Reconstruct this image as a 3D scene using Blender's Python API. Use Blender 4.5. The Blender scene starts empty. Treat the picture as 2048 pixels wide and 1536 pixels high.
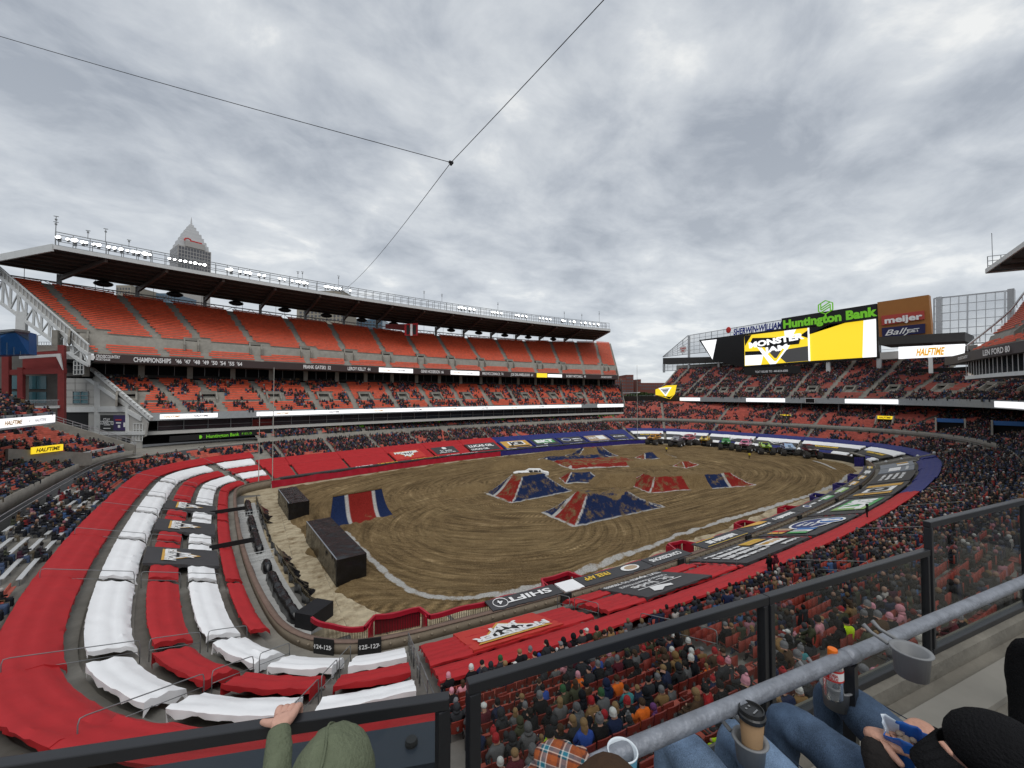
import bpy, math, random
import numpy as np
from mathutils import Vector, Matrix
rnd = random.Random(7); R8 = np.random.default_rng(11)
SC = bpy.context.scene
COL = SC.collection
PI = math.pi
# ---------------- camera ----------------
F = 785.0; HV = 788.0; H = 18.5; YAW = math.radians(56.3)
TH = math.atan((HV - 768) / F); fx, fy = math.cos(YAW), math.sin(YAW)
cam = bpy.data.cameras.new('camera'); co = bpy.data.objects.new('camera', cam); COL.objects.link(co)
cam.sensor_width = 36; cam.lens = F / 2048 * 36; cam.clip_start = .05; cam.clip_end = 6000
co.location = (0, 0, H)
co.rotation_euler = Vector((math.cos(TH) * fx, math.cos(TH) * fy, math.sin(TH))).to_track_quat('-Z', 'Y').to_euler()
SC.camera = co
# ---------------- sky and light ----------------
SUN_EL, SUN_AZ = math.radians(58), math.radians(200)
wd = bpy.data.worlds.new('World'); SC.world = wd; wd.use_nodes = True
nt = wd.node_tree; nt.nodes.clear()
def N_(t, **k):
    n = nt.nodes.new(t)
    for a, b in k.items(): setattr(n, a, b)
    return n
def sky_nodes():
    L = nt.links.new
    tc = N_('ShaderNodeTexCoord'); sp = N_('ShaderNodeSeparateXYZ'); L(tc.outputs['Generated'], sp.inputs[0])
    zc = N_('ShaderNodeMath', operation='MAXIMUM'); L(sp.outputs[2], zc.inputs[0]); zc.inputs[1].default_value = 0.0
    za = N_('ShaderNodeMath', operation='ADD'); L(zc.outputs[0], za.inputs[0]); za.inputs[1].default_value = .20
    dx = N_('ShaderNodeMath', operation='DIVIDE'); L(sp.outputs[0], dx.inputs[0]); L(za.outputs[0], dx.inputs[1])
    dy = N_('ShaderNodeMath', operation='DIVIDE'); L(sp.outputs[1], dy.inputs[0]); L(za.outputs[0], dy.inputs[1])
    cb = N_('ShaderNodeCombineXYZ'); L(dx.outputs[0], cb.inputs[0]); L(dy.outputs[0], cb.inputs[1])
    mp = N_('ShaderNodeMapping'); L(cb.outputs[0], mp.inputs[0]); mp.inputs['Rotation'].default_value = (0, 0, math.radians(25)); mp.inputs['Scale'].default_value = (1.0, 1.2, 1)
    n1 = N_('ShaderNodeTexNoise'); L(mp.outputs[0], n1.inputs[0]); n1.inputs['Scale'].default_value = 1.15; n1.inputs['Detail'].default_value = 7; n1.inputs['Roughness'].default_value = .52; n1.inputs['Distortion'].default_value = .25
    n2 = N_('ShaderNodeTexNoise'); L(mp.outputs[0], n2.inputs[0]); n2.inputs['Scale'].default_value = 3.4; n2.inputs['Detail'].default_value = 6; n2.inputs['Roughness'].default_value = .6; n2.inputs['Distortion'].default_value = .3
    mx = N_('ShaderNodeMix'); mx.inputs[0].default_value = .40; L(n1.outputs[0], mx.inputs[2]); L(n2.outputs[0], mx.inputs[3])
    rp = N_('ShaderNodeValToRGB'); L(mx.outputs[0], rp.inputs[0]); cr = rp.color_ramp
    cr.elements[0].position = .395; cr.elements[0].color = (.395, .435, .495, 1)
    cr.elements[1].position = .615; cr.elements[1].color = (.95, .96, .95, 1)
    e = cr.elements.new(.47); e.color = (.54, .58, .635, 1)
    e = cr.elements.new(.56); e.color = (.72, .755, .79, 1)
    # thinner, brighter cloud towards the horizon
    hz = N_('ShaderNodeMapRange'); L(sp.outputs[2], hz.inputs[0]); hz.inputs[1].default_value = 0; hz.inputs[2].default_value = .5; hz.inputs[3].default_value = .42; hz.inputs[4].default_value = 0
    m2 = N_('ShaderNodeMix', data_type='RGBA'); L(hz.outputs[0], m2.inputs[0]); L(rp.outputs[0], m2.inputs[6]); m2.inputs[7].default_value = (.88, .92, .945, 1)
    sk = N_('ShaderNodeTexSky', sky_type='NISHITA'); sk.sun_disc = False; sk.sun_elevation = SUN_EL; sk.sun_rotation = SUN_AZ
    sv = N_('ShaderNodeVectorMath', operation='SCALE'); L(sk.outputs[0], sv.inputs[0]); sv.inputs['Scale'].default_value = .08
    m3 = N_('ShaderNodeMix', data_type='RGBA'); m3.inputs[0].default_value = .90; L(sv.outputs[0], m3.inputs[6]); L(m2.outputs[2], m3.inputs[7])
    # cloud colours are written for strength 1; the background runs at .1
    up = N_('ShaderNodeVectorMath', operation='SCALE'); L(m3.outputs[2], up.inputs[0]); up.inputs['Scale'].default_value = 10.0
    bg = N_('ShaderNodeBackground'); L(up.outputs[0], bg.inputs[0]); bg.inputs[1].default_value = .1
    ou = N_('ShaderNodeOutputWorld'); L(bg.outputs[0], ou.inputs[0])
sky_nodes()
sun = bpy.data.lights.new('sun', 'SUN'); sun.energy = 1.4; sun.angle = math.radians(45); sun.color = (1, .97, .93)
so_ = bpy.data.objects.new('sun', sun); COL.objects.link(so_)
so_.rotation_euler = Vector((-math.sin(SUN_AZ) * math.cos(SUN_EL), -math.cos(SUN_AZ) * math.cos(SUN_EL), -math.sin(SUN_EL))).to_track_quat('-Z', 'Y').to_euler()
vs = SC.view_settings; vs.view_transform = 'Standard'; vs.look = 'None'; vs.exposure = 0.0; vs.gamma = 1.0; vs.use_curve_mapping = False
# ---------------- pixel helpers (photo pixel -> direction) ----------------
def ray(u, v):
    x = (u - 1024) / F; y = -(v - 768) / F
    f = math.cos(TH) - y * math.sin(TH); z = math.sin(TH) + y * math.cos(TH)
    return (f * fx + x * fy, f * fy - x * fx, z)
def atz(u, v, z=0.):
    d = ray(u, v); t = (z - H) / d[2]; return Vector((d[0] * t, d[1] * t, z))
def aty(u, v, Y):
    d = ray(u, v); t = Y / d[1]; return Vector((d[0] * t, Y, H + d[2] * t))
def atx(u, v, X):
    d = ray(u, v); t = X / d[0]; return Vector((X, d[1] * t, H + d[2] * t))
def loc(r, f, dz=0.):   # metres right / forward of the camera's ground point, height relative to the eye
    return Vector((f * fx + r * fy, f * fy - r * fx, H + dz))
def pxl(u, v, f):       # pixel at forward depth f
    d = ray(u, v); k = f / (d[0] * fx + d[1] * fy); return Vector((d[0] * k, d[1] * k, H + d[2] * k))
# ---------------- materials ----------------
MATS = {}
def mat(name, col, rough=.7, var=.12, vs=3., metal=0., bump=0., bs=30., spec=.3, emit=None, es=1., attr=None, coat=0.):
    if name in MATS: return MATS[name]
    m = bpy.data.materials.new(name); m.use_nodes = True; t = m.node_tree; b = t.nodes['Principled BSDF']; L = t.links.new
    b.inputs['Roughness'].default_value = rough; b.inputs['Metallic'].default_value = metal; b.inputs['Specular IOR Level'].default_value = spec
    if coat: b.inputs['Coat Weight'].default_value = coat; b.inputs['Coat Roughness'].default_value = .08
    tc = t.nodes.new('ShaderNodeTexCoord')
    if attr:
        a = t.nodes.new('ShaderNodeAttribute'); a.attribute_name = attr; base = a.outputs['Color']
    else:
        a = t.nodes.new('ShaderNodeRGB'); a.outputs[0].default_value = (*col, 1); base = a.outputs[0]
    if var > 0:
        n = t.nodes.new('ShaderNodeTexNoise'); L(tc.outputs['Object'], n.inputs[0]); n.inputs['Scale'].default_value = vs; n.inputs['Detail'].default_value = 5; n.inputs['Roughness'].default_value = .65
        r = t.nodes.new('ShaderNodeMapRange'); L(n.outputs[0], r.inputs[0]); r.inputs[1].default_value = .25; r.inputs[2].default_value = .75; r.inputs[3].default_value = 1 - var; r.inputs[4].default_value = 1 + var
        s = t.nodes.new('ShaderNodeVectorMath'); s.operation = 'SCALE'; L(base, s.inputs[0]); L(r.outputs[0], s.inputs['Scale']); base = s.outputs[0]
    L(base, b.inputs['Base Color'])
    if bump > 0:
        n = t.nodes.new('ShaderNodeTexNoise'); L(tc.outputs['Object'], n.inputs[0]); n.inputs['Scale'].default_value = bs; n.inputs['Detail'].default_value = 4
        bp = t.nodes.new('ShaderNodeBump'); L(n.outputs[0], bp.inputs['Height']); bp.inputs['Strength'].default_value = bump; bp.inputs['Distance'].default_value = .03; L(bp.outputs[0], b.inputs['Normal'])
    if emit:
        b.inputs['Emission Color'].default_value = (*emit, 1); b.inputs['Emission Strength'].default_value = es
    MATS[name] = m; return m
def P(n): return MATS[n]
mat('concrete', (.25, .235, .205), .9, .22, .8, bump=.15, bs=6)
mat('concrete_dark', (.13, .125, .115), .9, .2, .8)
mat('concrete_brown', (.23, .19, .14), .9, .18, 1.2)
mat('panel_grey', (.42, .41, .385), .75, .06, .3)
mat('white_steel', (.60, .61, .60), .5, .08, 1)
mat('grey_steel', (.22, .23, .235), .5, .15, 2, metal=.3)
mat('galv', (.42, .43, .44), .42, .15, 3, metal=.55)
mat('dark_steel', (.045, .043, .042), .55, .15, 2)
mat('brown_steel', (.085, .06, .05), .6, .15, 1)
mat('red_steel', (.20, .032, .03), .6, .15, .8)
mat('black', (.012, .012, .013), .5, .1, 2)
mat('deep_shade', (.010, .010, .011), .9, 0)  # near-black stands in for the shade inside openings and recesses
mat('fascia_brown', (.032, .018, .017), .6, .12, .5)
mat('white_paint', (.78, .78, .76), .6, .05, 2)
mat('seat', (1, 1, 1), .55, .10, .6, attr='Col')
mat('crowd', (1, 1, 1), .85, .12, 1.5, attr='Col')
mat('tarp_red', (.41, .018, .022), .65, .10, .9, bump=.35, bs=2.2)
mat('tarp_white', (.84, .845, .85), .6, .03, .9, bump=.3, bs=2.0)
mat('tarp_blue', (.022, .030, .16), .6, .14, .9, bump=.35, bs=2.2)
mat('tarp_black', (.055, .055, .058), .6, .12, .9, bump=.3, bs=2.0)
mat('ink_white', (.80, .80, .79), .6, .05, 2)
mat('ink_yellow', (.72, .48, .06), .6, .05, 2)
mat('ink_gold', (.62, .36, .08), .6, .05, 2)
mat('ink_green', (.10, .36, .13), .6, .06, 2)
mat('ink_navy', (.03, .05, .17), .6, .06, 2)
mat('ink_blue', (.05, .16, .42), .6, .06, 2)
mat('ink_red', (.55, .035, .03), .6, .06, 2)
mat('ink_lime', (.16, .50, .03), .5, .05, 2)
mat('ink_black', (.018, .018, .018), .6, .05, 2)
mat('ink_tan', (.40, .30, .20), .6, .25, 3)
mat('led_white', (.8, .8, .8), .5, 0, emit=(.97, .98, 1), es=.92)
mat('led_yellow', (.5, .4, .05), .5, .0, emit=(.86, .60, .015), es=1.0)
mat('led_black', (.008, .008, .009), .4, .05, 2)
mat('led_grey', (.02, .02, .02), .5, 0, emit=(.55, .55, .58), es=.8)
mat('led_dark', (.02, .02, .02), .5, 0, emit=(.10, .10, .105), es=.5)
mat('lamp_lens', (1, 1, 1), .4, 0, emit=(1, .99, .95), es=9)
mat('glass_teal', (.06, .16, .19), .15, .1, .2, spec=.6)
mat('glass_dark', (.02, .025, .03), .1, .05, .2, spec=.6)
mat('skin', (.52, .29, .21), .55, .08, 20, spec=.35)
# ---------------- mesh helpers ----------------
def tag(o, label=None, cat=None, group=None, kind=None):
    if label: o['label'] = label
    if cat: o['category'] = cat
    if group: o['group'] = group
    if kind: o['kind'] = kind
    return o
def add(name, me, parent=None, loc_=None, rot=None):
    o = bpy.data.objects.new(name, me); COL.objects.link(o)
    if parent: o.parent = parent
    if loc_ is not None: o.location = loc_
    if rot is not None: o.rotation_euler = rot
    return o
def empty(name, loc_=(0, 0, 0), rz=0.):
    o = bpy.data.objects.new(name, None); COL.objects.link(o); o.location = loc_; o.rotation_euler = (0, 0, rz); o.empty_display_size = .1
    return o
def mesh(name, V, Fc, m=None, smooth=False, fm=None):
    me = bpy.data.meshes.new(name); me.from_pydata([tuple(v) for v in V], [], Fc); me.update()
    for x in (m if isinstance(m, (list, tuple)) else [m] if m else []): me.materials.append(MATS[x] if isinstance(x, str) else x)
    if fm is not None: me.polygons.foreach_set('material_index', fm)
    if smooth: me.polygons.foreach_set('use_smooth', [True] * len(me.polygons))
    return me
def mesh_np(name, V, Q, m, col=None, smooth=False, fm=None):
    V = np.asarray(V, np.float32); Q = np.asarray(Q, np.int32); k = Q.shape[1]
    me = bpy.data.meshes.new(name); me.vertices.add(len(V)); me.vertices.foreach_set('co', V.ravel())
    me.loops.add(Q.size); me.loops.foreach_set('vertex_index', Q.ravel())
    me.polygons.add(len(Q)); me.polygons.foreach_set('loop_start', np.arange(0, Q.size, k, dtype=np.int32))
    me.update(calc_edges=True)
    for x in (m if isinstance(m, (list, tuple)) else [m]): me.materials.append(MATS[x] if isinstance(x, str) else x)
    if fm is not None: me.polygons.foreach_set('material_index', np.asarray(fm, np.int32))
    if col is not None:
        a = me.color_attributes.new('Col', 'FLOAT_COLOR', 'POINT'); c = np.ones((len(V), 4), np.float32); c[:, :3] = col; a.data.foreach_set('color', c.ravel())
    if smooth: me.polygons.foreach_set('use_smooth', np.ones(len(Q), bool))
    me.validate(); return me
class MB:
    """collects shapes, builds ONE mesh"""
    def __init__(s): s.V = []; s.F = []; s.M = []; s.mi = 0
    def face(s, pts):
        b = len(s.V); s.V += [tuple(p) for p in pts]; s.F.append(tuple(range(b, b + len(pts)))); s.M.append(s.mi); return s
    def raw(s, V, Fc, M=None):
        b = len(s.V); s.V += [tuple(v) for v in V]
        for f in Fc: s.F.append(tuple(i + b for i in f)); s.M.append(s.mi)
        return s
    def box(s, c, d, rz=0., rot=None):
        hx, hy, hz = d[0] / 2, d[1] / 2, d[2] / 2
        m = rot if rot is not None else Matrix.Rotation(rz, 3, 'Z'); c = Vector(c)
        V = [c + m @ Vector((x * hx, y * hy, z * hz)) for z in (-1, 1) for y in (-1, 1) for x in (-1, 1)]
        return s.raw(V, [(0, 2, 3, 1), (4, 5, 7, 6), (0, 1, 5, 4), (2, 6, 7, 3), (0, 4, 6, 2), (1, 3, 7, 5)])
    def bar(s, a, b, w, h=None, up=(0, 0, 1)):
        a, b = Vector(a), Vector(b); h = h or w; d = (b - a); l = d.length
        if l < 1e-6: return s
        d /= l; u = Vector(up)
        if abs(d.dot(u)) > .98: u = Vector((1, 0, 0))
        x = d.cross(u).normalized(); y = x.cross(d)
        V = [p + x * (i * w / 2) + y * (j * h / 2) for p in (a, b) for j in (-1, 1) for i in (-1, 1)]
        return s.raw(V, [(0, 2, 3, 1), (4, 5, 7, 6), (0, 1, 5, 4), (2, 6, 7, 3), (0, 4, 6, 2), (1, 3, 7, 5)])
    def tube(s, pts, r, n=8, cap=True):
        pts = [Vector(p) for p in pts]; rs = r if isinstance(r, (list, tuple)) else [r] * len(pts); b = len(s.V); pu = None
        for i, p in enumerate(pts):
            d = (pts[min(i + 1, len(pts) - 1)] - pts[max(i - 1, 0)]).normalized()
            u = pu if pu is not None else (Vector((0, 0, 1)) if abs(d.z) < .9 else Vector((1, 0, 0)))
            x = d.cross(u).normalized(); y = x.cross(d).normalized(); pu = y
            for k in range(n):
                a = 2 * PI * k / n; s.V.append(tuple(p + (x * math.cos(a) + y * math.sin(a)) * rs[i]))
        for i in range(len(pts) - 1):
            for k in range(n):
                k2 = (k + 1) % n; s.F.append((b + i * n + k, b + i * n + k2, b + (i + 1) * n + k2, b + (i + 1) * n + k)); s.M.append(s.mi)
        if cap:
            s.F.append(tuple(b + k for k in range(n))[::-1]); s.M.append(s.mi); e = b + (len(pts) - 1) * n; s.F.append(tuple(e + k for k in range(n))); s.M.append(s.mi)
        return s
    def lathe(s, c, prof, n=16, axis=None):
        c = Vector(c); m = axis if axis is not None else Matrix.Identity(3); b = len(s.V)
        for r, z in prof:
            for k in range(n):
                a = 2 * PI * k / n; s.V.append(tuple(c + m @ Vector((r * math.cos(a), r * math.sin(a), z))))
        for i in range(len(prof) - 1):
            for k in range(n):
                k2 = (k + 1) % n; s.F.append((b + i * n + k, b + i * n + k2, b + (i + 1) * n + k2, b + (i + 1) * n + k)); s.M.append(s.mi)
        return s
    def ell(s, c, r, n=10, m=6, rot=None):
        c = Vector(c); b = len(s.V); rm = rot or Matrix.Identity(3)
        for i in range(m + 1):
            t = PI * i / m
            for k in range(n):
                a = 2 * PI * k / n; s.V.append(tuple(c + rm @ Vector((r[0] * math.sin(t) * math.cos(a), r[1] * math.sin(t) * math.sin(a), r[2] * math.cos(t)))))
        for i in range(m):
            for k in range(n):
                k2 = (k + 1) % n; s.F.append((b + (i + 1) * n + k, b + (i + 1) * n + k2, b + i * n + k2, b + i * n + k)); s.M.append(s.mi)
        return s
    def prism(s, poly, a, b):   # polygon of Vectors extruded from offset a to offset b (vectors)
        n = len(poly); k = len(s.V); s.V += [tuple(Vector(p) + Vector(a)) for p in poly] + [tuple(Vector(p) + Vector(b)) for p in poly]
        s.F.append(tuple(range(k, k + n))[::-1]); s.M.append(s.mi); s.F.append(tuple(range(k + n, k + 2 * n))); s.M.append(s.mi)
        for i in range(n): j = (i + 1) % n; s.F.append((k + i, k + j, k + n + j, k + n + i)); s.M.append(s.mi)
        return s
    def build(s, name, m, parent=None, smooth=False, loc_=None, rot=None):
        return add(name, mesh(name, s.V, s.F, m, smooth, s.M), parent, loc_, rot)
    def me(s, name, m, smooth=False): return mesh(name, s.V, s.F, m, smooth, s.M)
TXT = {}
def text_me(txt, m, bold=.0, shear=0., ext=.0, space=1.0):
    """flat lettering, height of a capital = 1, origin at the middle"""
    k = (txt, str(m), bold, shear, ext, space)
    if k in TXT: return TXT[k]
    cu = bpy.data.curves.new('lettering', 'FONT'); cu.body = txt; cu.align_x = 'CENTER'; cu.offset = bold; cu.shear = shear; cu.space_character = space; cu.extrude = ext; cu.resolution_u = 3
    o = bpy.data.objects.new('lettering', cu); COL.objects.link(o)
    me = bpy.data.meshes.new_from_object(o.evaluated_get(bpy.context.evaluated_depsgraph_get()))
    bpy.data.objects.remove(o)
    v = np.empty(len(me.vertices) * 3, np.float32); me.vertices.foreach_get('co', v); v = v.reshape(-1, 3)
    if len(v):
        v[:, 0] -= (v[:, 0].max() + v[:, 0].min()) / 2; cap = .70; v[:, 1] = (v[:, 1] - .0) / cap - .5; v[:, 0] /= cap
        me.vertices.foreach_set('co', v.ravel())
    me.materials.clear(); me.materials.append(MATS[m]); me.update(); TXT[k] = me; return me
def put_text(txt, m, parent, c, right, up, h, width=None, bold=0., shear=0., name='lettering', space=1.0, lift=.03):
    """lettering centred at c, running along `right`, with capitals `h` tall; stretched to `width` if given"""
    me = text_me(txt, m, bold, shear, 0., space); r = Vector(right).normalized(); u = Vector(up); u = (u - r * u.dot(r)).normalized(); n = r.cross(u)
    w = max(v.co.x for v in me.vertices) * 2 if len(me.vertices) else 1
    sx = (width / w) if width else h
    o = add(name, me, parent); M = Matrix(((r.x * sx, u.x * h, n.x, 0), (r.y * sx, u.y * h, n.y, 0), (r.z * sx, u.z * h, n.z, 0), (0, 0, 0, 1)))
    M.translation = Vector(c) + n * lift
    pm = Matrix.LocRotScale(parent.location, parent.rotation_euler, parent.scale) if parent else Matrix.Identity(4)
    o.matrix_basis = pm.inverted() @ M
    return o
# ---------------- stand paths ----------------
def chaikin(Pt, closed, n=2):
    Pt = [np.array(p, float) for p in Pt]
    for _ in range(n):
        Q = [] if closed else [Pt[0]]; m = len(Pt)
        for i in range(m if closed else m - 1):
            a, b = Pt[i], Pt[(i + 1) % m]; Q += [a * .75 + b * .25, a * .25 + b * .75]
        if not closed: Q.append(Pt[-1])
        Pt = Q
    return np.array(Pt)
class Path:
    """plan curve with outward normals: (s, o) = metres along it, metres outward"""
    def __init__(s, pts, closed, side=1, step=1.0, soft=6):
        A = chaikin(pts, closed); Q = np.vstack([A, A[:1]]) if closed else A
        d = np.hypot(*np.diff(Q, axis=0).T); c = np.concatenate([[0], np.cumsum(d)]); s.L = c[-1]; s.closed = closed
        n = int(s.L / step); t = np.linspace(0, s.L, n + 1); s.S = t
        s.P = np.stack([np.interp(t, c, Q[:, 0]), np.interp(t, c, Q[:, 1])], 1)
        if closed: T = np.roll(s.P[:-1], -1, 0) - np.roll(s.P[:-1], 1, 0); T = np.vstack([T, T[:1]])
        else: T = np.gradient(s.P, axis=0)
        T /= np.hypot(*T.T)[:, None]; nm = np.stack([T[:, 1], -T[:, 0]], 1) * side
        for _ in range(soft):
            if closed: k = nm[:-1]; k = np.roll(k, 1, 0) + 2 * k + np.roll(k, -1, 0); nm = np.vstack([k, k[:1]])
            else: nm = np.vstack([nm[:1], nm[:-2] + 2 * nm[1:-1] + nm[2:], nm[-1:]])
            nm /= np.hypot(*nm.T)[:, None]
        s.Nm = nm
    def at(s, t, o):
        """arrays ok -> xy, normal"""
        t = np.atleast_1d(np.asarray(t, float)); t = np.mod(t, s.L) if s.closed else t
        p = np.stack([np.interp(t, s.S, s.P[:, 0]), np.interp(t, s.S, s.P[:, 1])], 1); n = np.stack([np.interp(t, s.S, s.Nm[:, 0]), np.interp(t, s.S, s.Nm[:, 1])], 1)
        n /= np.hypot(*n.T)[:, None]; return p + n * np.asarray(o, float).reshape(-1, 1) if np.ndim(o) else p + n * o, n
    def pt(s, t, o, z=0.):
        p, n = s.at(t, o); return Vector((p[0, 0], p[0, 1], z))
    def nrm(s, t): n = s.at(t, 0)[1][0]; return Vector((n[0], n[1], 0))
    def row(s, o, a, b, step):
        """evenly spaced places along offset o between a and b -> xy, normal, s"""
        t = np.linspace(a, b, max(int((b - a) * 2), 3)); p, n = s.at(t, o); d = np.concatenate([[0], np.cumsum(np.hypot(*np.diff(p, axis=0).T))])
        m = int(d[-1] / step)
        if m < 1: return np.zeros((0, 2)), np.zeros((0, 2)), np.zeros(0)
        q = (np.arange(m) + .5) * d[-1] / m; ts = np.interp(q, d, t); p, n = s.at(ts, o); return p, n, ts
def stepped(path, rows, a, b, ds=2.0, zf=None):
    """stepped slab: rows = [(o0, o1, z)]; returns V, quads"""
    t = np.linspace(a, b, max(int((b - a) / ds), 2) + 1); n = len(t); V = []; Q = []
    def ring(o, z):
        p, _ = path.at(t, o); zz = np.full(n, z) if zf is None else zf(p[:, 0], o, z); V.append(np.column_stack([p, zz])); return (len(V) - 1) * n
    rings = []
    for o0, o1, z in rows: rings += [ring(o0, z), ring(o1, z)]
    for i in range(len(rings) - 1):
        A, B = rings[i], rings[i + 1]; k = np.arange(n - 1); Q.append(np.column_stack([A + k, A + k + 1, B + k + 1, B + k]))
    return np.vstack(V), np.vstack(Q)
# ---------------- mass seats and mass crowd ----------------
def T_box(x0, x1, y0, y1, z0, z1, faces='fbtlrd'):
    V = [(x, y, z) for z in (z0, z1) for y in (y0, y1) for x in (x0, x1)]
    D = dict(f=(2, 6, 7, 3), b=(0, 1, 5, 4), t=(4, 5, 7, 6), l=(0, 4, 6, 2), r=(1, 3, 7, 5), d=(0, 2, 3, 1)); return V, [D[c] for c in faces]
def T_join(parts):
    V, Q, C = [], [], []
    for v, q, c in parts: b = len(V); V += v; Q += [tuple(i + b for i in f) for f in q]; C += [c] * len(v)
    return np.array(V, float), np.array(Q), np.array(C)
# local x along the row, +y towards the field
SEAT_T = T_join([(*T_box(-.24, .24, -.05, 0, .38, .86, 'fbtlr'), 0), (*T_box(-.22, .22, 0, .40, .38, .43, 'ft'), 1)])
SEAT_F = T_join([(*T_box(-.262, .262, -.05, 0, .42, .73, 'fbt'), 0), (*T_box(-.25, .25, 0, .22, .40, .45, 'ft'), 1)])
def scatter(Tm, xy, z, nrm, scale=1.):
    """place a template at many spots; +y looks along -nrm (to the field)"""
    V, Q, C = Tm; n = len(xy); yx, yy = -nrm[:, 0], -nrm[:, 1]; sc = np.broadcast_to(np.asarray(scale, float).reshape(-1, 1) if np.ndim(scale) else scale, (n, 1))
    x = xy[:, :1] + sc * (V[None, :, 0] * yy[:, None] + V[None, :, 1] * yx[:, None])
    y = xy[:, 1:] + sc * (-V[None, :, 0] * yx[:, None] + V[None, :, 1] * yy[:, None])
    zz = np.asarray(z).reshape(-1, 1) + sc * V[None, :, 2]
    W = np.stack([x, y, zz], 2).reshape(-1, 3); q = (Q[None] + (np.arange(n) * len(V))[:, None, None]).reshape(-1, Q.shape[1]); return W, q
def crowd_T():
    a = T_box(-.20, .20, -.14, .12, .40, .98, 'fblr'); v = [list(p) for p in a[0]]
    for i in range(4, 8): v[i][0] *= .82; v[i][1] *= .7
    sh = [(x * 1.25, y, z) for x, y, z in T_box(-.17, .17, -.10, .09, .86, 1.02, 'fbtlr')[0]]
    legs = T_box(-.17, .17, .05, .5, .36, .54, 'ftlr'); shin = T_box(-.15, .15, .40, .54, .0, .42, 'flrb')
    hd = MB().ell((0, .02, 1.17), (.105, .12, .145), 6, 4); 
    hv = [v_ for v_ in hd.V]; hq = [f for f in hd.F]
    arm = T_box(-.27, -.18, -.02, .26, .60, .72, 'ftl'); arm2 = T_box(.18, .27, -.02, .26, .60, .72, 'ftr')
    return T_join([([tuple(p) for p in v], a[1], 0), (sh, T_box(0, 1, 0, 1, 0, 1, 'fbtlr')[1], 0), (*legs, 1), (*shin, 1), (hv, hq, 2), (*arm, 0), (*arm2, 0)])
CROWD_T = crowd_T()
COAT = np.array([(.010, .010, .012)] * 9 + [(.025, .026, .03)] * 6 + [(.012, .018, .045)] * 5 + [(.07, .07, .075)] * 4 + [(.05, .055, .035)] * 3 + [(.16, .10, .05)] * 2 + [(.20, .02, .02)] * 2 + [(.32, .30, .28)] * 1 + [(.05, .015, .03)] * 2 + [(.30, .13, .16), (.04, .09, .2)])
HAIR = np.array([(.012, .010, .010)] * 8 + [(.05, .03, .018)] * 5 + [(.30, .18, .13)] * 4 + [(.16, .10, .05)] * 2 + [(.40, .39, .37)] * 1 + [(.07, .07, .075)] * 4 + [(.25, .1, .12), (.16, .02, .02), (.03, .04, .1)])
LEGC = np.array([(.012, .014, .02)] * 4 + [(.06, .09, .16)] * 3 + [(.05, .05, .05)] * 2 + [(.12, .10, .07)])
def make_crowd(name, xy, z, nrm, label, parent=None):
    n = len(xy)
    if n == 0: return
    j = R8.normal(0, .06, (n, 2)); a = R8.normal(0, .25, n); c, s = np.cos(a), np.sin(a); nr = np.column_stack([nrm[:, 0] * c - nrm[:, 1] * s, nrm[:, 0] * s + nrm[:, 1] * c])
    V, Q = scatter(CROWD_T, xy + j, z, nr, R8.uniform(.86, 1.1, n)); cc = CROWD_T[2]
    C = np.where(cc[None, :, None] == 0, COAT[R8.integers(0, len(COAT), n)][:, None], np.where(cc[None, :, None] == 1, LEGC[R8.integers(0, len(LEGC), n)][:, None], HAIR[R8.integers(0, len(HAIR), n)][:, None])).reshape(-1, 3)
    o = add(name, mesh_np(name, V, Q, 'crowd', C), parent); tag(o, label, 'crowd', kind='stuff'); return o
def make_seats(name, xy, z, nrm, col, label, jit=.12, T=None):
    T = T or SEAT_F
    n = len(xy)
    if n == 0: return
    V, Q = scatter(T, xy, z, nrm); b = np.asarray(col)[None] * (1 + R8.normal(0, jit, (n, 1))); C = np.repeat(b, len(T[0]), 0)
    o = add(name, mesh_np(name, V, Q, 'seat', np.clip(C, .003, 1)), None); tag(o, label, 'seats', kind='stuff'); return o
# ================= SETTING =================
W0 = [(-2.3,84),(-1.2,60),(0,46),(1.4,36),(2.6,32),(4.8,29.2),(8,27.6),(14.8,26.6),(25,25.2),(36,24.3),(57,23.6),(78,24),(95,25.2),(108,26.8),(120,29),(130,32.5),(136,37),(138.3,44),(137.5,58),(136,72),(133.5,84),(128.5,93),(120,97.5),(108,99.3),(87,100.3),(60,101),(43,99.8),(27,96.8),(16,94.6),(6,92.6),(1,90.6),(-1.5,88)]
WALL = Path(W0, True, 1); WL = WALL.L
def zlow(o): return .8 + .33 * o + (1.0 if o > 18.2 else 0)
# ---- numpy value noise ----
NG = {}
def vnoise(x, y, seed=0, per=512):
    if seed not in NG: NG[seed] = np.random.default_rng(seed).random((per, per)).astype(np.float32)
    g = NG[seed]; xi = np.floor(x).astype(int); yi = np.floor(y).astype(int); fx_ = x - xi; fy_ = y - yi
    fx_ = fx_ * fx_ * (3 - 2 * fx_); fy_ = fy_ * fy_ * (3 - 2 * fy_); a = xi % per; b = (xi + 1) % per; c = yi % per; d = (yi + 1) % per
    return (g[a, c] * (1 - fx_) + g[b, c] * fx_) * (1 - fy_) + (g[a, d] * (1 - fx_) + g[b, d] * fx_) * fy_
def fbm(x, y, seed=0, n=4):
    v = 0; k = .5
    for i in range(n): v = v + k * vnoise(x * 2 ** i, y * 2 ** i, seed + i); k *= .5
    return v / (1 - .5 ** n)
def sstep(a, b, x): t = np.clip((x - a) / (b - a), 0, 1); return t * t * (3 - 2 * t)
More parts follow.
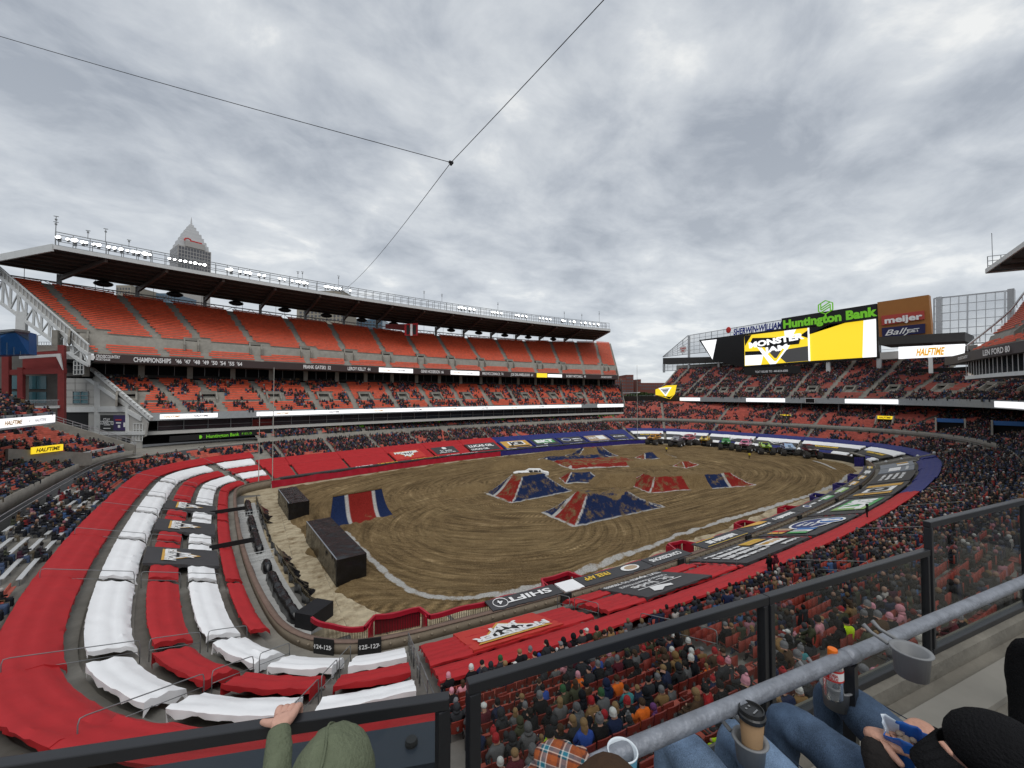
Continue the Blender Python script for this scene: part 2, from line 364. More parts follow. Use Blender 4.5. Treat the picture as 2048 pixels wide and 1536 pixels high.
def wall_dist(X, Y):
    """inward distance from the bowl wall (positive on the field)"""
    Pp, Nn = WALL.P[:-1], WALL.Nm[:-1]; sh = X.shape; x = X.ravel(); y = Y.ravel(); out = np.empty(len(x))
    for i in range(0, len(x), 20000):
        dx = x[i:i + 20000, None] - Pp[None, :, 0]; dy = y[i:i + 20000, None] - Pp[None, :, 1]; k = (dx * dx + dy * dy).argmin(1); r = np.arange(len(k))
        out[i:i + 20000] = -(dx[r, k] * Nn[k, 0] + dy[r, k] * Nn[k, 1])
    return out.reshape(sh)
# dirt edge polygon (unprojected from the photo) as an inset test
EDGE = Path([(3.8,88),(4.5,72),(5.5,60),(6.4,46),(7.2,37),(9.2,32.6),(13.5,30.6),(20,29.2),(30,28.7),(50,29),(74,29),(100,29.6),(114,31),(126,34),(133,40),(134.5,52),(133,70),(130.5,84),(125,91.5),(116,95.5),(100,97.2),(80,98.2),(60,98.6),(44,97.3),(28,94.2),(16,92),(8,90)], True, 1)
def edge_dist(X, Y):
    global WALL
    w = WALL; WALL = EDGE; d = wall_dist(X, Y); WALL = w; return d
def flow(X, Y):
    x, y = (X - 66) / 54, (Y - 62) / 29; rho = (np.abs(x) ** 2.6 + np.abs(y) ** 2.6) ** (1 / 2.6); w = rho * 29; th = np.arctan2(y, x) * 30; return w, th
def dirt_h(X, Y, ed):
    w, th = flow(X, Y); inside = sstep(-.2, 1.6, ed + 1.8 * (fbm(X * .35, Y * .35, 5) - .5))
    ruts = (vnoise(w * 1.6 + 3 * fbm(X * .06, Y * .06, 9), th * .16, 21) - .5) * .16 + (vnoise(w * 3.3, th * .3, 22) - .5) * .08
    c2 = np.hypot(X - 30, Y - 48); a2 = np.arctan2(Y - 48, X - 30) * 14; m2 = sstep(27, 17, c2) * sstep(4, 12, c2)
    ruts = ruts * (1 - .6 * m2) + m2 * .6 * ((vnoise(c2 * 1.9, a2 * .2, 31) - .5) * .2)
    h = .26 + .22 * (fbm(X * .12, Y * .12, 3) - .4) + ruts + .10 * (fbm(X * .9, Y * .9, 4) - .5)
    h = h + .55 * np.exp(-((ed - 1.5) / 1.0) ** 2) * sstep(.45, .7, fbm(X * .25, Y * .25, 8)) * .6
    return np.where(inside > 0, h * inside, 0) - .05 * (1 - inside)
def build_floor():
    st = .25; gx = np.arange(2, 137, st); gy = np.arange(27.5, 100, st); X, Y = np.meshgrid(gx, gy, indexing='ij'); ed = edge_dist(X, Y); Z = dirt_h(X, Y, ed)
    keep = ed > -1.6; idx = np.full(X.shape, -1); idx[keep] = np.arange(keep.sum()); nx, ny = X.shape
    a, b, c, d = idx[:-1, :-1], idx[1:, :-1], idx[1:, 1:], idx[:-1, 1:]; ok = (a >= 0) & (b >= 0) & (c >= 0) & (d >= 0); Q = np.stack([a[ok], b[ok], c[ok], d[ok]], 1)
    V = np.stack([X[keep], Y[keep], Z[keep]], 1)
    t = MATS['dirt']; me = mesh_np('dirt_floor', V, Q, 'dirt', smooth=True)
    w, th = flow(X[keep], Y[keep]); c2 = np.hypot(X[keep] - 30, Y[keep] - 48); a2 = np.arctan2(Y[keep] - 48, X[keep] - 30) * 14; m2 = sstep(27, 17, c2) * sstep(5, 13, c2)
    for nm, arr in (('flow', np.stack([w, th, m2], 1)), ('flow2', np.stack([c2, a2, m2], 1))):
        at = me.attributes.new(nm, 'FLOAT_VECTOR', 'POINT'); at.data.foreach_set('vector', arr.astype(np.float32).ravel())
    o = add('dirt_floor', me); tag(o, 'churned brown dirt track floor with curved tyre ruts', 'ground', kind='structure')
def dirt_mat(name, paint=False):
    m = bpy.data.materials.new(name); m.use_nodes = True; t = m.node_tree; L = t.links.new; b = t.nodes['Principled BSDF']; b.inputs['Roughness'].default_value = .95; b.inputs['Specular IOR Level'].default_value = .12
    def nd(k, **kw):
        n = t.nodes.new(k)
        for a_, v_ in kw.items(): setattr(n, a_, v_)
        return n
    tc = nd('ShaderNodeTexCoord')
    def noise(vec, sc, det=5, rough=.6):
        n = nd('ShaderNodeTexNoise'); L(vec, n.inputs[0]); n.inputs['Scale'].default_value = sc; n.inputs['Detail'].default_value = det; n.inputs['Roughness'].default_value = rough; return n.outputs[0]
    def ramp(f, stops):
        r = nd('ShaderNodeValToRGB'); L(f, r.inputs[0]); e = r.color_ramp.elements
        e[0].position, e[0].color = stops[0][0], (*stops[0][1], 1); e[1].position, e[1].color = stops[-1][0], (*stops[-1][1], 1)
        for p_, c_ in stops[1:-1]: k = e.new(p_); k.color = (*c_, 1)
        return r.outputs[0]
    def mix(f, a_, b_, mode='MIX'):
        n = nd('ShaderNodeMix', data_type='RGBA', blend_type=mode)
        if isinstance(f, float): n.inputs[0].default_value = f
        else: L(f, n.inputs[0])
        for v_, i_ in ((a_, 6), (b_, 7)):
            if isinstance(v_, tuple): n.inputs[i_].default_value = (*v_, 1)
            else: L(v_, n.inputs[i_])
        return n.outputs[2]
    big = noise(tc.outputs['Object'], .11, 5); mid = noise(tc.outputs['Object'], .9, 6, .7); fine = noise(tc.outputs['Object'], 7., 5, .75)
    base = ramp(big, [(.36, (.125, .080, .037)), (.5, (.21, .142, .066)), (.64, (.31, .22, .106))])
    base = mix(.5, base, ramp(mid, [(.3, (.065, .040, .019)), (.55, (.20, .135, .062)), (.75, (.34, .25, .135))]))
    base = mix(.42, base, ramp(fine, [(.32, (.04, .026, .012)), (.5, (.17, .115, .055)), (.68, (.40, .30, .17))]))
    if not paint:
        def fl(nm, sc): 
            a_ = nd('ShaderNodeAttribute', attribute_name=nm); mp = nd('ShaderNodeMapping'); L(a_.outputs['Vector'], mp.inputs[0]); mp.inputs['Scale'].default_value = sc; return mp.outputs[0], a_
        v1, a1 = fl('flow', (1.5, .10, 0)); v2, a2 = fl('flow2', (1.7, .14, 0)); v3, _ = fl('flow', (4.5, .22, 0))
        s1 = noise(v1, 1.0, 4, .65); s2 = noise(v2, 1.0, 4, .65); s3 = noise(v3, 1.0, 3, .6)
        sp = nd('ShaderNodeSeparateXYZ'); L(a1.outputs['Vector'], sp.inputs[0])
        mm = nd('ShaderNodeMix'); L(sp.outputs[2], mm.inputs[0]); L(s1, mm.inputs[2]); L(s2, mm.inputs[3])
        st = ramp(mm.outputs[0], [(.30, (.40, .38, .35)), (.46, (.88, .88, .88)), (.58, (1.12, 1.12, 1.12)), (.66, (1.5, 1.55, 1.65)), (.75, (2.0, 2.15, 2.4))])
        base = mix(1.0, base, st, 'MULTIPLY')
        st3 = ramp(s3, [(.32, (.62, .6, .58)), (.55, (1.0, 1.0, 1.0)), (.72, (1.35, 1.4, 1.45))]); base = mix(.8, base, st3, 'MULTIPLY')
        def tread(v_attr, seed):
            sx = nd('ShaderNodeSeparateXYZ'); L(v_attr.outputs['Vector'], sx.inputs[0]); mp = nd('ShaderNodeMapping'); L(v_attr.outputs['Vector'], mp.inputs[0]); mp.inputs['Scale'].default_value = (.62, .012, 0); mp.inputs['Location'].default_value = (seed, 0, 0); bnd = noise(mp.outputs[0], 1.0, 1, .4); mk = nd('ShaderNodeMapRange'); L(bnd, mk.inputs[0]); mk.inputs[1].default_value = .60; mk.inputs[2].default_value = .66
            sk = nd('ShaderNodeMath', operation='MULTIPLY_ADD'); L(sx.outputs[1], sk.inputs[0]); sk.inputs[1].default_value = 9.5; wv = nd('ShaderNodeMath', operation='MULTIPLY'); L(sx.outputs[0], wv.inputs[0]); wv.inputs[1].default_value = 5.0; pp = nd('ShaderNodeMath', operation='PINGPONG'); L(wv.outputs[0], pp.inputs[0]); pp.inputs[1].default_value = 1.0; L(pp.outputs[0], sk.inputs[2]); sn = nd('ShaderNodeMath', operation='SINE'); L(sk.outputs[0], sn.inputs[0]); am = nd('ShaderNodeMath', operation='MULTIPLY'); L(sn.outputs[0], am.inputs[0]); L(mk.outputs[0], am.inputs[1]); fc_ = nd('ShaderNodeMath', operation='MULTIPLY_ADD'); L(am.outputs[0], fc_.inputs[0]); fc_.inputs[1].default_value = .34; fc_.inputs[2].default_value = 1.0; cb = nd('ShaderNodeCombineColor'); [L(fc_.outputs[0], cb.inputs[i_]) for i_ in range(3)]; return cb.outputs[0]
        base = mix(1.0, base, tread(a2, 3.0), 'MULTIPLY'); base = mix(1.0, base, tread(a1, 8.0), 'MULTIPLY')
    else:
        a_ = nd('ShaderNodeAttribute', attribute_name='Col'); al = nd('ShaderNodeAttribute', attribute_name='wear')
        w_ = noise(tc.outputs['Object'], .7, 6, .68); ad = nd('ShaderNodeMath', operation='ADD'); L(w_, ad.inputs[0]); L(al.outputs['Fac'], ad.inputs[1])
        f = nd('ShaderNodeMapRange'); L(ad.outputs[0], f.inputs[0]); f.inputs[1].default_value = .93; f.inputs[2].default_value = 1.07
        dk = ramp(fine, [(.3, (.55, .55, .55)), (.6, (1, 1, 1)), (.8, (1.25, 1.25, 1.25))]); pc = mix(1.0, a_.outputs['Color'], dk, 'MULTIPLY')
        base = mix(f.outputs[0], base, pc)
    L(base, b.inputs['Base Color'])
    bp = nd('ShaderNodeBump'); hm_ = nd('ShaderNodeMath', operation='ADD'); L(fine, hm_.inputs[0]); L(noise(tc.outputs['Object'], 2.2, 6, .75), hm_.inputs[1]); L(hm_.outputs[0], bp.inputs['Height']); bp.inputs['Strength'].default_value = .9; bp.inputs['Distance'].default_value = .16; L(bp.outputs[0], b.inputs['Normal'])
    MATS[name] = m
dirt_mat('dirt'); dirt_mat('painted_dirt', True)
mat('plywood', (.40, .335, .225), .9, .35, 1.1)
def _ply():
    t = MATS['plywood'].node_tree; L = t.links.new; b = t.nodes['Principled BSDF']; src = b.inputs['Base Color'].links[0].from_socket; g = t.nodes.new('ShaderNodeNewGeometry'); n = t.nodes.new('ShaderNodeTexNoise'); L(g.outputs['Position'], n.inputs[0]); n.inputs['Scale'].default_value = .55; n.inputs['Detail'].default_value = 7; n.inputs['Roughness'].default_value = .72
    r = t.nodes.new('ShaderNodeMapRange'); L(n.outputs[0], r.inputs[0]); r.inputs[1].default_value = .47; r.inputs[2].default_value = .66; m = t.nodes.new('ShaderNodeMix'); m.data_type = 'RGBA'; L(r.outputs[0], m.inputs[0]); L(src, m.inputs[6]); m.inputs[7].default_value = (.17, .12, .062, 1); L(m.outputs[2], b.inputs['Base Color'])
_ply()
mat('pavers', (.40, .40, .385), .9, .15, .8)
mat('asphalt', (.07, .07, .072), .95, .2, .05)
tag(add('ground', mesh('ground', [(-3000, -3000, -.6), (3000, -3000, -.6), (3000, 3000, -.6), (-3000, 3000, -.6)], [(0, 1, 2, 3)], 'asphalt')), 'flat dark city ground around the stadium', 'ground', kind='structure')
apron = MB().face([(-30, 10, -.03), (150, 10, -.03), (150, 110, -.03), (-30, 110, -.03)]).build('arena_base', 'concrete_dark'); tag(apron, 'dark base slab under the arena floor', 'ground', kind='structure')
build_floor()
# plywood sheets laid round the dirt (only where the bare apron shows)
def plywood():
    root = empty('plywood_apron'); tag(root, 'tan plywood sheets laid round the dirt track', 'floor', kind='structure')
    sheet = MB().box((0, 0, 0), (2.40, 1.20, .02)).me('board', 'plywood'); n = 0
    def lay(xs, ys, rot, lim):
        nonlocal n
        for x in xs:
            for y in ys:
                d = wall_dist(np.array([x]), np.array([y]))[0]; e = edge_dist(np.array([x]), np.array([y]))[0]
                if d > lim and e < 2.4 and n < 297:
                    o = add('board', sheet, root, (x + rnd.uniform(-.02, .02), y + rnd.uniform(-.02, .02), .004 + rnd.random() * .003), (0, 0, rot + rnd.uniform(-.0015, .0015))); n += 1
    lay([.6 + 2.42 * i for i in range(6)], [30.6 + 1.22 * i for i in range(47)], 0, 2.6)
    lay([15.4 + 2.42 * i for i in range(42)], [24.6 + 1.22 * i for i in range(6)], 0, .7)
    V, Q = stepped(WALL, [(-4.6, -.2, .0)], 105, 372, 2); s = add('plywood_sheet', mesh_np('plywood_sheet', V, Q, 'plywood'), root); s['kind'] = 'stuff'
plywood()
# ---------------- lower bowl ----------------
SECT = [('left', -22.5, 43.5, 17.2), ('left_high', -13.2, 43.5, 37.0), ('near', 43.5, 166, 25.0), ('end', 166, 250, 38.5), ('far', 250, WL - 22.5, 22.4)]
bowl = empty('lower_seating_bowl'); tag(bowl, 'grey stepped concrete lower bowl wrapping round the dirt floor', 'stand')
def rows_of(omax, aisle=True):
    r = []; o = 1.2; 
    while o < omax:
        if aisle and 17.0 < o < 18.6: r.append((o, 18.8, zlow(o))); o = 18.8; continue
        r.append((o, o + .8, zlow(o))); o += .8
    return r
ROWS = {}
for nm, a, b, om in SECT:
    rs = rows_of(om, nm != 'near'); rs = [r for r in rs if r[0] > 18.5] if nm == 'left_high' else rs; ROWS[nm] = rs; V, Q = stepped(WALL, ([(-.0, 1.2, .8)] if nm != 'left_high' else []) + rs, a, b, 1.0); add('terrace', mesh_np('terrace', V, Q, 'concrete'), bowl)
# front wall, with its coping
V, Q = stepped(WALL, [(-.30, -.30, -.1), (-.30, .0, 1.55), (.0, .0, .79)], 0, WL, 1.0); add('front_wall', mesh_np('front_wall', V, Q, 'concrete_brown'), bowl)
V, Q = stepped(WALL, [(-.36, -.36, 1.552), (-.36, .05, 1.63), (.05, .05, 1.552)], 0, WL, 1.0); add('wall_coping', mesh_np('wall_coping', V, Q, mat('coping', (.17, .115, .09), .8, .2, 1.5).name), bowl)
# low wall of the cross aisle with its rail
for a, b in ((-13.2, 43.5), (166, 250)):
    V, Q = stepped(WALL, [(18.72, 18.72, 6.9), (18.72, 18.86, 8.3), (18.86, 18.86, 7.9)], a, b, 1.0); add('aisle_wall', mesh_np('aisle_wall', V, Q, 'concrete'), bowl)
    for zz in (7.6, 8.05):
        m_ = MB(); m_.tube([WALL.pt(t, 17.0, zz) for t in np.arange(a, b, 1.5)], .03, 5); m_.build('aisle_rail', 'galv', bowl)
# back walls of the bowl
for nm, a, b, om in SECT:
    if nm in ('left', 'near'): continue
    o_ = ROWS[nm][-1][1]; z_ = ROWS[nm][-1][2]; V, Q = stepped(WALL, [(o_, o_, z_), (o_, o_, z_ + (3.2 if nm != 'near' else 2.5))], a, b, 1.0); add('back_wall', mesh_np('back_wall', V, Q, 'red_steel' if nm == 'far' else 'concrete_dark'), bowl)
AISLE = [-22.5, -15.5, -8, 2, 11, 21.5, 32, 42.1, 45.6, 48.7, 51.7, 63.2, 78.2, 91.3, 105, 120.2, 136.2, 151, 165.5, 174, 183, 196, 208.5, 223, 236, 246, 257, 268.5, 280, 291.5, 303, 314.5, 326, 337.5, 349, 360]
def aisle_mask(ts, o, w=.62):
    """True where a seat may stand (not on an aisle); aisle width is measured at offset o"""
    ok = np.ones(len(ts), bool)
    for a in AISLE:
        p0 = WALL.at(a - .5, o)[0][0]; p1 = WALL.at(a + .5, o)[0][0]; k = max(np.hypot(*(p1 - p0)), .3)
        for c in (a, a + WL, a - WL): ok &= np.abs(ts - c) * k > w
    return ok
# radial end of the raised left seats: a stepped concrete flank wall with rail
m_ = MB(); pp = [WALL.pt(-13.3, o, 0) for o in (18.8, 37.2)]
m_.prism([pp[0] + Vector((0, 0, 5.5)), pp[1] + Vector((0, 0, 5.5)), pp[1] + Vector((0, 0, zlow(37) + 1.1)), pp[0] + Vector((0, 0, zlow(19) + 1.1))], (0, 0, 0), (.15, .25, 0)); m_.build('flank_wall', 'concrete', bowl)
m_ = MB(); a, b = pp[0] + Vector((0, .1, zlow(19) + 2.0)), pp[1] + Vector((0, .1, zlow(37) + 2.0)); m_.bar(a, b, .09); m_.bar(a - Vector((0, 0, .45)), b - Vector((0, 0, .45)), .06)
for i in range(13): q = a.lerp(b, i / 12); m_.bar(q, q - Vector((0, 0, 1.0)), .07)
m_.build('flank_rail', 'galv', bowl)
V, Q = stepped(WALL, [(17.2, 30, 7.2)], WL - 26, WL - 12.8, 1.5); add('concourse_floor', mesh_np('concourse_floor', V, Q, 'concrete'), bowl)
# ================= FAR GRANDSTAND =================
ORANGE = (.60, .085, .034); SALMON = (.48, .105, .07); NEARRED = (.25, .036, .024)
FARP = Path([(x, 118 - .00095 * (x - 75) ** 2) for x in range(-80, 215, 10)], False, -1)
def sX(path, X): return float(np.interp(X, path.P[:, 0], path.S))
def stepped2(path, rows, fa, fb, zf=None, ds=2.0):
    """like stepped() but each offset has its own start and end (cut ends)"""
    V = []; Q = []; n = int((fb(0) - fa(0)) / ds) + 1; rg = []
    for o0, o1, z in rows:
        for o in (o0, o1):
            t = np.linspace(fa(o), fb(o), n); p, _ = path.at(t, o); zz = np.full(n, z) if zf is None else zf(p[:, 0], o, z); V.append(np.column_stack([p, zz])); rg.append((len(V) - 1) * n)
    k = np.arange(n - 1)
    for i in range(len(rg) - 1): A, B = rg[i], rg[i + 1]; Q.append(np.column_stack([A + k, A + k + 1, B + k + 1, B + k]))
    return np.vstack(V), np.vstack(Q), n, rg
fa_m = lambda o: sX(FARP, -17.4 - .52 * o); fb_m = lambda o: sX(FARP, 134.8 + .73 * o)
fa_u = lambda o: sX(FARP, -21.2 - .57 * o); fb_u = lambda o: sX(FARP, 133.5 + .63 * o)
def zu(x, o, z): return z + np.interp(x, [-44, -27, -10, 12, 45, 76, 110, 150], [2.6, 1.6, 1.1, .6, -.2, 0, 1.0, 3.0]) * max(o - 8, 0) / 25
MROW = [(i * .8, (i + 1) * .8, 14.2 + .43 * i) for i in range(19)]
UROW = [(8.5 + i * .8, 9.3 + i * .8, 26.9 + .5 * i) for i in range(4)] + [(12.5 + i * .8, 13.3 + i * .8, 31.2 + .464 * i) for i in range(25)]
stand = empty('grandstand', (0, 0, 0)); tag(stand, 'tall two tier orange seat grandstand with cantilever roof across the dirt floor', 'stand')
V, Q, _, _ = stepped2(FARP, MROW, fa_m, fb_m); add('middle_tier', mesh_np('middle_tier', V, Q, 'concrete'), stand)
V, Q, _, _ = stepped2(FARP, UROW, fa_u, fb_u, zu); add('upper_tier', mesh_np('upper_tier', V, Q, 'concrete'), stand)
def band(name, rows, fa, fb, m, zf=None, par=stand, path=FARP):
    V, Q, _, _ = stepped2(path, rows, fa, fb, zf); return add(name, mesh_np(name, V, Q, m), par)
band('deck_edge', [(-.05, -.05, 12.9), (-.05, -.05, 14.55), ], fa_m, fb_m, 'grey_steel')
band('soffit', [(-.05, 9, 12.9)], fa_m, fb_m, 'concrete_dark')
band('suite_wall', [(6, 6, 7.5), (6, 6, 12.95)], fa_m, fb_m, 'deep_shade')  # black sheet in place of the shade deep in the suites
band('ledge', [(1.0, 1.0, 9.9), (1.0, 1.0, 10.6), (1.0, 6.0, 10.6)], fa_m, fb_m, 'panel_grey')
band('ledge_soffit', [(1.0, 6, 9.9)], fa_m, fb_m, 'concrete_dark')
band('upper_suite_wall', [(15.4, 15.4, 21.9), (15.4, 15.4, 26)], fa_u, fb_u, 'deep_shade')
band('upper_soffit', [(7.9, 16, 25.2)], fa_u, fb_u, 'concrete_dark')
band('upper_sill', [(14.9, 14.9, 22.3), (14.9, 14.9, 23.0), (14.9, 15.3, 23.0)], fa_u, fb_u, 'dark_steel')
band('fascia', [(7.9, 7.9, 25.2), (7.9, 7.9, 26.95), (7.9, 8.5, 26.95)], fa_u, fb_u, 'fascia_brown')
band('fascia_rail', [(7.88, 7.88, 27.55), (7.88, 7.88, 27.62)], fa_u, fb_u, 'grey_steel')
band('walkway_wall', [(11.72, 11.72, 28.5), (11.72, 11.72, 31.15)], fa_u, fb_u, 'concrete', zu)
# suite mullions and posts
m_ = MB()
for X in np.arange(-16, 136, 4.2):
    s = sX(FARP, X); a = FARP.pt(s, 2.0, 10.6); m_.bar(a, a + Vector((0, 0, 2.3)), .12); m_.bar(FARP.pt(s, 2, 11.5), FARP.pt(s + 4.2, 2, 11.5), .07)
m_.build('suite_mullions', 'grey_steel', stand)
gl = MB()
for X in np.arange(-16, 132, 4.2): s = sX(FARP, X); gl.face([FARP.pt(s + .1, 2.3, 10.7), FARP.pt(s + 4.1, 2.3, 10.7), FARP.pt(s + 4.1, 2.3, 12.8), FARP.pt(s + .1, 2.3, 12.8)])
gl.build('suite_glass', 'glass_dark', stand)
for X in np.arange(-27, 141, 8.4):
    s = sX(FARP, X); a = FARP.pt(s, 14.2, 22.3); MB().box(a + Vector((0, 0, 1.45)), (1.1, .5, 2.9)).build('suite_pier', 'concrete', stand)
_mm = MB().box((0, 0, 1.1), (.1, .1, 2.2)).me('mullion', 'grey_steel')
for X in np.arange(-27, 141, 2.8): add('mullion', _mm, stand, FARP.pt(sX(FARP, X), 14.6, 23.0))
# bowl back wall dressing: white stripe beams and green lettered signs between dark bays
XS = [-13, -2, 9.5, 21, 32.5, 44, 55.5, 67, 78.5, 90, 101.5, 113, 124]
for i in range(len(XS) - 1):
    a = WALL.pt(300 + (67.5 - XS[i] - .8), 22.0, 9.15); b = WALL.pt(300 + (67.5 - XS[i + 1] + .8), 22.0, 9.15)
    if i % 2 == 0: o = MB().bar(a, b, .2, .42).build('white_band', 'white_steel', stand)
    else:
        n_ = Vector((0, -1, 0)); d_ = (b - a).normalized(); c_ = (a + b) / 2
        sg = MB().bar(a + Vector((0, -.25, .05)), b + Vector((0, -.25, .05)), .15, 1.15).build('bank_sign', 'ink_black'); tag(sg, 'dark sign band with green bank lettering on the wall behind the lower far seats', 'sign', 'green lettered bank signs along the far lower wall')
        n2_ = d_.cross(Vector((0, 0, 1))).normalized() * .12 + Vector((0, -.25, .05)); put_text('Huntington Bank', 'ink_lime', sg, c_ - d_ * .7 + n2_, d_, (0, 0, 1), .72, 6.4, bold=.02); put_text('FIELD', 'ink_lime', sg, c_ + d_ * 4.1 + n2_, d_, (0, 0, 1), .5, space=1.3)
        MB().lathe(c_ - d_ * 5.0 + Vector((0, -.36, .05)), [(.0, .02), (.42, .02)], 6, Matrix.Rotation(PI / 2, 3, 'X')).build('emblem', 'ink_lime', sg)
# portals
def portal(path, s, o, z, w, h, d, par, name='vomitory', mt='concrete'):
    n = path.nrm(s); t = Vector((-n.y, n.x, 0)); c = path.pt(s, o, z); m = MB()
    for k in (-1, 1): m.prism([c + t * k * (w / 2) - n * .2 - Vector((0, 0, .5)), c + t * k * (w / 2) + n * d - Vector((0, 0, .5)), c + t * k * (w / 2) + n * d + Vector((0, 0, h)), c + t * k * (w / 2) + n * (d * .55) + Vector((0, 0, h)), c + t * k * (w / 2) - n * .2 + Vector((0, 0, .35 * h))], t * -.16, t * .16)
    m.prism([c - t * (w / 2 + .16) + n * (d * .5) + Vector((0, 0, h - .55)), c + t * (w / 2 + .16) + n * (d * .5) + Vector((0, 0, h - .55)), c + t * (w / 2 + .16) + n * d + Vector((0, 0, h - .55)), c - t * (w / 2 + .16) + n * d + Vector((0, 0, h - .55))], (0, 0, 0), (0, 0, .75))
    v = m.build(name, mt, par)
    q = MB(); q.face([c - t * (w / 2 - .1) + n * (d * .8) - Vector((0, 0, .3)), c + t * (w / 2 - .1) + n * (d * .8) - Vector((0, 0, .3)), c + t * (w / 2 - .1) + n * (d * .8) + Vector((0, 0, h)), c - t * (w / 2 - .1) + n * (d * .8) + Vector((0, 0, h))]); q.build('doorway', 'deep_shade', v)  # black sheet painted in for the dark inside the portal
    return v
PM = [aty(p, 784, 121.5).x for p in (281, 430, 554, 652, 734, 811, 880, 942, 1004, 1057, 1111, 1161)]
PU = [aty(p, 715, 126.5).x for p in (207, 405, 525, 622, 707, 782, 851, 912, 972, 1029, 1085, 1130, 1207)]
for X in PM: portal(FARP, sX(FARP, X), 4.9, 16.4, 3.0, 2.6, 3.6, stand)
for X in PU: portal(FARP, sX(FARP, X), 11.0, 29.4, 2.6, 2.7, 2.6, stand)
KX = lambda X: np.interp(X, [-28, 25, 72, 136], [-.65, -.07, .19, .76])
AU = [aty(p, 700, 129 - .00095 * (aty(p, 700, 127).x - 75) ** 2).x for p in (187, 315, 402, 510, 612, 692, 774, 842, 906, 964, 1019, 1072, 1122, 1169, 1207)]
def far_rows(ROW, fa, fb, zf, step=.52):
    P_, Z_, N_2, O_ = [], [], [], []
    for o0, o1, z in ROW:
        o = (o0 + o1) / 2 + .1; p, n, ts = FARP.row(o, fa(o) + .6, fb(o) - .6, step)
        ok = np.ones(len(p), bool)
        for X in AU: ok &= np.abs(p[:, 0] - (X + KX(X) * (o - 12))) > .85
        if ROW is MROW:
            if 4.7 < o < 8.6:
                for X in PM: ok &= np.abs(p[:, 0] - X) > 2.0
            if 4.0 < o < 4.9: ok &= False
        elif 11 < o < 14.2:
            for X in PU: ok &= np.abs(p[:, 0] - X) > 1.8
        p, n = p[ok], n[ok]; P_.append(p); N_2.append(n); Z_.append(np.full(len(p), z) if zf is None else zf(p[:, 0], (o0 + o1) / 2, z)); O_.append(np.full(len(p), o))
    return np.vstack(P_), np.concatenate(Z_), np.vstack(N_2), np.concatenate(O_)
p, z, n, o_ = far_rows(UROW, fa_u, fb_u, zu); make_seats('upper_seats', p, z, n, ORANGE, 'rows of empty orange seats filling the far upper deck', .07)
p, z, n, o_ = far_rows(MROW, fa_m, fb_m, None); make_seats('middle_seats', p, z, n, ORANGE, 'rows of orange seats in the far middle deck', .07)
def pick(p, dens, sc=.12, seed=3, lo=.35, hi=.62):
    """clustered occupancy: groups of neighbours sit together"""
    f = sstep(lo, hi, fbm(p[:, 0] * sc * 2.2 + 40, p[:, 1] * sc * 2.2 + 90, seed)) * dens * 1.6; return R8.random(len(p)) < np.clip(f + .02, 0, .93)
k = pick(p, .42, .16, 3, .42, .62); make_crowd('far_middle_crowd', p[k], z[k], n[k], 'scattered spectators in the far middle deck')
# ---- roof ----
roofp = []
def zrf(X): return 47.9 + .00005 * (X - 80) ** 2
def zrb(X): return 46.0 + .00014 * (X - 75) ** 2
RX = np.linspace(-34, 139, 45)
def RP(X, f, dz=0.):
    """point of the roof: f = 0 front lip .. 1 back edge"""
    o = 12 + 21 * f; k = float(np.interp(X, [-34, 25, 72, 139], [-.65, -.07, .19, .85])); XX = X + k * 21 * f * (.5 if X > 100 else float(np.interp(X, [-34, 0], [1.15, .6])))
    y = 118 - .00095 * (XX - 75) ** 2 + o; return Vector((XX, y, zrf(X) * (1 - f) + zrb(X) * f + dz))
m_ = MB()
for i in range(len(RX) - 1):
    a, b = RX[i], RX[i + 1]
    for f0, f1 in ((0, .5), (.5, 1)):
        m_.face([RP(a, f0), RP(b, f0), RP(b, f1), RP(a, f1)]); m_.face([RP(a, f1, .5), RP(b, f1, .5), RP(b, f0, .5), RP(a, f0, .5)])
    m_.face([RP(a, 0, .5), RP(b, 0, .5), RP(b, 0), RP(a, 0)]); m_.face([RP(a, 1), RP(b, 1), RP(b, 1, .5), RP(a, 1, .5)])
roof = m_.build('roof', 'dark_steel', stand)
m_ = MB()
for i in range(len(RX) - 1): m_.bar(RP(RX[i], 0, .15) + Vector((0, -.12, 0)), RP(RX[i + 1], 0, .15) + Vector((0, -.12, 0)), .2, .85)
m_.build('roof_fascia', 'white_steel', roof)
for X in (-34.1, 139.1): MB().bar(RP(X, 0, .0), RP(X, 1, .0), .3, 1.5).build('end_girder', 'white_steel', roof)
for f in (.14, .3, .46, .62, .78, .93):
    m_ = MB()
    for i in range(0, len(RX) - 1): m_.bar(RP(RX[i], f, -.2), RP(RX[i + 1], f, -.2), .35, .42)
    m_.build('purlin', 'brown_steel', roof)
BX = [aty(p, v, 124).x for p, v in ((225, 530), (338, 555), (448, 577), (552, 595), (644, 607), (724, 617), (795, 628), (862, 637), (922, 645), (980, 650), (1034, 653), (1082, 656), (1130, 658), (1176, 660))]
for X in BX:
    if X > 139: continue
    MB().bar(RP(X, .02, -.5), RP(X, .93, -1.3), .5, 1.0).build('roof_beam', 'brown_steel', roof)
    b = RP(X, .97); c = MB(); c.bar(b + Vector((0, 0, -.3)), Vector((b.x, b.y, b.z - 6)), .55, .8); c.build('roof_column', 'grey_steel', roof)
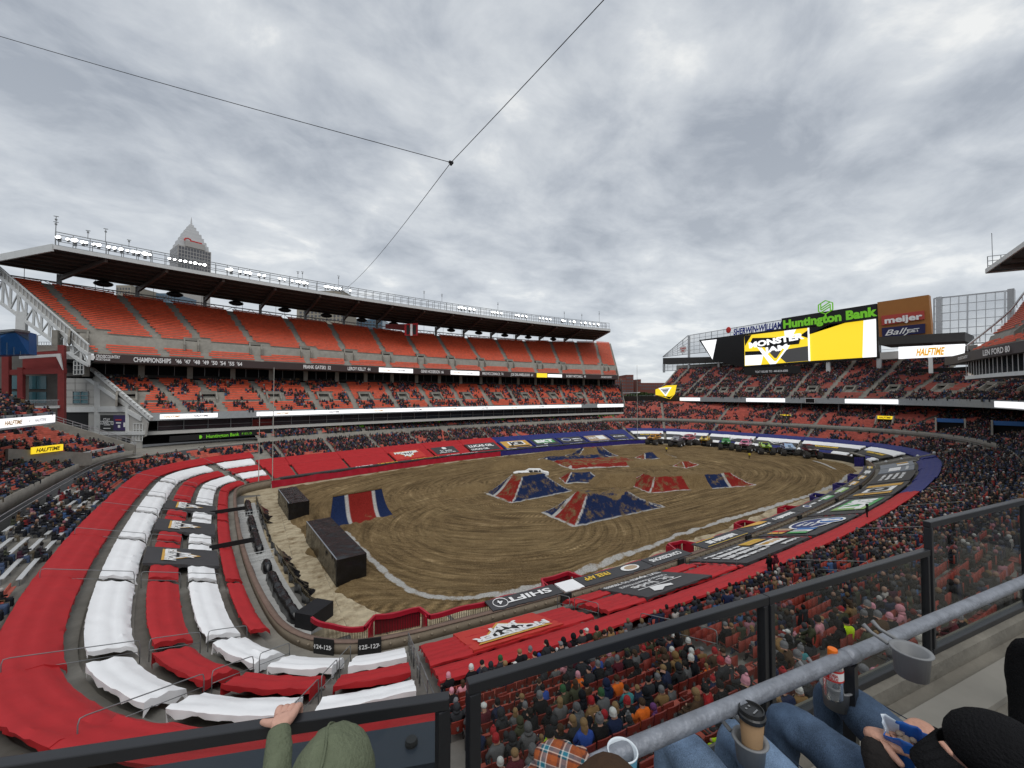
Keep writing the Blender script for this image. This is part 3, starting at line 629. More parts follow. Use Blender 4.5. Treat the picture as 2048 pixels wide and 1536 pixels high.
# rear truss between deck and roof, with oval speaker clusters hung below it
m_ = MB()
for i in range(len(RX) - 1):
    a, b = RP(RX[i], .98, -3.9), RP(RX[i + 1], .98, -3.9); a2, b2 = RP(RX[i], .98, -2.2), RP(RX[i + 1], .98, -2.2)
    m_.bar(a, b, .18); m_.bar(a2, b2, .25); m_.bar(a, a2, .15); m_.bar(a, (a2 + b2) / 2, .12); m_.bar(b, (a2 + b2) / 2, .12)
    m_.bar(a2, RP(RX[i], .98, .1), .08) if i % 2 else None
m_.build('rear_truss', 'grey_steel', stand)
for i in range(len(BX) - 1):
    if i in (7,): continue
    X = (BX[i] + BX[i + 1]) / 2; c = RP(X, .90, -1.3); s = MB(); s.ell(c, (1.9, 1.2, .75), 12, 6); s.bar(c, c + Vector((0, 0, 1.6)), .12); s.bar(c, c - Vector((0, 0, 2.5)), .08)
    tag(s.build('speaker_cluster', 'black', None, True), 'dark oval speaker pod hung under the grandstand roof', 'speaker', 'speaker pods under the far roof')
# banner hanging below the roof
bn = aty(822, 657, 139); m_ = MB(); m_.mi = 0
bx = lambda u0, v0, u1, v1, dy, m: MB().face([aty(u0, v1, 134 - dy), aty(u1, v1, 134 - dy), aty(u1, v0, 134 - dy), aty(u0, v0, 134 - dy)])
hb = MB().prism([aty(809, 671, 134), aty(836, 671, 134), aty(836, 646, 134), aty(809, 648, 134)], (0, 0, 0), (0, .15, 0)).build('hanging_banner', 'tarp_red'); tag(hb, 'square red banner with dark and white H hanging under the far roof', 'banner')
bx(813, 650, 819, 669, .05, 0).build('emblem', 'ink_black', hb); bx(826, 650, 832, 669, .05, 0).build('emblem', 'ink_black', hb); bx(819, 656, 826, 663, .05, 0).build('emblem', 'ink_black', hb); bx(820.5, 648, 825, 671, .07, 0).build('stripe', 'ink_white', hb)
wp = MB().prism([aty(771, 657, 140), aty(809, 661, 140), aty(809, 648, 140), aty(771, 648, 140)], (0, 0, 0), (0, .2, 0)).build('screen_panel', 'red_steel', stand)
# light rig on the roof lip
rig = empty('lighting_catwalk'); tag(rig, 'grey steel lighting catwalk frame along the far roof lip', 'catwalk')
m_ = MB()
LX = np.arange(-33.6, 139.5, 2.36)
for i, X in enumerate(LX):
    a = RP(X, .02, .5); m_.bar(a, a + Vector((0, 0, 3.0)), .16 if i % 3 == 0 else .10); b = a + Vector((0, 1.6, 0)); m_.bar(b, b + Vector((0, 0, 2.9)), .1)
    if i < len(LX) - 1:
        c = RP(LX[i + 1], .02, .5)
        for zz, w in ((.25, .14), (1.55, .10), (3.0, .14)): m_.bar(a + Vector((0, 0, zz)), c + Vector((0, 0, zz)), w)
        m_.bar(a + Vector((0, 1.6, 2.9)), c + Vector((0, 1.6, 2.9)), .12); m_.bar(a + Vector((0, 1.6, 1.5)), c + Vector((0, 1.6, 1.5)), .10)
m_.build('frame', 'grey_steel', rig)
m_ = MB()
for i in range(len(LX) - 1): m_.face([RP(LX[i], .02, .62), RP(LX[i + 1], .02, .62), RP(LX[i + 1], .10, .62), RP(LX[i], .10, .62)])
m_.build('walkway', 'grey_steel', rig)
fl_b = MB().lathe((0, 0, 0), [(.0, .34), (.20, .34), (.28, .10), (.44, -.16)], 12, Matrix.Rotation(-PI / 2 - .5, 3, 'X')).box((0, .30, -.35), (.5, .4, 1.0)).me('housing', 'grey_steel')
fl_l = MB().lathe((0, 0, 0), [(.43, -.16), (.30, -.24), (.0, -.27)], 12, Matrix.Rotation(-PI / 2 - .5, 3, 'X')).me('lens', 'lamp_lens', True)
lit = [(112, 493), (125, 498), (138, 502), (155, 508), (168, 513), (183, 517), (190, 519), (204, 523), (213, 525), (232, 529), (243, 531), (255, 533), (267, 536), (278, 539), (287, 541), (300, 543), (309, 545), (346, 554), (356, 556), (367, 559), (376, 560), (386, 562), (395, 564), (404, 566), (413, 567), (456, 575), (463, 576), (481, 580), (492, 582), (500, 583), (518, 586), (528, 588), (558, 592), (568, 593), (583, 595), (592, 597), (598, 598), (607, 599), (613, 600), (649, 605), (655, 606), (663, 607), (671, 608), (679, 608), (700, 611), (928, 640), (934, 641), (941, 642), (951, 643), (960, 644), (998, 647), (1003, 648), (1010, 648), (1018, 649), (1048, 651), (1054, 651), (1062, 652), (1070, 652), (1098, 654), (1105, 654), (1112, 655), (1120, 655), (1145, 656), (1150, 656), (1160, 657), (1168, 657), (1182, 658), (1190, 658), (1199, 659), (1207, 659), (1215, 659)]
for u, v in lit:
    X = aty(u, v, 121 + 7 * math.sin(max(u, 0) / 1220 * PI)).x
    if not -33.5 < X < 138.5: X = min(max(X, -33.3), 138.3)
    a = RP(X, .02, 2.3) - Vector((0, .35, 0)); e = empty('floodlight', a, rnd.uniform(-.25, .15)); k = rnd.choice((.62, .8, .9, 1.15)) ; e.scale = (k, k, k)
    tag(e, 'round lit floodlight on the catwalk along the far roof', 'floodlight', 'floodlights along the far roof'); add('housing', fl_b, e); add('lens', fl_l, e)
# aerials
for u, v, h in ((86, 490, 3.4), (91, 492, 2.2), (193, 505, 1.8), (226, 515, 3), (270, 525, 1.6), (595, 590, 2), (604, 590, 2.2), (677, 600, 3), (855, 628, 3), (893, 632, 3), (1012, 640, 3), (1150, 650, 3), (1185, 652, 3), (1219, 658, 5)):
    X = max(aty(u, v, 121 + 7 * math.sin(u / 1220 * PI)).x, -33.5); a = RP(min(X, 138.6), .03, 3.4); m_ = MB(); m_.bar(a, a + Vector((0, 0, h)), .09); m_.box(a + Vector((0, 0, h)), (.7, .12, .12)); m_.box(a + Vector((0, 0, h * .8)), (.3, .3, .3))
    tag(m_.build('roof_aerial', 'grey_steel'), 'thin aerial mast on the far roof catwalk', 'aerial', 'aerial masts on the far roof')
# ---- cut end of the stand (left) : raking truss of the upper tier, panelled wall of the middle tier ----
def cut(fo, o): return FARP.at(fo(o), o)[0][0]
def endpt(fo, o, z): p = cut(fo, o); return Vector((p[0], p[1], z))
def ztop_u(o): return float(zu(np.array([endpt(fa_u, o, 0).x]), o, 26.9 + max(o - 8.5, 0) * .66)[0])
tr = MB()
for i in range(12):
    o0, o1 = 8 + i * 2.15, 8 + (i + 1) * 2.15; a, b = endpt(fa_u, o0, ztop_u(o0) - .3), endpt(fa_u, o1, ztop_u(o1) - .3); dp = 2.2 + i * .32; a2, b2 = a - Vector((0, 0, dp)), b - Vector((0, 0, dp + .32)); 
    off = Vector((-.5, -.35, 0)); a, b, a2, b2 = a + off, b + off, a2 + off, b2 + off
    tr.bar(a, b, .5, .7); tr.bar(a2, b2, .4, .6); tr.bar(a, a2, .35); tr.bar(a2, b, .25) if i % 2 == 0 else tr.bar(a, b2, .25)
tr.build('raking_truss', 'white_steel', stand)
pn = MB()
for i in range(12):
    o0, o1 = 8 + i * 2.15, 8 + (i + 1) * 2.15; off = Vector((-.55, -.38, 0)); a, b = endpt(fa_u, o0, ztop_u(o0) + 1.7) + off, endpt(fa_u, o1, ztop_u(o1) + 1.7) + off; a2, b2 = a - Vector((0, 0, 1.7)), b - Vector((0, 0, 1.7)); pn.face([a2, a, b, b2])
pn.build('parapet', 'panel_grey', stand)
rl = MB()
for i in range(25):
    o0 = 8 + i * 1.05; off = Vector((-.7, -.46, 0)); a = endpt(fa_u, o0, ztop_u(o0)) + off; rl.bar(a, a + Vector((0, 0, 1.75)), .12)
rl.bar(endpt(fa_u, 8, ztop_u(8) + 1.75) + Vector((-.6, -.4, 0)), endpt(fa_u, 33.5, ztop_u(33.5) + 1.75) + Vector((-.6, -.4, 0)), .25); rl.build('parapet_posts', 'white_steel', stand)
leg = endpt(fa_u, 26, 0) + Vector((-.6, -.4, 0)); MB().bar(leg + Vector((0, 0, 14)), leg + Vector((0, 0, 36.5)), 1.4, 1.4).build('prop_column', 'white_steel', stand)
# panelled end wall of the middle tier, laid out on its own cut plane
dn = (endpt(fa_m, 20, 0) - endpt(fa_m, 0, 0)).normalized(); nn = Vector((-dn.y, dn.x, 0)); up_ = Vector((0, 0, 1)); EP0 = endpt(fa_m, 0, 0)
def EW(u, v, d=.5):
    r_ = Vector(ray(u, v)); p0 = EP0 + nn * d; return Vector((0, 0, H)) + r_ * (((p0 - Vector((0, 0, H))).dot(nn)) / r_.dot(nn))
ew = MB().prism([EW(u, v, .2) for u, v in ((130, 692), (150, 692), (168, 712), (170, 737), (182, 740), (290, 836), (298, 845), (294, 872), (285, 876), (285, 930), (100, 930), (100, 741), (130, 738))], (0, 0, 0), nn * .3).build('end_wall', 'panel_grey', stand)
for pts, w, h in ((((178, 733), (303, 838)), .5, .8), (((122, 741), (151.5, 740)), .3, .9), (((151.5, 740), (258, 814)), .25, .8), (((122, 819), (248, 818)), .3, 1.2), (((248, 818), (283, 838)), .3, .9), (((195, 764), (195, 868)), .6, .9), (((122, 867), (288, 866)), .3, .7), (((255, 812), (255, 866)), .4, .6)): MB().bar(EW(*pts[0], .66), EW(*pts[1], .66), w, h).build('cornice', 'white_steel', ew)
for q in np.linspace(.04, .96, 17): MB().box(EW(178 + 125 * q, 731 + 105 * q, .8), (.35, .35, .18)).build('bracket', 'concrete_dark', ew)
def EQ(u0, u1, v0, v1, d, th, m, name, par): return MB().prism([EW(u0, v1, d), EW(u1, v1, d), EW(u1, v0, d), EW(u0, v0, d)], (0, 0, 0), nn * th).build(name, m, par)
wn = EQ(146, 176.5, 783, 807, .52, .08, 'glass_teal', 'window', ew); fr = MB(); [fr.bar(EW(u, 783, .65), EW(u, 807, .65), .12) for u in (146, 161, 176.5)]; [fr.bar(EW(146, v, .65), EW(176.5, v, .65), .12) for v in (783, 791, 799, 807)]; fr.build('frame', 'grey_steel', wn)
EQ(130, 176.5, 825, 861, .52, .06, 'deep_shade', 'loading_opening', ew)
for v in (752, 766, 780, 794, 808): MB().bar(EW(130, v, .53), EW(min(150 + (v - 740) * 1.35, 193), v, .53), .03, .06).build('panel_joint', 'concrete_dark', ew)
for u in (150, 172): MB().bar(EW(u, 745 + (u - 150), .53), EW(u, 782, .53), .06, .03).build('panel_joint', 'concrete_dark', ew)
m_ = MB(); [m_.bar(EW(u, 861, .9), EW(u, 851, .9), .06) for u in range(132, 196, 4)]; m_.bar(EW(131, 851, .9), EW(196, 852, .9), .08); m_.build('balcony_rail', 'galv', ew)
EQ(222, 262, 873, 884, .52, .08, 'concrete', 'sign_plate', ew); EQ(246, 260, 876, 888, .62, .25, 'black', 'wall_screen', ew)
ps = EQ(201.5, 254, 830, 861.5, .72, .1, 'ink_black', 'poster', None); tag(ps, 'black and purple poster board on the panelled end wall', 'poster'); EQ(227, 253.5, 830.5, 861, .83, .02, mat('ink_purple', (.035, .018, .10), .6).name, 'purple_half', ps)
for t_, u, v, hh, ww, mm in (('STAY', 213.5, 840, .75, 2.2, 'ink_white'), ('CONNECTED', 214, 845.5, .75, 4.6, 'ink_white')): put_text(t_, mm, ps, EW(u, v, .9), -dn, up_, hh, ww, bold=.02)
EQ(247, 250.5, 845, 854, .88, .02, 'ink_white', 'print', ps); EQ(236, 240.5, 850, 855.5, .88, .02, 'ink_white', 'print', ps); EQ(207, 221, 856, 857.5, .88, .02, 'ink_white', 'print', ps); EQ(208, 220, 849.5, 850.6, .88, .02, 'ink_white', 'print', ps); EQ(231, 243, 838.5, 841, .88, .02, 'ink_red', 'print', ps); EQ(232, 242, 844.5, 847, .88, .02, 'ink_white', 'print', ps)
# glazed bay at the corner of each suite level
for o_, z0, z1 in ((.9, 8.8, 12.3), (9.5, 22.6, 25.4)):
    f0 = fa_m if z0 < 20 else fa_u; g = MB(); a, b = endpt(f0, o_, z0) + Vector((-.4, -.5, 0)), endpt(f0, o_ + 2.6, z0) + Vector((-.4, -.5, 0)); 
    for q in np.linspace(0, 1, 4): g.bar(a.lerp(b, q), a.lerp(b, q) + Vector((0, 0, z1 - z0)), .14)
    for q in (0, .33, .66, 1): g.bar(a + Vector((0, 0, q * (z1 - z0))), b + Vector((0, 0, q * (z1 - z0))), .12)
    bay = g.build('corner_bay', 'white_steel', stand); MB().face([a + Vector((.05, .1, 0)), b + Vector((.05, .1, 0)), b + Vector((.05, .1, z1 - z0)), a + Vector((.05, .1, z1 - z0))]).build('glass', 'glass_dark', bay)
# right cut end
we = MB()
we.prism([endpt(fb_u, 8, 25.2), endpt(fb_u, 8, 27), endpt(fb_u, 12, 31), endpt(fb_u, 33, 45.5), endpt(fb_u, 33, 40)], (0.1, 0, 0), (.9, .2, 0)); we.prism([endpt(fb_m, 0, 12.6), endpt(fb_m, 0, 14.6), endpt(fb_m, 15.5, 23), endpt(fb_m, 12, 26), endpt(fb_m, 13.5, 12)], (.1, 0, 0), (.8, .2, 0)); we.prism([endpt(fb_m, 4, 2), endpt(fb_m, 4, 13), endpt(fb_m, 9, 13), endpt(fb_m, 9, 2)], (.1, 0, 0), (.8, .2, 0))
we.build('end_wall', 'concrete', stand)
# ---- ribbon screens and fascia lettering on the far stand ----
def ribbon(path, s0, s1, o, z0, z1, label, texts=(), cat='screen', group=None, m='led_white'):
    mb = MB(); n = max(int(abs(s1 - s0) / 3), 1); ts = np.linspace(s0, s1, n + 1); inw = lambda t: path.nrm(t) * -.12
    for a, b in zip(ts[:-1], ts[1:]): mb.face([path.pt(a, o, z0) + inw(a), path.pt(b, o, z0) + inw(b), path.pt(b, o, z1) + inw(b), path.pt(a, o, z1) + inw(a)])
    for a, b in zip(ts[:-1], ts[1:]): mb.face([path.pt(a, o, z1) + inw(a), path.pt(b, o, z1) + inw(b), path.pt(b, o, z1), path.pt(a, o, z1)])
    sc = mb.build('ribbon_screen', m); tag(sc, label, cat, group)
    for t_, q, mm, hh in texts:
        s = s0 + (s1 - s0) * q; c = path.pt(s, o, (z0 + z1) / 2) + inw(s) * 1.2; d = (path.pt(s + .5, o, 0) - path.pt(s - .5, o, 0)); d = d if path is FARP else -d
        put_text(t_, mm, sc, c, d, (0, 0, 1), hh, shear=.25, bold=.02, lift=.06)
    return sc
def sU(u, v, Y): return sX(FARP, aty(u, v, Y).x)
HT = [('HALFTIME', .05 + .11 * i, 'ink_gold' if i % 2 == 0 else 'ink_black', .42) for i in range(9)] + [('V', .105 + .11 * i, 'ink_black', .3) for i in range(8)]
ribbon(FARP, sU(513, 828, 112.5), sU(1168, 813, 115), -.1, 13.2, 14.2, 'long white lit ribbon screen along the far middle deck', HT)
ribbon(FARP, sU(320, 832, 110.3), sU(435, 832, 111.6), -.1, 13.2, 14.2, 'short white ribbon screen beside the panelled end wall', [('HALFTIME', .2, 'ink_gold', .4), ('HALFTIME', .7, 'ink_black', .4), ('V', .45, 'ink_black', .3)])
ribbon(FARP, sU(1201, 812, 114.2), sU(1250, 810, 113.6), -.1, 12.95, 14.2, 'short white ribbon screen at the far end of the middle deck')
ribbon(FARP, sU(760, 741, 125), sU(828, 741, 125), 7.75, 25.3, 26.7, 'white lit panel on the brown fascia between two player names', [('HALFTIME', .2, 'ink_gold', .4), ('HALFTIME', .65, 'ink_black', .4)])
ribbon(FARP, sU(901, 748, 126), sU(958, 748, 126), 7.75, 25.3, 26.7, 'white lit panel on the brown fascia below the roof middle', [('HALFTIME', .2, 'ink_gold', .4), ('HALFTIME', .65, 'ink_black', .4)])
ribbon(FARP, sU(1073, 751, 125), sU(1093, 751, 125), 7.75, 25.2, 26.9, 'small yellow lit panel on the brown fascia', m='led_yellow')
ribbon(FARP, sU(1094, 751, 125), sU(1121, 751, 125), 7.75, 25.4, 26.6, 'small white lit panel next to the yellow one on the fascia', m='led_white')
fs = empty('fascia_lettering', (0, 0, 0)); tag(fs, 'white block lettering along the brown upper deck fascia', 'lettering')
for t_, u0, u1, v, Y, hh in (('CROSSCOUNTRY', 215, 261, 711.5, 117.5, .62), ('MORTGAGE', 215, 242, 716.5, 117.4, .40), ('CHAMPIONSHIPS', 287, 359, 721, 119, 1.0), ("'46", 367, 379, 724.5, 119.6, .9), ("'47", 384, 396, 725.5, 119.9, .9), ("'48", 401.5, 414, 726.3, 120.1, .9), ("'49", 419, 431, 727.3, 120.4, .9), ("'50", 436, 447.5, 728, 120.7, .9), ("'54", 452, 463.5, 729, 121, .9), ("'55", 468.5, 480, 729.7, 121.3, .9), ("'64", 484.5, 495, 730.5, 121.6, .9), ('FRANK GATSKI  52', 612, 667, 737.5, 123.8, .95), ('LEROY KELLY  44', 698, 744, 741, 124.8, .95), ('GENE HICKERSON  66', 842, 888, 746, 125.8, .95), ('MIKE MCCORMACK  74', 964, 1006, 749.5, 125.9, .95), ('JOE DELAMIELLEURE  64', 1021, 1065, 751, 125.5, .95), ('BOBBY MITCHELL  49', 1132, 1169, 752, 124, .95), ('CROSSCOUNTRY', 1204, 1224, 752, 121.5, .8)):
    xa, xb = aty(u0, v, Y).x, aty(u1, v, Y).x; s = sX(FARP, (xa + xb) / 2); d = FARP.pt(s + 1, 0) - FARP.pt(s - 1, 0); put_text(t_, 'ink_white', fs, FARP.pt(s, 7.75, 26.05 if hh > .65 or u0 > 1000 else (26.4 if hh > .5 else 25.75)), d, (0, 0, 1), hh, xb - xa, bold=.03, lift=.05)
s = sX(FARP, aty(206, 711, 117).x); MB().lathe(FARP.pt(s, 7.7, 26.1), [(0, 0), (.55, 0)], 14, Matrix.Rotation(PI / 2, 3, 'X')).build('emblem', 'ink_white', fs)
# ================= SCOREBOARD END STAND =================
ENDP = Path([(161, 130), (164, 121), (165.5, 100), (166.5, 75), (166.5, 52), (164, 36), (156, 22), (142, 12), (124, 6.5), (100, 3.2), (80, 2.0)], False, -1)
end = empty('end_stand'); tag(end, 'single deep tier of salmon seats below the big video board', 'stand')
ER = [(i * .8, (i + 1) * .8, 16.7 + .41 * i) for i in range(37)]
SE = 98.0   # path length where the deck turns the corner into the near side
V, Q = stepped(ENDP, ER, 8.5, SE, 1.5); add('tier', mesh_np('tier', V, Q, 'concrete'), end)
V, Q = stepped(ENDP, ER[:20], SE, 172, 1.5); add('tier', mesh_np('tier', V, Q, 'concrete'), end)
def eb(name, rows, a, b, m): V, Q = stepped(ENDP, rows, a, b, 1.5); return add(name, mesh_np(name, V, Q, m), end)
eb('deck_edge', [(-.05, -.05, 15.2), (-.05, -.05, 17.15), (-.05, .1, 17.15)], 8.5, 172, 'grey_steel'); eb('soffit', [(-.05, 14, 15.2)], 8.5, 172, 'concrete_dark'); eb('recess', [(11, 11, 8), (11, 11, 15.2)], 8.5, 172, 'deep_shade')
eb('back_wall', [(29.7, 29.7, 31), (29.7, 29.7, 34)], 8.5, SE, 'concrete_dark'); eb('back_wall', [(16.1, 16.1, 23), (16.1, 16.1, 26.5)], SE - 6, 172, 'deep_shade')
for t in range(14, 96, 11): MB().bar(ENDP.pt(t, 3, 9.5), ENDP.pt(t, 3, 15.3), .3).build('column', 'grey_steel', end)
EA = list(np.arange(13, 172, 10.6)); PE = [float(q) for q in np.arange(18.3, 172, 10.6)]
for t in PE: portal(ENDP, t, 4.9, 18.9, 2.8, 2.5, 3.4, end)
def end_rows():
    P_, Z_, N2, T2 = [], [], [], []
    for o0, o1, z in ER:
        o = (o0 + o1) / 2 + .1; lim = 172 if o < 16 else SE
        p, n, ts = ENDP.row(o, 9.5, lim, .52); ok = np.ones(len(p), bool)
        for a in EA: ok &= np.abs(ts - a) * (1 + o / 120) > .8
        if 4.7 < o < 8.6:
            for a in PE: ok &= np.abs(ts - a) > 1.9
        if 4.0 < o < 4.9: ok &= False
        P_.append(p[ok]); N2.append(n[ok]); Z_.append(np.full(ok.sum(), z)); T2.append(ts[ok])
    return np.vstack(P_), np.concatenate(Z_), np.vstack(N2), np.concatenate(T2)
p, z, n, ts = end_rows(); make_seats('end_seats', p, z, n, (.33, .06, .042), 'rows of salmon seats in the tier below the video board', .08)  # seat colour darkened to carry the shade on this tier
k = pick(p, .66, .14, 5, .33, .56); make_crowd('end_crowd', p[k], z[k], n[k], 'crowd seated in the tier below the video board')
def wribbon(t0, t1, label, texts): ribbon(ENDP, t0, t1, -.1, 15.45, 16.85, label, texts)
def tE(u): # path position whose deck edge shows at photo column u
    best = None
    for t in np.arange(9, 172, .25):
        q = ENDP.pt(t, 0); f = q.x * fx + q.y * fy; uu = 1024 + F * (q.x * fy - q.y * fx) / f
        if best is None or abs(uu - u) < best[0]: best = (abs(uu - u), t)
    return best[1]
for a, b, l in ((1340, 1400, 'short white ribbon screen above the yellow corner screen'), (1492, 1570, 'white ribbon screen below the middle of the video board'), (1690, 1798, 'white ribbon screen below the orange sign board'), (1990, 2060, 'white ribbon screen on the near side deck edge')): wribbon(tE(a), tE(b), l, [('HALFTIME', .2, 'ink_gold', .5), ('HALFTIME', .65, 'ink_black', .5), ('V', .42, 'ink_black', .35), ('V', .88, 'ink_black', .35)])
cl = ENDP.pt(tE(1620), -.3, 16.1); ck = MB().box(cl, (.3, 2.6, 1.4)).build('clock_box', 'led_black'); tag(ck, 'small black game clock with pale frame on the end deck edge', 'clock'); fr = MB(); [fr.bar(cl + Vector((-.2, y0, z0)), cl + Vector((-.2, y1, z1)), .14) for y0, z0, y1, z1 in ((-1.4, -.8, 1.4, -.8), (-1.4, .8, 1.4, .8), (-1.4, -.8, -1.4, .8), (1.4, -.8, 1.4, .8))]; fr.build('frame', 'white_steel', ck)
# ---- video board ----
SBX = 185.0
def S_(u, v, d=0.): return atx(u, v, SBX - d)
def poly(pts, d, m, par, name, th=.0, f=None):
    f = f or S_; q = [f(u, v, d) for u, v in pts]; mb = MB()
    if th: mb.prism(q, (0, 0, 0), (th, 0, 0))
    else: mb.face(q)
    return mb.build(name, m, par)
sb = empty('video_board', S_(1620, 735)); sb.location = (0, 0, 0); tag(sb, 'huge black video board showing a yellow and white monster truck graphic', 'scoreboard')
poly([(1486, 668), (1563, 657), (1755, 633), (1758, 716), (1488, 736)], 0, 'led_black', sb, 'cabinet', 3.0)
sl = poly([(1488.5, 671.3), (1615.4, 655.7), (1617.5, 722), (1489.5, 732)], .10, 'led_yellow', sb, 'left_screen')
poly([(1490, 703), (1560, 700), (1560, 708), (1490, 711)], .16, 'led_black', sl, 'graphic'); poly([(1490, 711), (1527, 709), (1522, 729.5), (1490, 731)], .16, 'led_white', sl, 'graphic')
poly([(1570, 699), (1616, 692), (1617, 721.5), (1572, 725), (1560, 715)], .18, 'led_dark', sl, 'graphic'); poly([(1488.5, 671.3), (1503, 669.7), (1490, 692)], .18, 'led_black', sl, 'graphic')
poly([(1568, 661.5), (1592, 658.5), (1583, 676), (1570, 674)], .18, 'led_white', sl, 'graphic'); poly([(1600, 671), (1616, 660), (1616, 676)], .18, 'led_black', sl, 'graphic')
tri = poly([(1514, 694), (1583, 686), (1552, 727.5), (1540, 728.5)], .22, 'led_white', sl, 'graphic'); poly([(1521, 693), (1577, 687), (1553, 722), (1548, 722)], .26, 'led_yellow', sl, 'graphic'); poly([(1527, 692.5), (1571, 688), (1553, 716), (1549, 716)], .30, 'led_dark', sl, 'graphic')
poly([(1499, 688), (1505, 676), (1602, 674), (1598, 688), (1560, 692), (1520, 695)], .34, 'led_black', sl, 'graphic')
rgt = Vector((0, -1, 0)); upv = Vector((0, 0, 1))
put_text('MONSTER', 'led_white', sb, S_(1550, 681.5, .40), (0, -1, .09), upv, 2.3, 21, bold=.05, name='lettering'); put_text('JAM', 'led_white', sb, S_(1551, 697, .40), (0, -1, .09), upv, 2.1, 9, bold=.05)
sr = poly([(1618.5, 655.3), (1752, 637.5), (1753.5, 713.5), (1620, 722)], .10, 'led_yellow', sb, 'right_screen'); poly([(1618.5, 655.3), (1690, 645.8), (1657, 650), (1618.5, 669)], .16, 'led_black', sr, 'graphic'); poly([(1727, 640.8), (1752, 637.5), (1753.5, 713.5), (1725, 715.3)], .18, 'led_white', sr, 'graphic')
MB().bar(S_(1617, 655.5, .2), S_(1619, 722, .2), .5).build('seam', 'led_white', sb)
poly([(1563, 637), (1753, 607), (1753.5, 636.5), (1563, 659.5)], .8, 'led_black', sb, 'header', 4.0)
put_text('Huntington Bank', 'ink_lime', sb, S_(1653, 636.5, .95), (0, -1, .015), upv, 3.1, 29.5, bold=.05)
MATS['ink_lime'].node_tree.nodes['Principled BSDF'].inputs['Emission Color'].default_value = (.16, .5, .02, 1); MATS['ink_lime'].node_tree.nodes['Principled BSDF'].inputs['Emission Strength'].default_value = .35
hx = S_(1651, 614.5, 1.0); hp = [hx + Vector((0, 2.6 * math.sin(a), 2.6 * math.cos(a))) for a in np.arange(6) * PI / 3]; em = MB(); [em.bar(hp[i], hp[(i + 1) % 6], .34) for i in range(6)]
for q in (-.9, 0, .9): em.bar(hx + Vector((0, 1.5, q - .9)), hx + Vector((0, -1.5, q + .9)), .34)
em.bar(hx + Vector((0, 1.5, -.9)), hx + Vector((0, 1.5, 1.6)), .3); em.bar(hx + Vector((0, -1.5, -1.6)), hx + Vector((0, -1.5, .9)), .3); em.bar(hp[3], hp[3] - Vector((0, 0, 1.2)), .4)
em.build('hexagon_emblem', 'ink_lime', sb)
def Wg(u, v, d=0.): q = (1488 - u) / 90; return atx(u, v, SBX + 5 * q - d)
poly([(1397.7, 680), (1486, 668), (1488, 735), (1425, 720.5)], 0, 'led_black', sb, 'wing', 2.0, Wg); poly([(1402.5, 682), (1433.4, 678.7), (1425, 719)], .15, 'led_white', sb, 'wing_screen', 0, Wg)
poly([(1489, 736), (1600, 731), (1601, 746), (1489, 751)], 2, 'ink_black', sb, 'text_board', .4); put_text('TEXT ISSUES TO  440-824-6000', 'led_grey', sb, S_(1542, 742.5, 2.15), rgt, upv, .85, 12.5)
for u, v0, v1 in ((1530, 735, 762), (1657, 722, 746), (1758.5, 716, 740)): MB().bar(S_(u, v0, -1), S_(u, v1 + 6, -1), 1.2).build('column', 'white_steel', sb)
ob = poly([(1754.5, 604.5), (1857, 589.5), (1864, 671), (1758.5, 681)], .5, mat('board_orange', (.34, .14, .035), .6, .06, .5), None, 'sign_board', 3.0); tag(ob, 'large plain orange sign board carrying red and navy signs', 'billboard')
r1 = poly([(1762.5, 632), (1848, 621), (1849, 638), (1763.5, 651)], 1.0, mat('sign_red', (.42, .06, .045), .55, .06), ob, 'red_sign', .4); put_text('meijer', 'ink_white', ob, S_(1806, 636.5, 1.1), (0, -1, .02), upv, 2.0, 9.3, bold=.04)
r2 = poly([(1763.5, 656), (1850, 647), (1850, 666), (1764.5, 675)], 1.0, mat('sign_navy', (.018, .018, .075), .55, .06), ob, 'navy_sign', .4); put_text('Bally', 'ink_white', ob, S_(1798, 662.5, 1.1), (0, -1, .03), upv, 1.9, 7.2, bold=.01, shear=.4); put_text('BET', 'ink_white', ob, S_(1828, 660.5, 1.1), (0, -1, .03), upv, 1.1, 2.6, bold=.03)
# letters on the wind screen
sw = empty('paint_sign'); tag(sw, 'blue raised paint shop lettering on the screen beside the video board', 'sign'); put_text('SHERWIN-WILLIAMS', mat('sign_blue', (.02, .035, .26), .5).name, sw, atx(1516, 657, 188), (0, -1, .02), upv, 2.7, 21.5, bold=.04, shear=.2)
em = MB(); c = atx(1457, 660, 188); em.ell(c, (.3, 1.2, 1.5), 12, 8); em.build('emblem', 'ink_red', sw)
def grid(name, quad, nu, nv, w, m, label, th=.25):
    a, b, c, d = quad; g = MB()   # a-b bottom, d-c top
    for i in range(nu + 1): t = i / nu; g.bar(a.lerp(b, t), d.lerp(c, t), w if i % 4 else w * 2)
    for j in range(nv + 1): t = j / nv; g.bar(a.lerp(d, t), b.lerp(c, t), w if j not in (0, nv) else w * 2)
    o = g.build(name, m); tag(o, label, 'screen'); gm = mat('screen_film', (.62, .66, .68), .3, 0); 
    return o
film = bpy.data.materials.new('film'); film.use_nodes = True; _b = film.node_tree.nodes['Principled BSDF']; _b.inputs['Alpha'].default_value = .30; _b.inputs['Base Color'].default_value = (.5, .53, .55, 1); _b.inputs['Roughness'].default_value = .3; MATS['film'] = film
def film_face(par, pts): MB().face(pts).build('film', 'film', par)
q = [atx(1868, 690, 172), aty(2030, 683, 12.2), aty(2030, 580, 12.2), atx(1868, 597, 172)]; g = grid('wind_screen', q, 9, 6, .16, 'galv', 'pale framed wind screen right of the orange sign board'); film_face(g, q)
for u, v0, v1 in ((1878, 594, 684), (2022, 578, 690)): MB().bar(atx(u, v0, 171 if u < 1900 else 158), atx(u, v1, 171 if u < 1900 else 158), 1.1).build('column', 'galv', g)
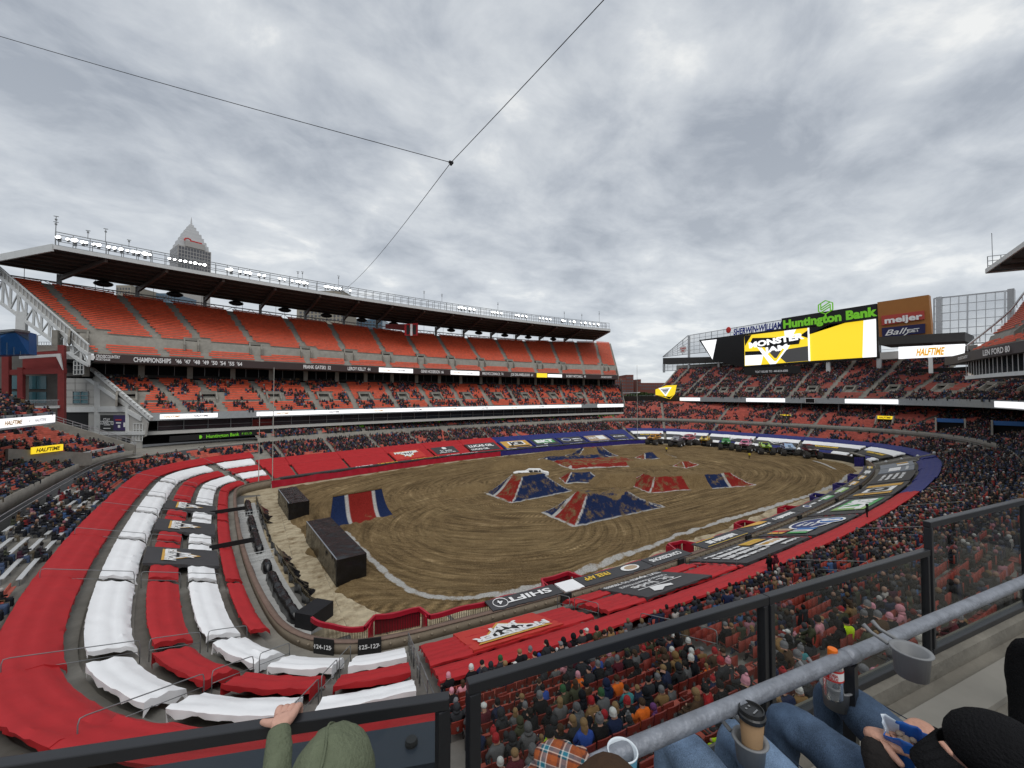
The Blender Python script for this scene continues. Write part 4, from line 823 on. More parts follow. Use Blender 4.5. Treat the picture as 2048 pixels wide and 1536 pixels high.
q = [atx(1326, 714, 194), atx(1376, 708, 194), atx(1376, 671, 194), atx(1326, 713, 194)]; g = grid('wind_screen', [q[0], q[1], q[2], q[0].lerp(q[3], 1)], 5, 5, .14, 'galv', 'pale triangular wind screen with round soda emblem at the stand corner'); film_face(g, [q[0], q[1], q[2]])
sd = MB().lathe(atx(1366, 699, 193), [(0, 0), (2.2, 0)], 10, Matrix.Rotation(-PI / 2, 3, 'Y')).build('soda_emblem', 'ink_white', g); put_text('CANADA', 'ink_red', g, atx(1366, 696.5, 192.8), rgt, upv, .9, 3.4, bold=.03); put_text('DRY', 'ink_red', g, atx(1366, 701.5, 192.8), rgt, upv, .9, 1.9, bold=.03)
q = [atx(1377, 708, 194), atx(1562, 690, 194), atx(1562, 640, 194), atx(1377, 671, 194)]; g = grid('wind_screen', q, 14, 5, .14, 'galv', 'pale framed wind screen behind the blue paint lettering'); film_face(g, q)
q = [atx(1326, 742, 195), atx(1486, 735, 195), atx(1486, 722, 195), atx(1326, 727, 195)]; g = grid('wind_screen', q, 14, 2, .14, 'galv', 'low pale wind screen above the top row below the video board wing'); film_face(g, q)
for u in (1328, 1378, 1438): MB().bar(atx(u, 672 if u == 1378 else 716, 193.5), atx(u, 745, 193.5), .9).build('column', 'galv', end)
MB().prism([atx(1326, 728, 193), atx(1490, 722, 193), atx(1490, 712, 193), atx(1326, 716, 193)], (0, 0, 0), (6, 0, 0)).build('canopy', 'dark_steel', end)
MB().prism([atx(1758, 690, 176), atx(1930, 682, 160), atx(1930, 664, 160), atx(1758, 674, 176)], (0, 0, 0), (14, 0, 0)).build('canopy', 'dark_steel', end)
# concourse with big HALFTIME screen
hs = MB().prism([atx(1797, 718, 160), aty(1923, 711, 19.2), aty(1925, 688, 19.2), atx(1797, 694, 160)], (0, 0, 0), (.6, -.4, 0)).build('halftime_screen', 'led_white'); tag(hs, 'wide white screen reading halftime in gold beside the orange sign board', 'screen')
a_, b_ = atx(1797, 706, 160), aty(1923, 700, 19.2); put_text('HALFTIME', mat('ink_goldled', (.6, .3, .02), .5, 0, emit=(.75, .38, .02), es=.7).name, hs, a_.lerp(b_, .56), b_ - a_, upv, 1.9, 8.0, bold=.04, shear=.25, lift=.3)
MB().prism([atx(1760, 719, 163), atx(1797, 717, 162), atx(1797, 703, 162), atx(1760, 705, 163)], (0, 0, 0), (3, 0, 0)).build('concourse_wall', 'panel_grey', end)
for q_ in range(8): MB().bar(atx(1760, 700 - q_ * .0, 164 + q_ * .4), aty(1925, 688, 21), .1).build('concourse_rail', 'galv', end) if q_ < 1 else None
a = atx(1861, 712, 164); MB().bar(a, a - Vector((0, 0, 5)), .8).build('column', 'white_steel', end)
# yellow corner screen in the gap
def C_(u, v, d=0.): return atx(u, v, 160 - d)
ys = poly([(1311, 779), (1332, 771), (1352, 770), (1348, 788.5), (1339, 798), (1311, 789.5)], 0, 'led_yellow', None, 'corner_screen', .6, C_); tag(ys, 'tilted yellow screen with white triangle hanging at the stand corner', 'screen')
poly([(1317, 776), (1343, 774.5), (1331.5, 793)], .2, 'led_white', ys, 'graphic', 0, C_); poly([(1320, 777.5), (1340, 776), (1331, 789)], .3, 'led_grey', ys, 'graphic', 0, C_); poly([(1311, 790), (1331, 794), (1339, 798), (1346, 790), (1340, 793.5)], .2, 'led_black', ys, 'graphic', 0, C_); put_text('world', 'ink_black', ys, C_(1331, 780.5, .5), (0, -1, .05), upv, 1.0, 2.6, bold=.02)
# ---- near side upper deck, seen at its end on the right ----
NUP = Path([(162, 36), (150, 28), (140, 22.5), (132.5, 18.6), (115, 12.7), (103, 6.8), (85, -1), (70, -7)], False, -1)
nu = empty('near_upper_deck'); tag(nu, 'end of an orange seat upper deck under a roof beside the wind screen', 'stand')
NR = [(.5 + i * .8, 1.3 + i * .8, 27.0 + .5 * i) for i in range(4)] + [(4.6 + i * .8, 5.4 + i * .8, 30.6 + .72 * i) for i in range(18)]
NA = 31.0
nfa = lambda o: max(46 - 1.35 * max(o, 0), 1.0); nfb = lambda o: 97
V, Q, _, _ = stepped2(NUP, NR, nfa, nfb); add('tier', mesh_np('tier', V, Q, 'concrete'), nu)
band('fascia', [(-.05, -.05, 25.2), (-.05, -.05, 27.0), (-.05, .5, 27.0)], lambda o: NA, nfb, 'fascia_brown', None, nu, NUP); band('soffit', [(-.05, 9, 25.2)], lambda o: NA, nfb, 'concrete_dark', None, nu, NUP)
band('press_box', [(.8, .8, 21.6), (.8, .8, 22.3), (.8, 4, 22.3)], lambda o: NA + 9, nfb, 'white_steel', None, nu, NUP); band('press_window', [(1.2, 1.2, 22.3), (1.2, 1.2, 25.2)], lambda o: NA + 9, nfb, 'glass_dark', None, nu, NUP); band('press_soffit', [(.8, 6, 21.6)], lambda o: NA + 9, nfb, 'concrete_dark', None, nu, NUP)
_mm = MB().box((0, 0, 1.45), (.1, .1, 2.9)).me('mullion', 'white_steel')
for t in np.arange(NA + 9, 95, 1.6): add('mullion', _mm, nu, NUP.pt(t, 1.0, 22.3))
P_, Z_, N2 = [], [], []
for o0, o1, z in NR:
    o = (o0 + o1) / 2; p, n, ts = NUP.row(o, nfa(o) + .5, 96, .52); ok = np.ones(len(p), bool)
    for a in (51, 63, 75): ok &= np.abs(ts - a) > .8
    P_.append(p[ok]); N2.append(n[ok]); Z_.append(np.full(ok.sum(), z))
make_seats('near_upper_seats', np.vstack(P_), np.concatenate(Z_), np.vstack(N2), ORANGE, 'rows of orange seats at the end of the near upper deck', .08)
for t in (57, 69): portal(NUP, t, 3.4, 28.8, 2.6, 2.6, 2.4, nu)
nl = empty('fascia_lettering'); tag(nl, 'white lettering on the fascia of the near upper deck', 'lettering')
def tN(u):
    return min(np.arange(20, 95, .25), key=lambda t: abs(1024 + F * ((NUP.pt(t, 0).x * fy - NUP.pt(t, 0).y * fx) / (NUP.pt(t, 0).x * fx + NUP.pt(t, 0).y * fy)) - u))
for t_, u, hh in (('LEN FORD 80', 1997, 1.0), ('CROSSCOUNTRY', 1930, .6)):
    t = tN(u); d = NUP.pt(t + 1, 0) - NUP.pt(t - 1, 0); put_text(t_, 'ink_white', nl, NUP.pt(t, -.2, 26.1), d, upv, hh, bold=.03)
rk = MB(); 
for i in range(8): a, b = NUP.pt(nfa(i * 2.4), i * 2.4, 28.4 + i * 2.1), NUP.pt(nfa(i * 2.4 + 2.4), i * 2.4 + 2.4, 30.5 + i * 2.1); rk.bar(a, b, .25, .3); rk.bar(a, a - Vector((0, 0, 1.2)), .12)
rk.build('raking_rail', 'white_steel', nu)
V = [(146, 14.5, 47.6), (146, -16, 44), (75, -22, 44), (75, -4, 47.6), (120, 5.5, 47.6)]; rf = MB().prism([Vector(v) for v in V], (0, 0, 0), (0, 0, .7)); ro = rf.build('roof', 'dark_steel', nu)
MB().bar((146.1, 14.6, 47.9), (146.1, -16, 44.4), .3, 1.2).build('roof_edge', 'white_steel', ro); MB().bar((146.1, 14.6, 47.9), (120, 5.6, 47.9), .3, 1.0).build('roof_edge', 'white_steel', ro)
for i in range(5): MB().bar((140 - i * 5, 12 - i * 2, 47.0), (140 - i * 5, -14, 43.6), .4, .8).build('purlin', 'brown_steel', ro)
m_ = MB()
for i in range(13):
    a = Vector((145.9, 14.3 - i * 2, 48.3 - i * .24)); m_.bar(a, a + Vector((0, 0, 3)), .14)
    if i: 
        for zz in (.8, 1.9, 3): m_.bar(a + Vector((0, 0, zz)), a + Vector((0, 2, .24 + zz)), .12)
m_.build('catwalk_rail', 'grey_steel', ro)
a = NUP.pt(10, 23, 0); MB().bar(Vector((135, 1.5, 33)), Vector((137, 3.5, 47)), 1.0).build('roof_column', 'white_steel', nu)
a = atx(2007, 545, 130); m_ = MB(); m_.bar((140, 13, 48), (140, 13, 55), .1); m_.box((140, 13, 55), (.6, .1, .1)); tag(m_.build('roof_aerial', 'grey_steel'), 'thin aerial mast on the near roof', 'aerial')
# ================= LEFT CORNER BUILDING, CITY =================
def Yp(Y): return lambda u, v, d=0.: aty(u, v, Y - d)
def yprism(pts, Y, th, m, par, name):
    return MB().prism([aty(u, v, Y) for u, v in pts], (0, 0, 0), (0, th, 0)).build(name, m, par)
cb = empty('corner_building'); tag(cb, 'red framed concourse building with a blue glazed box behind the left end seats', 'building')
yprism([(-60, 850), (128, 850), (128, 690), (60, 690), (-60, 690)], 112, .3, 'concrete_dark', cb, 'gallery_back')
for u0, u1, v0, v1 in ((3, 17, 708, 850), (34, 45, 735, 805), (115, 128, 690, 850)): yprism([(u0, v1), (u1, v1), (u1, v0), (u0, v0)], 108, 1.2, 'red_steel', cb, 'red_column')
yprism([(5, 750), (130, 747), (130, 736), (5, 740)], 108.1, 1.0, 'red_steel', cb, 'red_beam'); yprism([(45, 738), (120, 738), (120, 712), (45, 712)], 109, .8, 'red_steel', cb, 'red_panel'); yprism([(60, 712), (120, 712), (118, 702), (64, 704)], 110, .8, 'red_steel', cb, 'red_panel')
yprism([(38, 718), (112, 713), (125, 740), (120, 707), (38, 712)], 107, .5, 'white_steel', cb, 'white_canopy'); yprism([(68, 704), (128, 700), (128, 690), (68, 692)], 110.5, 3, 'concrete', cb, 'parapet')
for u0, u1, v0, v1 in ((54, 72, 752, 778), (73, 92, 752, 778), (54, 72, 784, 806), (73, 92, 784, 806), (18, 35, 752, 778), (18, 35, 783, 800)): yprism([(u0, v1), (u1, v1), (u1, v0), (u0, v0)], 111.6, .2, 'glass_teal', cb, 'window')
yprism([(48, 800), (53, 800), (53, 752), (48, 752)], 109.5, 1, 'concrete', cb, 'pier'); yprism([(-40, 822), (118, 816), (118, 811), (-40, 815)], 107.5, 1, 'white_steel', cb, 'gallery_edge')
m_ = MB(); 
for u in range(-30, 118, 4): m_.bar(aty(u, 812, 107.3), aty(u, 801, 107.3), .06)
m_.bar(aty(-30, 801, 107.3), aty(118, 800, 107.3), .09); m_.build('gallery_rail', 'galv', cb)
m_ = MB(); 
for u in range(68, 104, 5): m_.bar(aty(u, 692, 110), aty(u, 684, 110), .06)
m_.bar(aty(68, 684, 110), aty(104, 684, 110), .08); m_.build('roof_rail', 'galv', cb)
mat('blue_clad', (.012, .10, .30), .45, .08, .6); mat('blue_glass', (.015, .06, .12), .12, .1, .5, spec=.7)
bb = MB().prism([aty(-60, 712, 100), aty(58, 708, 103), aty(58, 664, 103), aty(28, 660, 100), aty(-60, 668, 100)], (0, 0, 0), (0, 3, 0)).build('blue_box', 'blue_clad', cb)
MB().prism([aty(-60, 683, 99.8), aty(57, 681, 102.8), aty(57, 666, 102.8), aty(28, 662, 99.8), aty(-60, 670, 99.8)], (0, 0, 0), (0, .1, 0)).build('window_band', 'blue_glass', bb)
for u in (0, 14, 28, 41, 50): MB().bar(aty(u, 710, 100 + max(u, 0) * .055), aty(u, 664, 100 + max(u, 0) * .055), .08).build('seam', 'blue_glass', bb)
MB().bar(aty(28, 660, 99.7), aty(58, 664, 102.7), .3, .35).build('roof_edge', 'grey_steel', bb); MB().bar(aty(-60, 668, 99.7), aty(28, 660, 99.7), .3, .35).build('roof_edge', 'grey_steel', bb)
MB().prism([aty(103, 690, 121), aty(115, 690, 121), aty(115, 660, 121), aty(103, 660, 121)], (0, 0, 0), (0, 3, 0)).build('stair_core', 'concrete', cb)
a = aty(75, 690, 110); m_ = MB(); m_.bar(a, aty(75, 671, 110), .12); m_.bar(aty(75, 671, 110), aty(82, 670, 110), .1); m_.build('lamp_post', 'grey_steel', cb)
# short middle deck over the left end with its own ribbon
LEP = Path([(-26.5, 55), (-25.3, 66), (-24.6, 73), (-23.6, 82), (-23.4, 84)], False, -1); ld = empty('left_end_deck'); tag(ld, 'short upper seating deck over the left end seats', 'stand')
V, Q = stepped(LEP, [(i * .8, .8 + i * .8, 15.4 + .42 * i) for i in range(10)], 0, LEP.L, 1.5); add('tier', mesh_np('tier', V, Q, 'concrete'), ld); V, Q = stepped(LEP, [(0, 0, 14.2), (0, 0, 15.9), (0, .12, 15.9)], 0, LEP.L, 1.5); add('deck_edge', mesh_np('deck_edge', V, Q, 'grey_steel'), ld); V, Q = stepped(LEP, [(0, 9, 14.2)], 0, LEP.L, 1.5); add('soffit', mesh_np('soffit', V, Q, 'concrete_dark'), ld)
P_, Z_, N2 = [], [], []
for i in range(10): p, n, ts = LEP.row(i * .8 + .5, .3, LEP.L - .3, .52); P_.append(p); N2.append(n); Z_.append(np.full(len(p), 15.4 + .42 * i))
p, z, n = np.vstack(P_), np.concatenate(Z_), np.vstack(N2); make_seats('left_deck_seats', p, z, n, SALMON, 'rows of salmon seats on the left end deck'); k = R8.random(len(p)) < .6; make_crowd('left_deck_crowd', p[k], z[k], n[k], 'crowd on the left end deck')
rs = MB(); pts = [LEP.pt(t, -.15, 0) for t in np.linspace(2, LEP.L - .4, 8)]
for a, b in zip(pts[:-1], pts[1:]): rs.face([a + Vector((0, 0, 14.45)), b + Vector((0, 0, 14.45)), b + Vector((0, 0, 15.55)), a + Vector((0, 0, 15.55))])
rs = rs.build('ribbon_screen', 'led_white'); tag(rs, 'white ribbon screen on the left end deck edge', 'screen'); d = LEP.pt(22, 0) - LEP.pt(21, 0)
put_text('HALFTIME', 'ink_gold', rs, LEP.pt(19.5, -.2, 15), d, upv, .5, shear=.25, bold=.03, lift=.08); put_text('HALFTIME', 'ink_black', rs, LEP.pt(25, -.2, 15), d, upv, .4, shear=.25, lift=.08); put_text('V', 'ink_black', rs, LEP.pt(22.6, -.2, 15), d, upv, .4, lift=.08)
# ---- city ----
mat('tower_stone', (.40, .38, .36), .8, .08, .02); mat('tower_crown', (.50, .50, .50), .5, .08, .02, metal=.2); mat('tower_glass', (.10, .10, .11), .25, .1, .02, spec=.5); mat('brick', (.17, .06, .045), .9, .15, .02); mat('leaf', (.055, .085, .025), .8, .35, .4); mat('bark', (.06, .045, .03), .9, .2, 2); mat('tan_stone', (.30, .27, .22), .85, .1, .03); mat('sky_glass', (.10, .16, .22), .15, .1, .02, spec=.7)
def tower():
    D = 640.; ax = pxl(380.5, 545, D); tw = empty('office_tower', (ax.x, ax.y, 0), math.radians(20)); tag(tw, 'tall stepped stone office tower with pointed crown and red key emblem', 'tower'); K = D / F * 1.28
    # widths in photo pixels converted to metres at that depth
    def zz(v): return H + (HV - v) / F * D
    def blk(hw, v0, v1, m, name, par, dep=None): return MB().box((0, 0, (zz(v0) + zz(v1)) / 2), (hw * 2 * D / F * .78, (dep or hw) * 2 * D / F * .78, zz(v1) - zz(v0))).build(name, m, par)
    def zz_(v): return zz(v)
    b = blk(34, 700, 500, 'tower_stone', 'shaft', tw); blk(20, 500, 489, 'tower_stone', 'shaft', tw, 36)
    wm = MB().box((0, 0, 0), (3.0, .3, 4.6)).me('window', 'tower_glass'); hw = 34 * D / F * .78
    for side in range(4):
        for c in range(11):
            for r in range(7):
                o = add('window', wm, b, None); a = side * PI / 2; x = (c - 5) * hw * .175; o.location = (x * math.cos(a) - (-hw) * math.sin(a), x * math.sin(a) + (-hw) * math.cos(a), zz(505 + r * 7)); o.rotation_euler = (0, 0, a)
                if side in (1, 2): bpy.data.objects.remove(o)
    cz = [(30, 500, 490), (26.5, 490, 482), (22, 482, 474), (18, 474, 466), (13.5, 466, 459), (9, 459, 452), (5, 452, 447)]
    for i, (w_, v0, v1) in enumerate(cz):
        t0, t1 = w_ * D / F * .78, (cz[i + 1][0] if i < 6 else 2) * D / F * .78; t1 = t0 * .82 + t1 * .18
        pr = MB(); V = [(-t0, -t0, zz(v0)), (t0, -t0, zz(v0)), (t0, t0, zz(v0)), (-t0, t0, zz(v0)), (-t1, -t1, zz(v1)), (t1, -t1, zz(v1)), (t1, t1, zz(v1)), (-t1, t1, zz(v1))]; pr.raw(V, [(0, 1, 5, 4), (1, 2, 6, 5), (2, 3, 7, 6), (3, 0, 4, 7), (4, 5, 6, 7)]); pr.build('crown_step', 'tower_crown', tw)
    MB().tube([(0, 0, zz(448)), (0, 0, zz(438)), (0, 0, zz(431))], [1.6, .8, .3], 6).build('spire', 'tower_crown', tw)
    kf = 30.5 * D / F * .78; k = MB(); k.tube([(-9 + 4.2 * math.cos(a), -kf - 1.2, zz(487) + 3.2 * math.sin(a)) for a in np.linspace(0, 2 * PI, 9)], 1.1, 5); k.bar((-5, -kf - 1.2, zz(487)), (9, -kf - 1.2, zz(487)), 1.6); k.bar((5, -kf - 1.2, zz(487)), (5, -kf - 1.2, zz(487) - 4), 1.5); k.bar((8.6, -kf - 1.2, zz(487)), (8.6, -kf - 1.2, zz(487) - 4), 1.5); k.build('key_emblem', 'ink_red', tw)
tower()
def bld(u0, u1, vt, D, m, label, wrows=0, wcols=0, dep=30, win='tower_glass', name='office_block', rz=0.):
    a, b = pxl(u0, vt, D), pxl(u1, vt, D); w = (b - a).length; c = (a + b) / 2; ang = math.atan2(b.y - a.y, b.x - a.x); e = empty(name, (c.x, c.y, 0), ang + rz); tag(e, label, 'building'); h = c.z
    MB().box((0, dep / 2, h / 2), (w, dep, h)).build('walls', m, e); MB().box((0, dep / 2, h + .4), (w * 1.01, dep, .8)).build('parapet', m, e)
    if wrows:
        wm = MB().box((0, 0, 0), (w / wcols * .55, .3, 2.0)).me('window', win)
        for r in range(wrows):
            for c_ in range(wcols): add('window', wm, e, ((c_ - (wcols - 1) / 2) * w / wcols * .96, -.05, h - 2.6 - r * 3.6))
    return e
bld(594, 686, 583, 420, 'tan_stone', 'long tan office block with slanted roof end rising behind the grandstand roof', 0, 0)
bld(232, 262, 572, 380, 'tan_stone', 'tan block seen through the gap below the grandstand roof', 3, 5); bld(312, 346, 588, 400, 'sky_glass', 'blue glass block seen through the gap under the roof beside the tower', 3, 6); bld(596, 690, 620, 400, 'tan_stone', 'low tan block seen through the truss below the roof', 3, 12)
bld(705, 765, 640, 500, 'sky_glass', 'pale blue glass block seen through the truss left of the red banner', 4, 9)
bld(1230, 1252, 757, 420, 'brick', 'dark brick warehouse with small windows at the edge of the gap', 4, 5); bld(1252, 1267, 751, 430, 'brick', 'tall dark brick warehouse block in the gap between the stands', 5, 4); bld(1266, 1330, 767, 470, 'brick', 'long low dark brick building in the gap between the stands', 2, 14); bld(1276, 1282, 760, 455, 'brick', 'small brick stair tower on the skyline in the gap', 2, 2)
# footbridge in the gap
fb = empty('footbridge'); tag(fb, 'pale covered footbridge crossing the gap between the stands', 'bridge')
MB().bar(atx(1240, 797, 175), atx(1340, 793, 175), 2.5, .7).build('deck', 'white_steel', fb); MB().bar(atx(1243, 786, 175), atx(1277, 785, 175), 2.5, .4).build('canopy', 'white_steel', fb)
m_ = MB(); [m_.bar(atx(u, 795, 174), atx(u, 786, 174), .15) for u in range(1243, 1278, 5)]; m_.build('posts', 'grey_steel', fb); m_ = MB(); [m_.bar(atx(u, 795, 174), atx(u, 791, 174), .08) for u in range(1278, 1340, 2)]; m_.bar(atx(1278, 791, 174), atx(1340, 789, 174), .12); m_.build('railing', 'grey_steel', fb)
MB().prism([atx(1278, 812, 168), atx(1340, 812, 168), atx(1340, 801, 168), atx(1278, 801, 168)], (0, 0, 0), (1, 0, 0)).build('screen_wall', 'panel_grey', end)
def tree(u, v, D, h, lab, seed):
    r = random.Random(seed); c = pxl(u, v, D); g = Vector((c.x, c.y, -.6)); H_ = c.z + .6; t = empty('broadleaf_tree', g); tag(t, lab, 'tree', 'trees in the gap between the stands')
    tk = MB(); tk.tube([(0, 0, 0), (.2, .1, H_ * .3), (0, .2, H_ * .55)], [.45, .35, .2], 7); 
    for i in range(5): a = r.uniform(0, 6.28); tk.tube([(0, .1, H_ * .35), (math.cos(a) * h * .25, math.sin(a) * h * .25, H_ * .65)], [.18, .06], 5)
    tk.build('trunk', 'bark', t); lf = MB()
    for i in range(1100):
        a, q, b = r.uniform(0, 6.28), r.random() ** .5, r.uniform(-1, 1); R_ = h * .42 * (1 + .35 * math.sin(3 * a + seed)) ; p_ = Vector((math.cos(a) * R_ * q * math.sqrt(1 - b * b * .8), math.sin(a) * R_ * q * math.sqrt(1 - b * b * .8), H_ * .68 + b * H_ * .34)); d1 = Vector((r.uniform(-1, 1), r.uniform(-1, 1), r.uniform(-1, 1))).normalized() * .38; d2 = d1.cross(Vector((r.random(), r.random(), r.random()))).normalized() * .38
        lf.face([p_ - d1 - d2, p_ + d1 - d2, p_ + d1 + d2, p_ - d1 + d2])
    lf.build('crown', 'leaf', t)
for i, (u, v, D) in enumerate(((1260, 790, 300), (1272, 786, 330), (1287, 786, 320), (1300, 788, 310), (1318, 789, 305))): tree(u, v, D, 14, 'leafy green tree beyond the footbridge in the gap', i)
# ================= TARPS, BANNERS =================
def bz(o): return zlow(o) + .72
def drape(s0, s1, o0, o1, m, label, name='tarp', group=None, skirt=.30, lift=0., wr=.05, par=None, zfun=None, cat='tarp', sag=.0):
    """cloth laid over the seat backs between two aisles and two row lines, edges hanging down"""
    if cat == 'banner': wr *= .25
    bmp = 0. if cat == 'banner' else .05
    zf = zfun or bz; L_ = np.hypot(*(WALL.at(s1, (o0 + o1) / 2)[0][0] - WALL.at(s0, (o0 + o1) / 2)[0][0])); nu_ = max(int(L_ / .30), 4) + 3; nv_ = max(int((o1 - o0) / .24), 3) + 3
    us = np.concatenate([[s0], np.linspace(s0, s1, nu_ - 2), [s1]]); os_ = np.concatenate([[o0], np.linspace(o0, o1, nv_ - 2), [o1]]); sd = rnd.randrange(1, 400); V = np.zeros((nu_, nv_, 3))
    for j, o in enumerate(os_):
        p, n = WALL.at(us, o); V[:, j, :2] = p; w = fbm(p[:, 0] * .9 + sd, p[:, 1] * .9, 50) - .5; w2 = fbm(p[:, 0] * .25 + p[:, 1] * .8 + sd, p[:, 1] * .22, 60) - .5
        z = zf(o) + lift + wr * (.8 * w + 1.5 * w2) + bmp * math.sin(o * 2 * PI / .8) - sag * math.sin(PI * (o - o0) / (o1 - o0)); V[:, j, 2] = z - (.0 if cat == 'banner' else .20 * max(0., (o0 + .45 - o) / .45) + .06 * max(0., (o - o1 + .3) / .3)) + (0 if cat == 'banner' else 1.1 * wr * np.clip(1 - np.abs(2 * fbm(p[:, 0] * .42 + p[:, 1] * .5 + sd, p[:, 1] * .16 - p[:, 0] * .1 + sd, 64) - 1) * 7, 0, 1) ** 2)
    hang = lambda n: skirt * (.55 + .6 * R8.random(n))
    V[0, :, 2] -= hang(nv_); V[-1, :, 2] -= hang(nv_); V[:, 0, 2] -= hang(nu_) * .8; V[:, -1, 2] -= hang(nu_) * .55
    jit = .035; V[1:-1, 1:-1, :2] += R8.normal(0, .012, (nu_ - 2, nv_ - 2, 2)); V[:, 0, :2] += R8.normal(0, jit, (nu_, 2)); V[:, -1, :2] += R8.normal(0, jit, (nu_, 2)); V[0, :, :2] += R8.normal(0, jit, (nv_, 2)); V[-1, :, :2] += R8.normal(0, jit, (nv_, 2))
    i, j = np.meshgrid(np.arange(nu_ - 1), np.arange(nv_ - 1), indexing='ij'); a = (i * nv_ + j).ravel(); Q = np.stack([a, a + nv_, a + nv_ + 1, a + 1], 1)
    me_ = mesh_np(name, V.reshape(-1, 3), Q, m, smooth=True); me_.set_sharp_from_angle(angle=.75); o_ = add(name, me_, par)
    if not par: tag(o_, label, cat, group)
    return o_
OSC = 1.; HSC = 1.
def onbowl(s, o, dz=.0, zf=None): dz *= .62; o = o * OSC if zf is None else o; return WALL.pt(s, o, (zf or bz)(o) + dz)
def btext(par, txt, s, o, h, m='ink_white', width=None, bold=.03, shear=0., dz=.14, zf=None, flip=False):
    n = WALL.nrm(s); r = n.cross(Vector((0, 0, 1))); up = (onbowl(s, o + .5, 0, zf) - onbowl(s, o - .5, 0, zf)); c = onbowl(s, o, dz, zf); return put_text(txt, m, par, c, r if not flip else -r, up if not flip else -up, h * HSC, width, bold, shear, lift=.0)
def bpatch(par, pts, m, dz=.10, zf=None, name='print'):
    """flat print in (s, o) laid just over the cloth"""
    q = [onbowl(s, o, dz, zf) for s, o in pts]; return MB().face(q).build(name, m, par)
def brect(par, s0, s1, o0, o1, m, dz=.10, zf=None, name='print', n=3):
    mb = MB(); 
    for i in range(n): a, b = s0 + (s1 - s0) * i / n, s0 + (s1 - s0) * (i + 1) / n; mb.face([onbowl(a, o0, dz, zf), onbowl(b, o0, dz, zf), onbowl(b, o1, dz, zf), onbowl(a, o1, dz, zf)])
    return mb.build(name, m, par)
def smalltype(par, s0, s1, o, h, m='ink_white', dz=.13, zf=None, seed=0):
    """line of print too small to read"""
    r = random.Random(seed); mb = MB(); s = s0; d = 1 if s1 > s0 else -1
    while (s1 - s) * d > .1:
        w = r.uniform(.18, .38); e = s + d * w; q = r.uniform(.7, 1) * h; mb.face([onbowl(s, o - h / 2, dz, zf), onbowl(e, o - h / 2, dz, zf), onbowl(e, o - h / 2 + q, dz, zf), onbowl(s, o - h / 2 + q, dz, zf)]); s = e + d * (.07 if r.random() < .8 else .3)
    o_ = mb.build('print', m, par); o_['kind'] = 'stuff'; return o_
def mj_logo(par, s, o, w, h, dz=.12, zf=None, side=1):
    """shield triangle and two line word mark; w along s, h along o"""
    sg = -1; S = lambda x, y, k: bpatch(par, [(s + sg * a * w / 2, o + b * h / 2) for a, b in x], y, k, zf)
    S([(-.95, .9), (.95, .9), (0, -1.0)], 'ink_gold', dz); S([(-.82, .75), (.82, .75), (0, -.82)], 'ink_white', dz + .02); S([(-.6, .55), (.6, .55), (0, -.5)], 'ink_black', dz + .04)
    btext(par, 'MONSTER', s, o + .25 * h, h * .26, 'ink_white', w * .98, .05, .12, dz + .07, zf); btext(par, 'JAM', s, o - .1 * h, h * .26, 'ink_white', w * .42, .05, .12, dz + .07, zf)
    return par
WH, RD, BL = 'tarp_white', 'tarp_red', 'tarp_blue'
G_ = 'tarps over the left end seats'
LS = [-20.2, -15.5, -8, 2, 11, 21.5, 32, 42.1]
nameL = ['touching the far red field', 'meeting the far side', 'past the farthest dark banner', 'with the farthest dark banner', 'with the middle dark banner', 'with the largest dark banner', 'before the corner']
def ggap(i): return .42
for i in range(7):
    a, b = LS[i] + .52, LS[i + 1] - .52; w = nameL[i]
    drape(a, b, .75, 1.95, RD, f'narrow red tarp by the wall in the end block {w}'); drape(a, b, 2.6, 4.5, WH, f'white tarp in the second row band of the end block {w}'); drape(a, b, 5.15, 7.0, RD, f'red tarp in the middle band of the end block {w}'); drape(a, b, 7.75, 9.75, WH, f'white tarp in the fourth band of the end block {w}')
    drape(LS[i] - .02, LS[i + 1] + .02, 10.55, 12.85, RD, f'outer red tarp strip of the end block {w}', skirt=.3)
for i, (a, b) in enumerate(((24.0, 28.6), (13.6, 18.2), (4.0, 8.2))):
    t = drape(a, b, 2.2, 7.5, 'tarp_black', ('largest', 'middle', 'farthest')[i] + ' dark grey truck show banner laid across the left end tarps', 'banner', lift=.12, skirt=.35, cat='banner'); mj_logo(t, (a + b) / 2, 5.0, 3.4, 3.0, .30)
CS = [42.1, 45.6, 48.7, 51.7]
for i, w in enumerate(('first', 'second', 'third')):
    a, b = CS[i] + .30, CS[i + 1] - .30; q = ('beside the left end', 'between the two numbered gates', 'behind the 125-127 gate')[i]
    drape(a, b, 2.4, 4.5, WH, f'crumpled white tarp over the front seats {q}', skirt=.7, wr=.09); drape(a, b, 5.4, 7.4, RD, f'red tarp over the middle seats {q}', skirt=.6, wr=.09); drape(a, b, 8.2, 10.0, WH, f'white tarp over the rear seats {q}', skirt=.6, wr=.09); drape(CS[i] - .02, CS[i + 1] + .02, 10.8, 13.4, RD, f'outer red tarp strip in the corner {q}', skirt=.4, wr=.10)
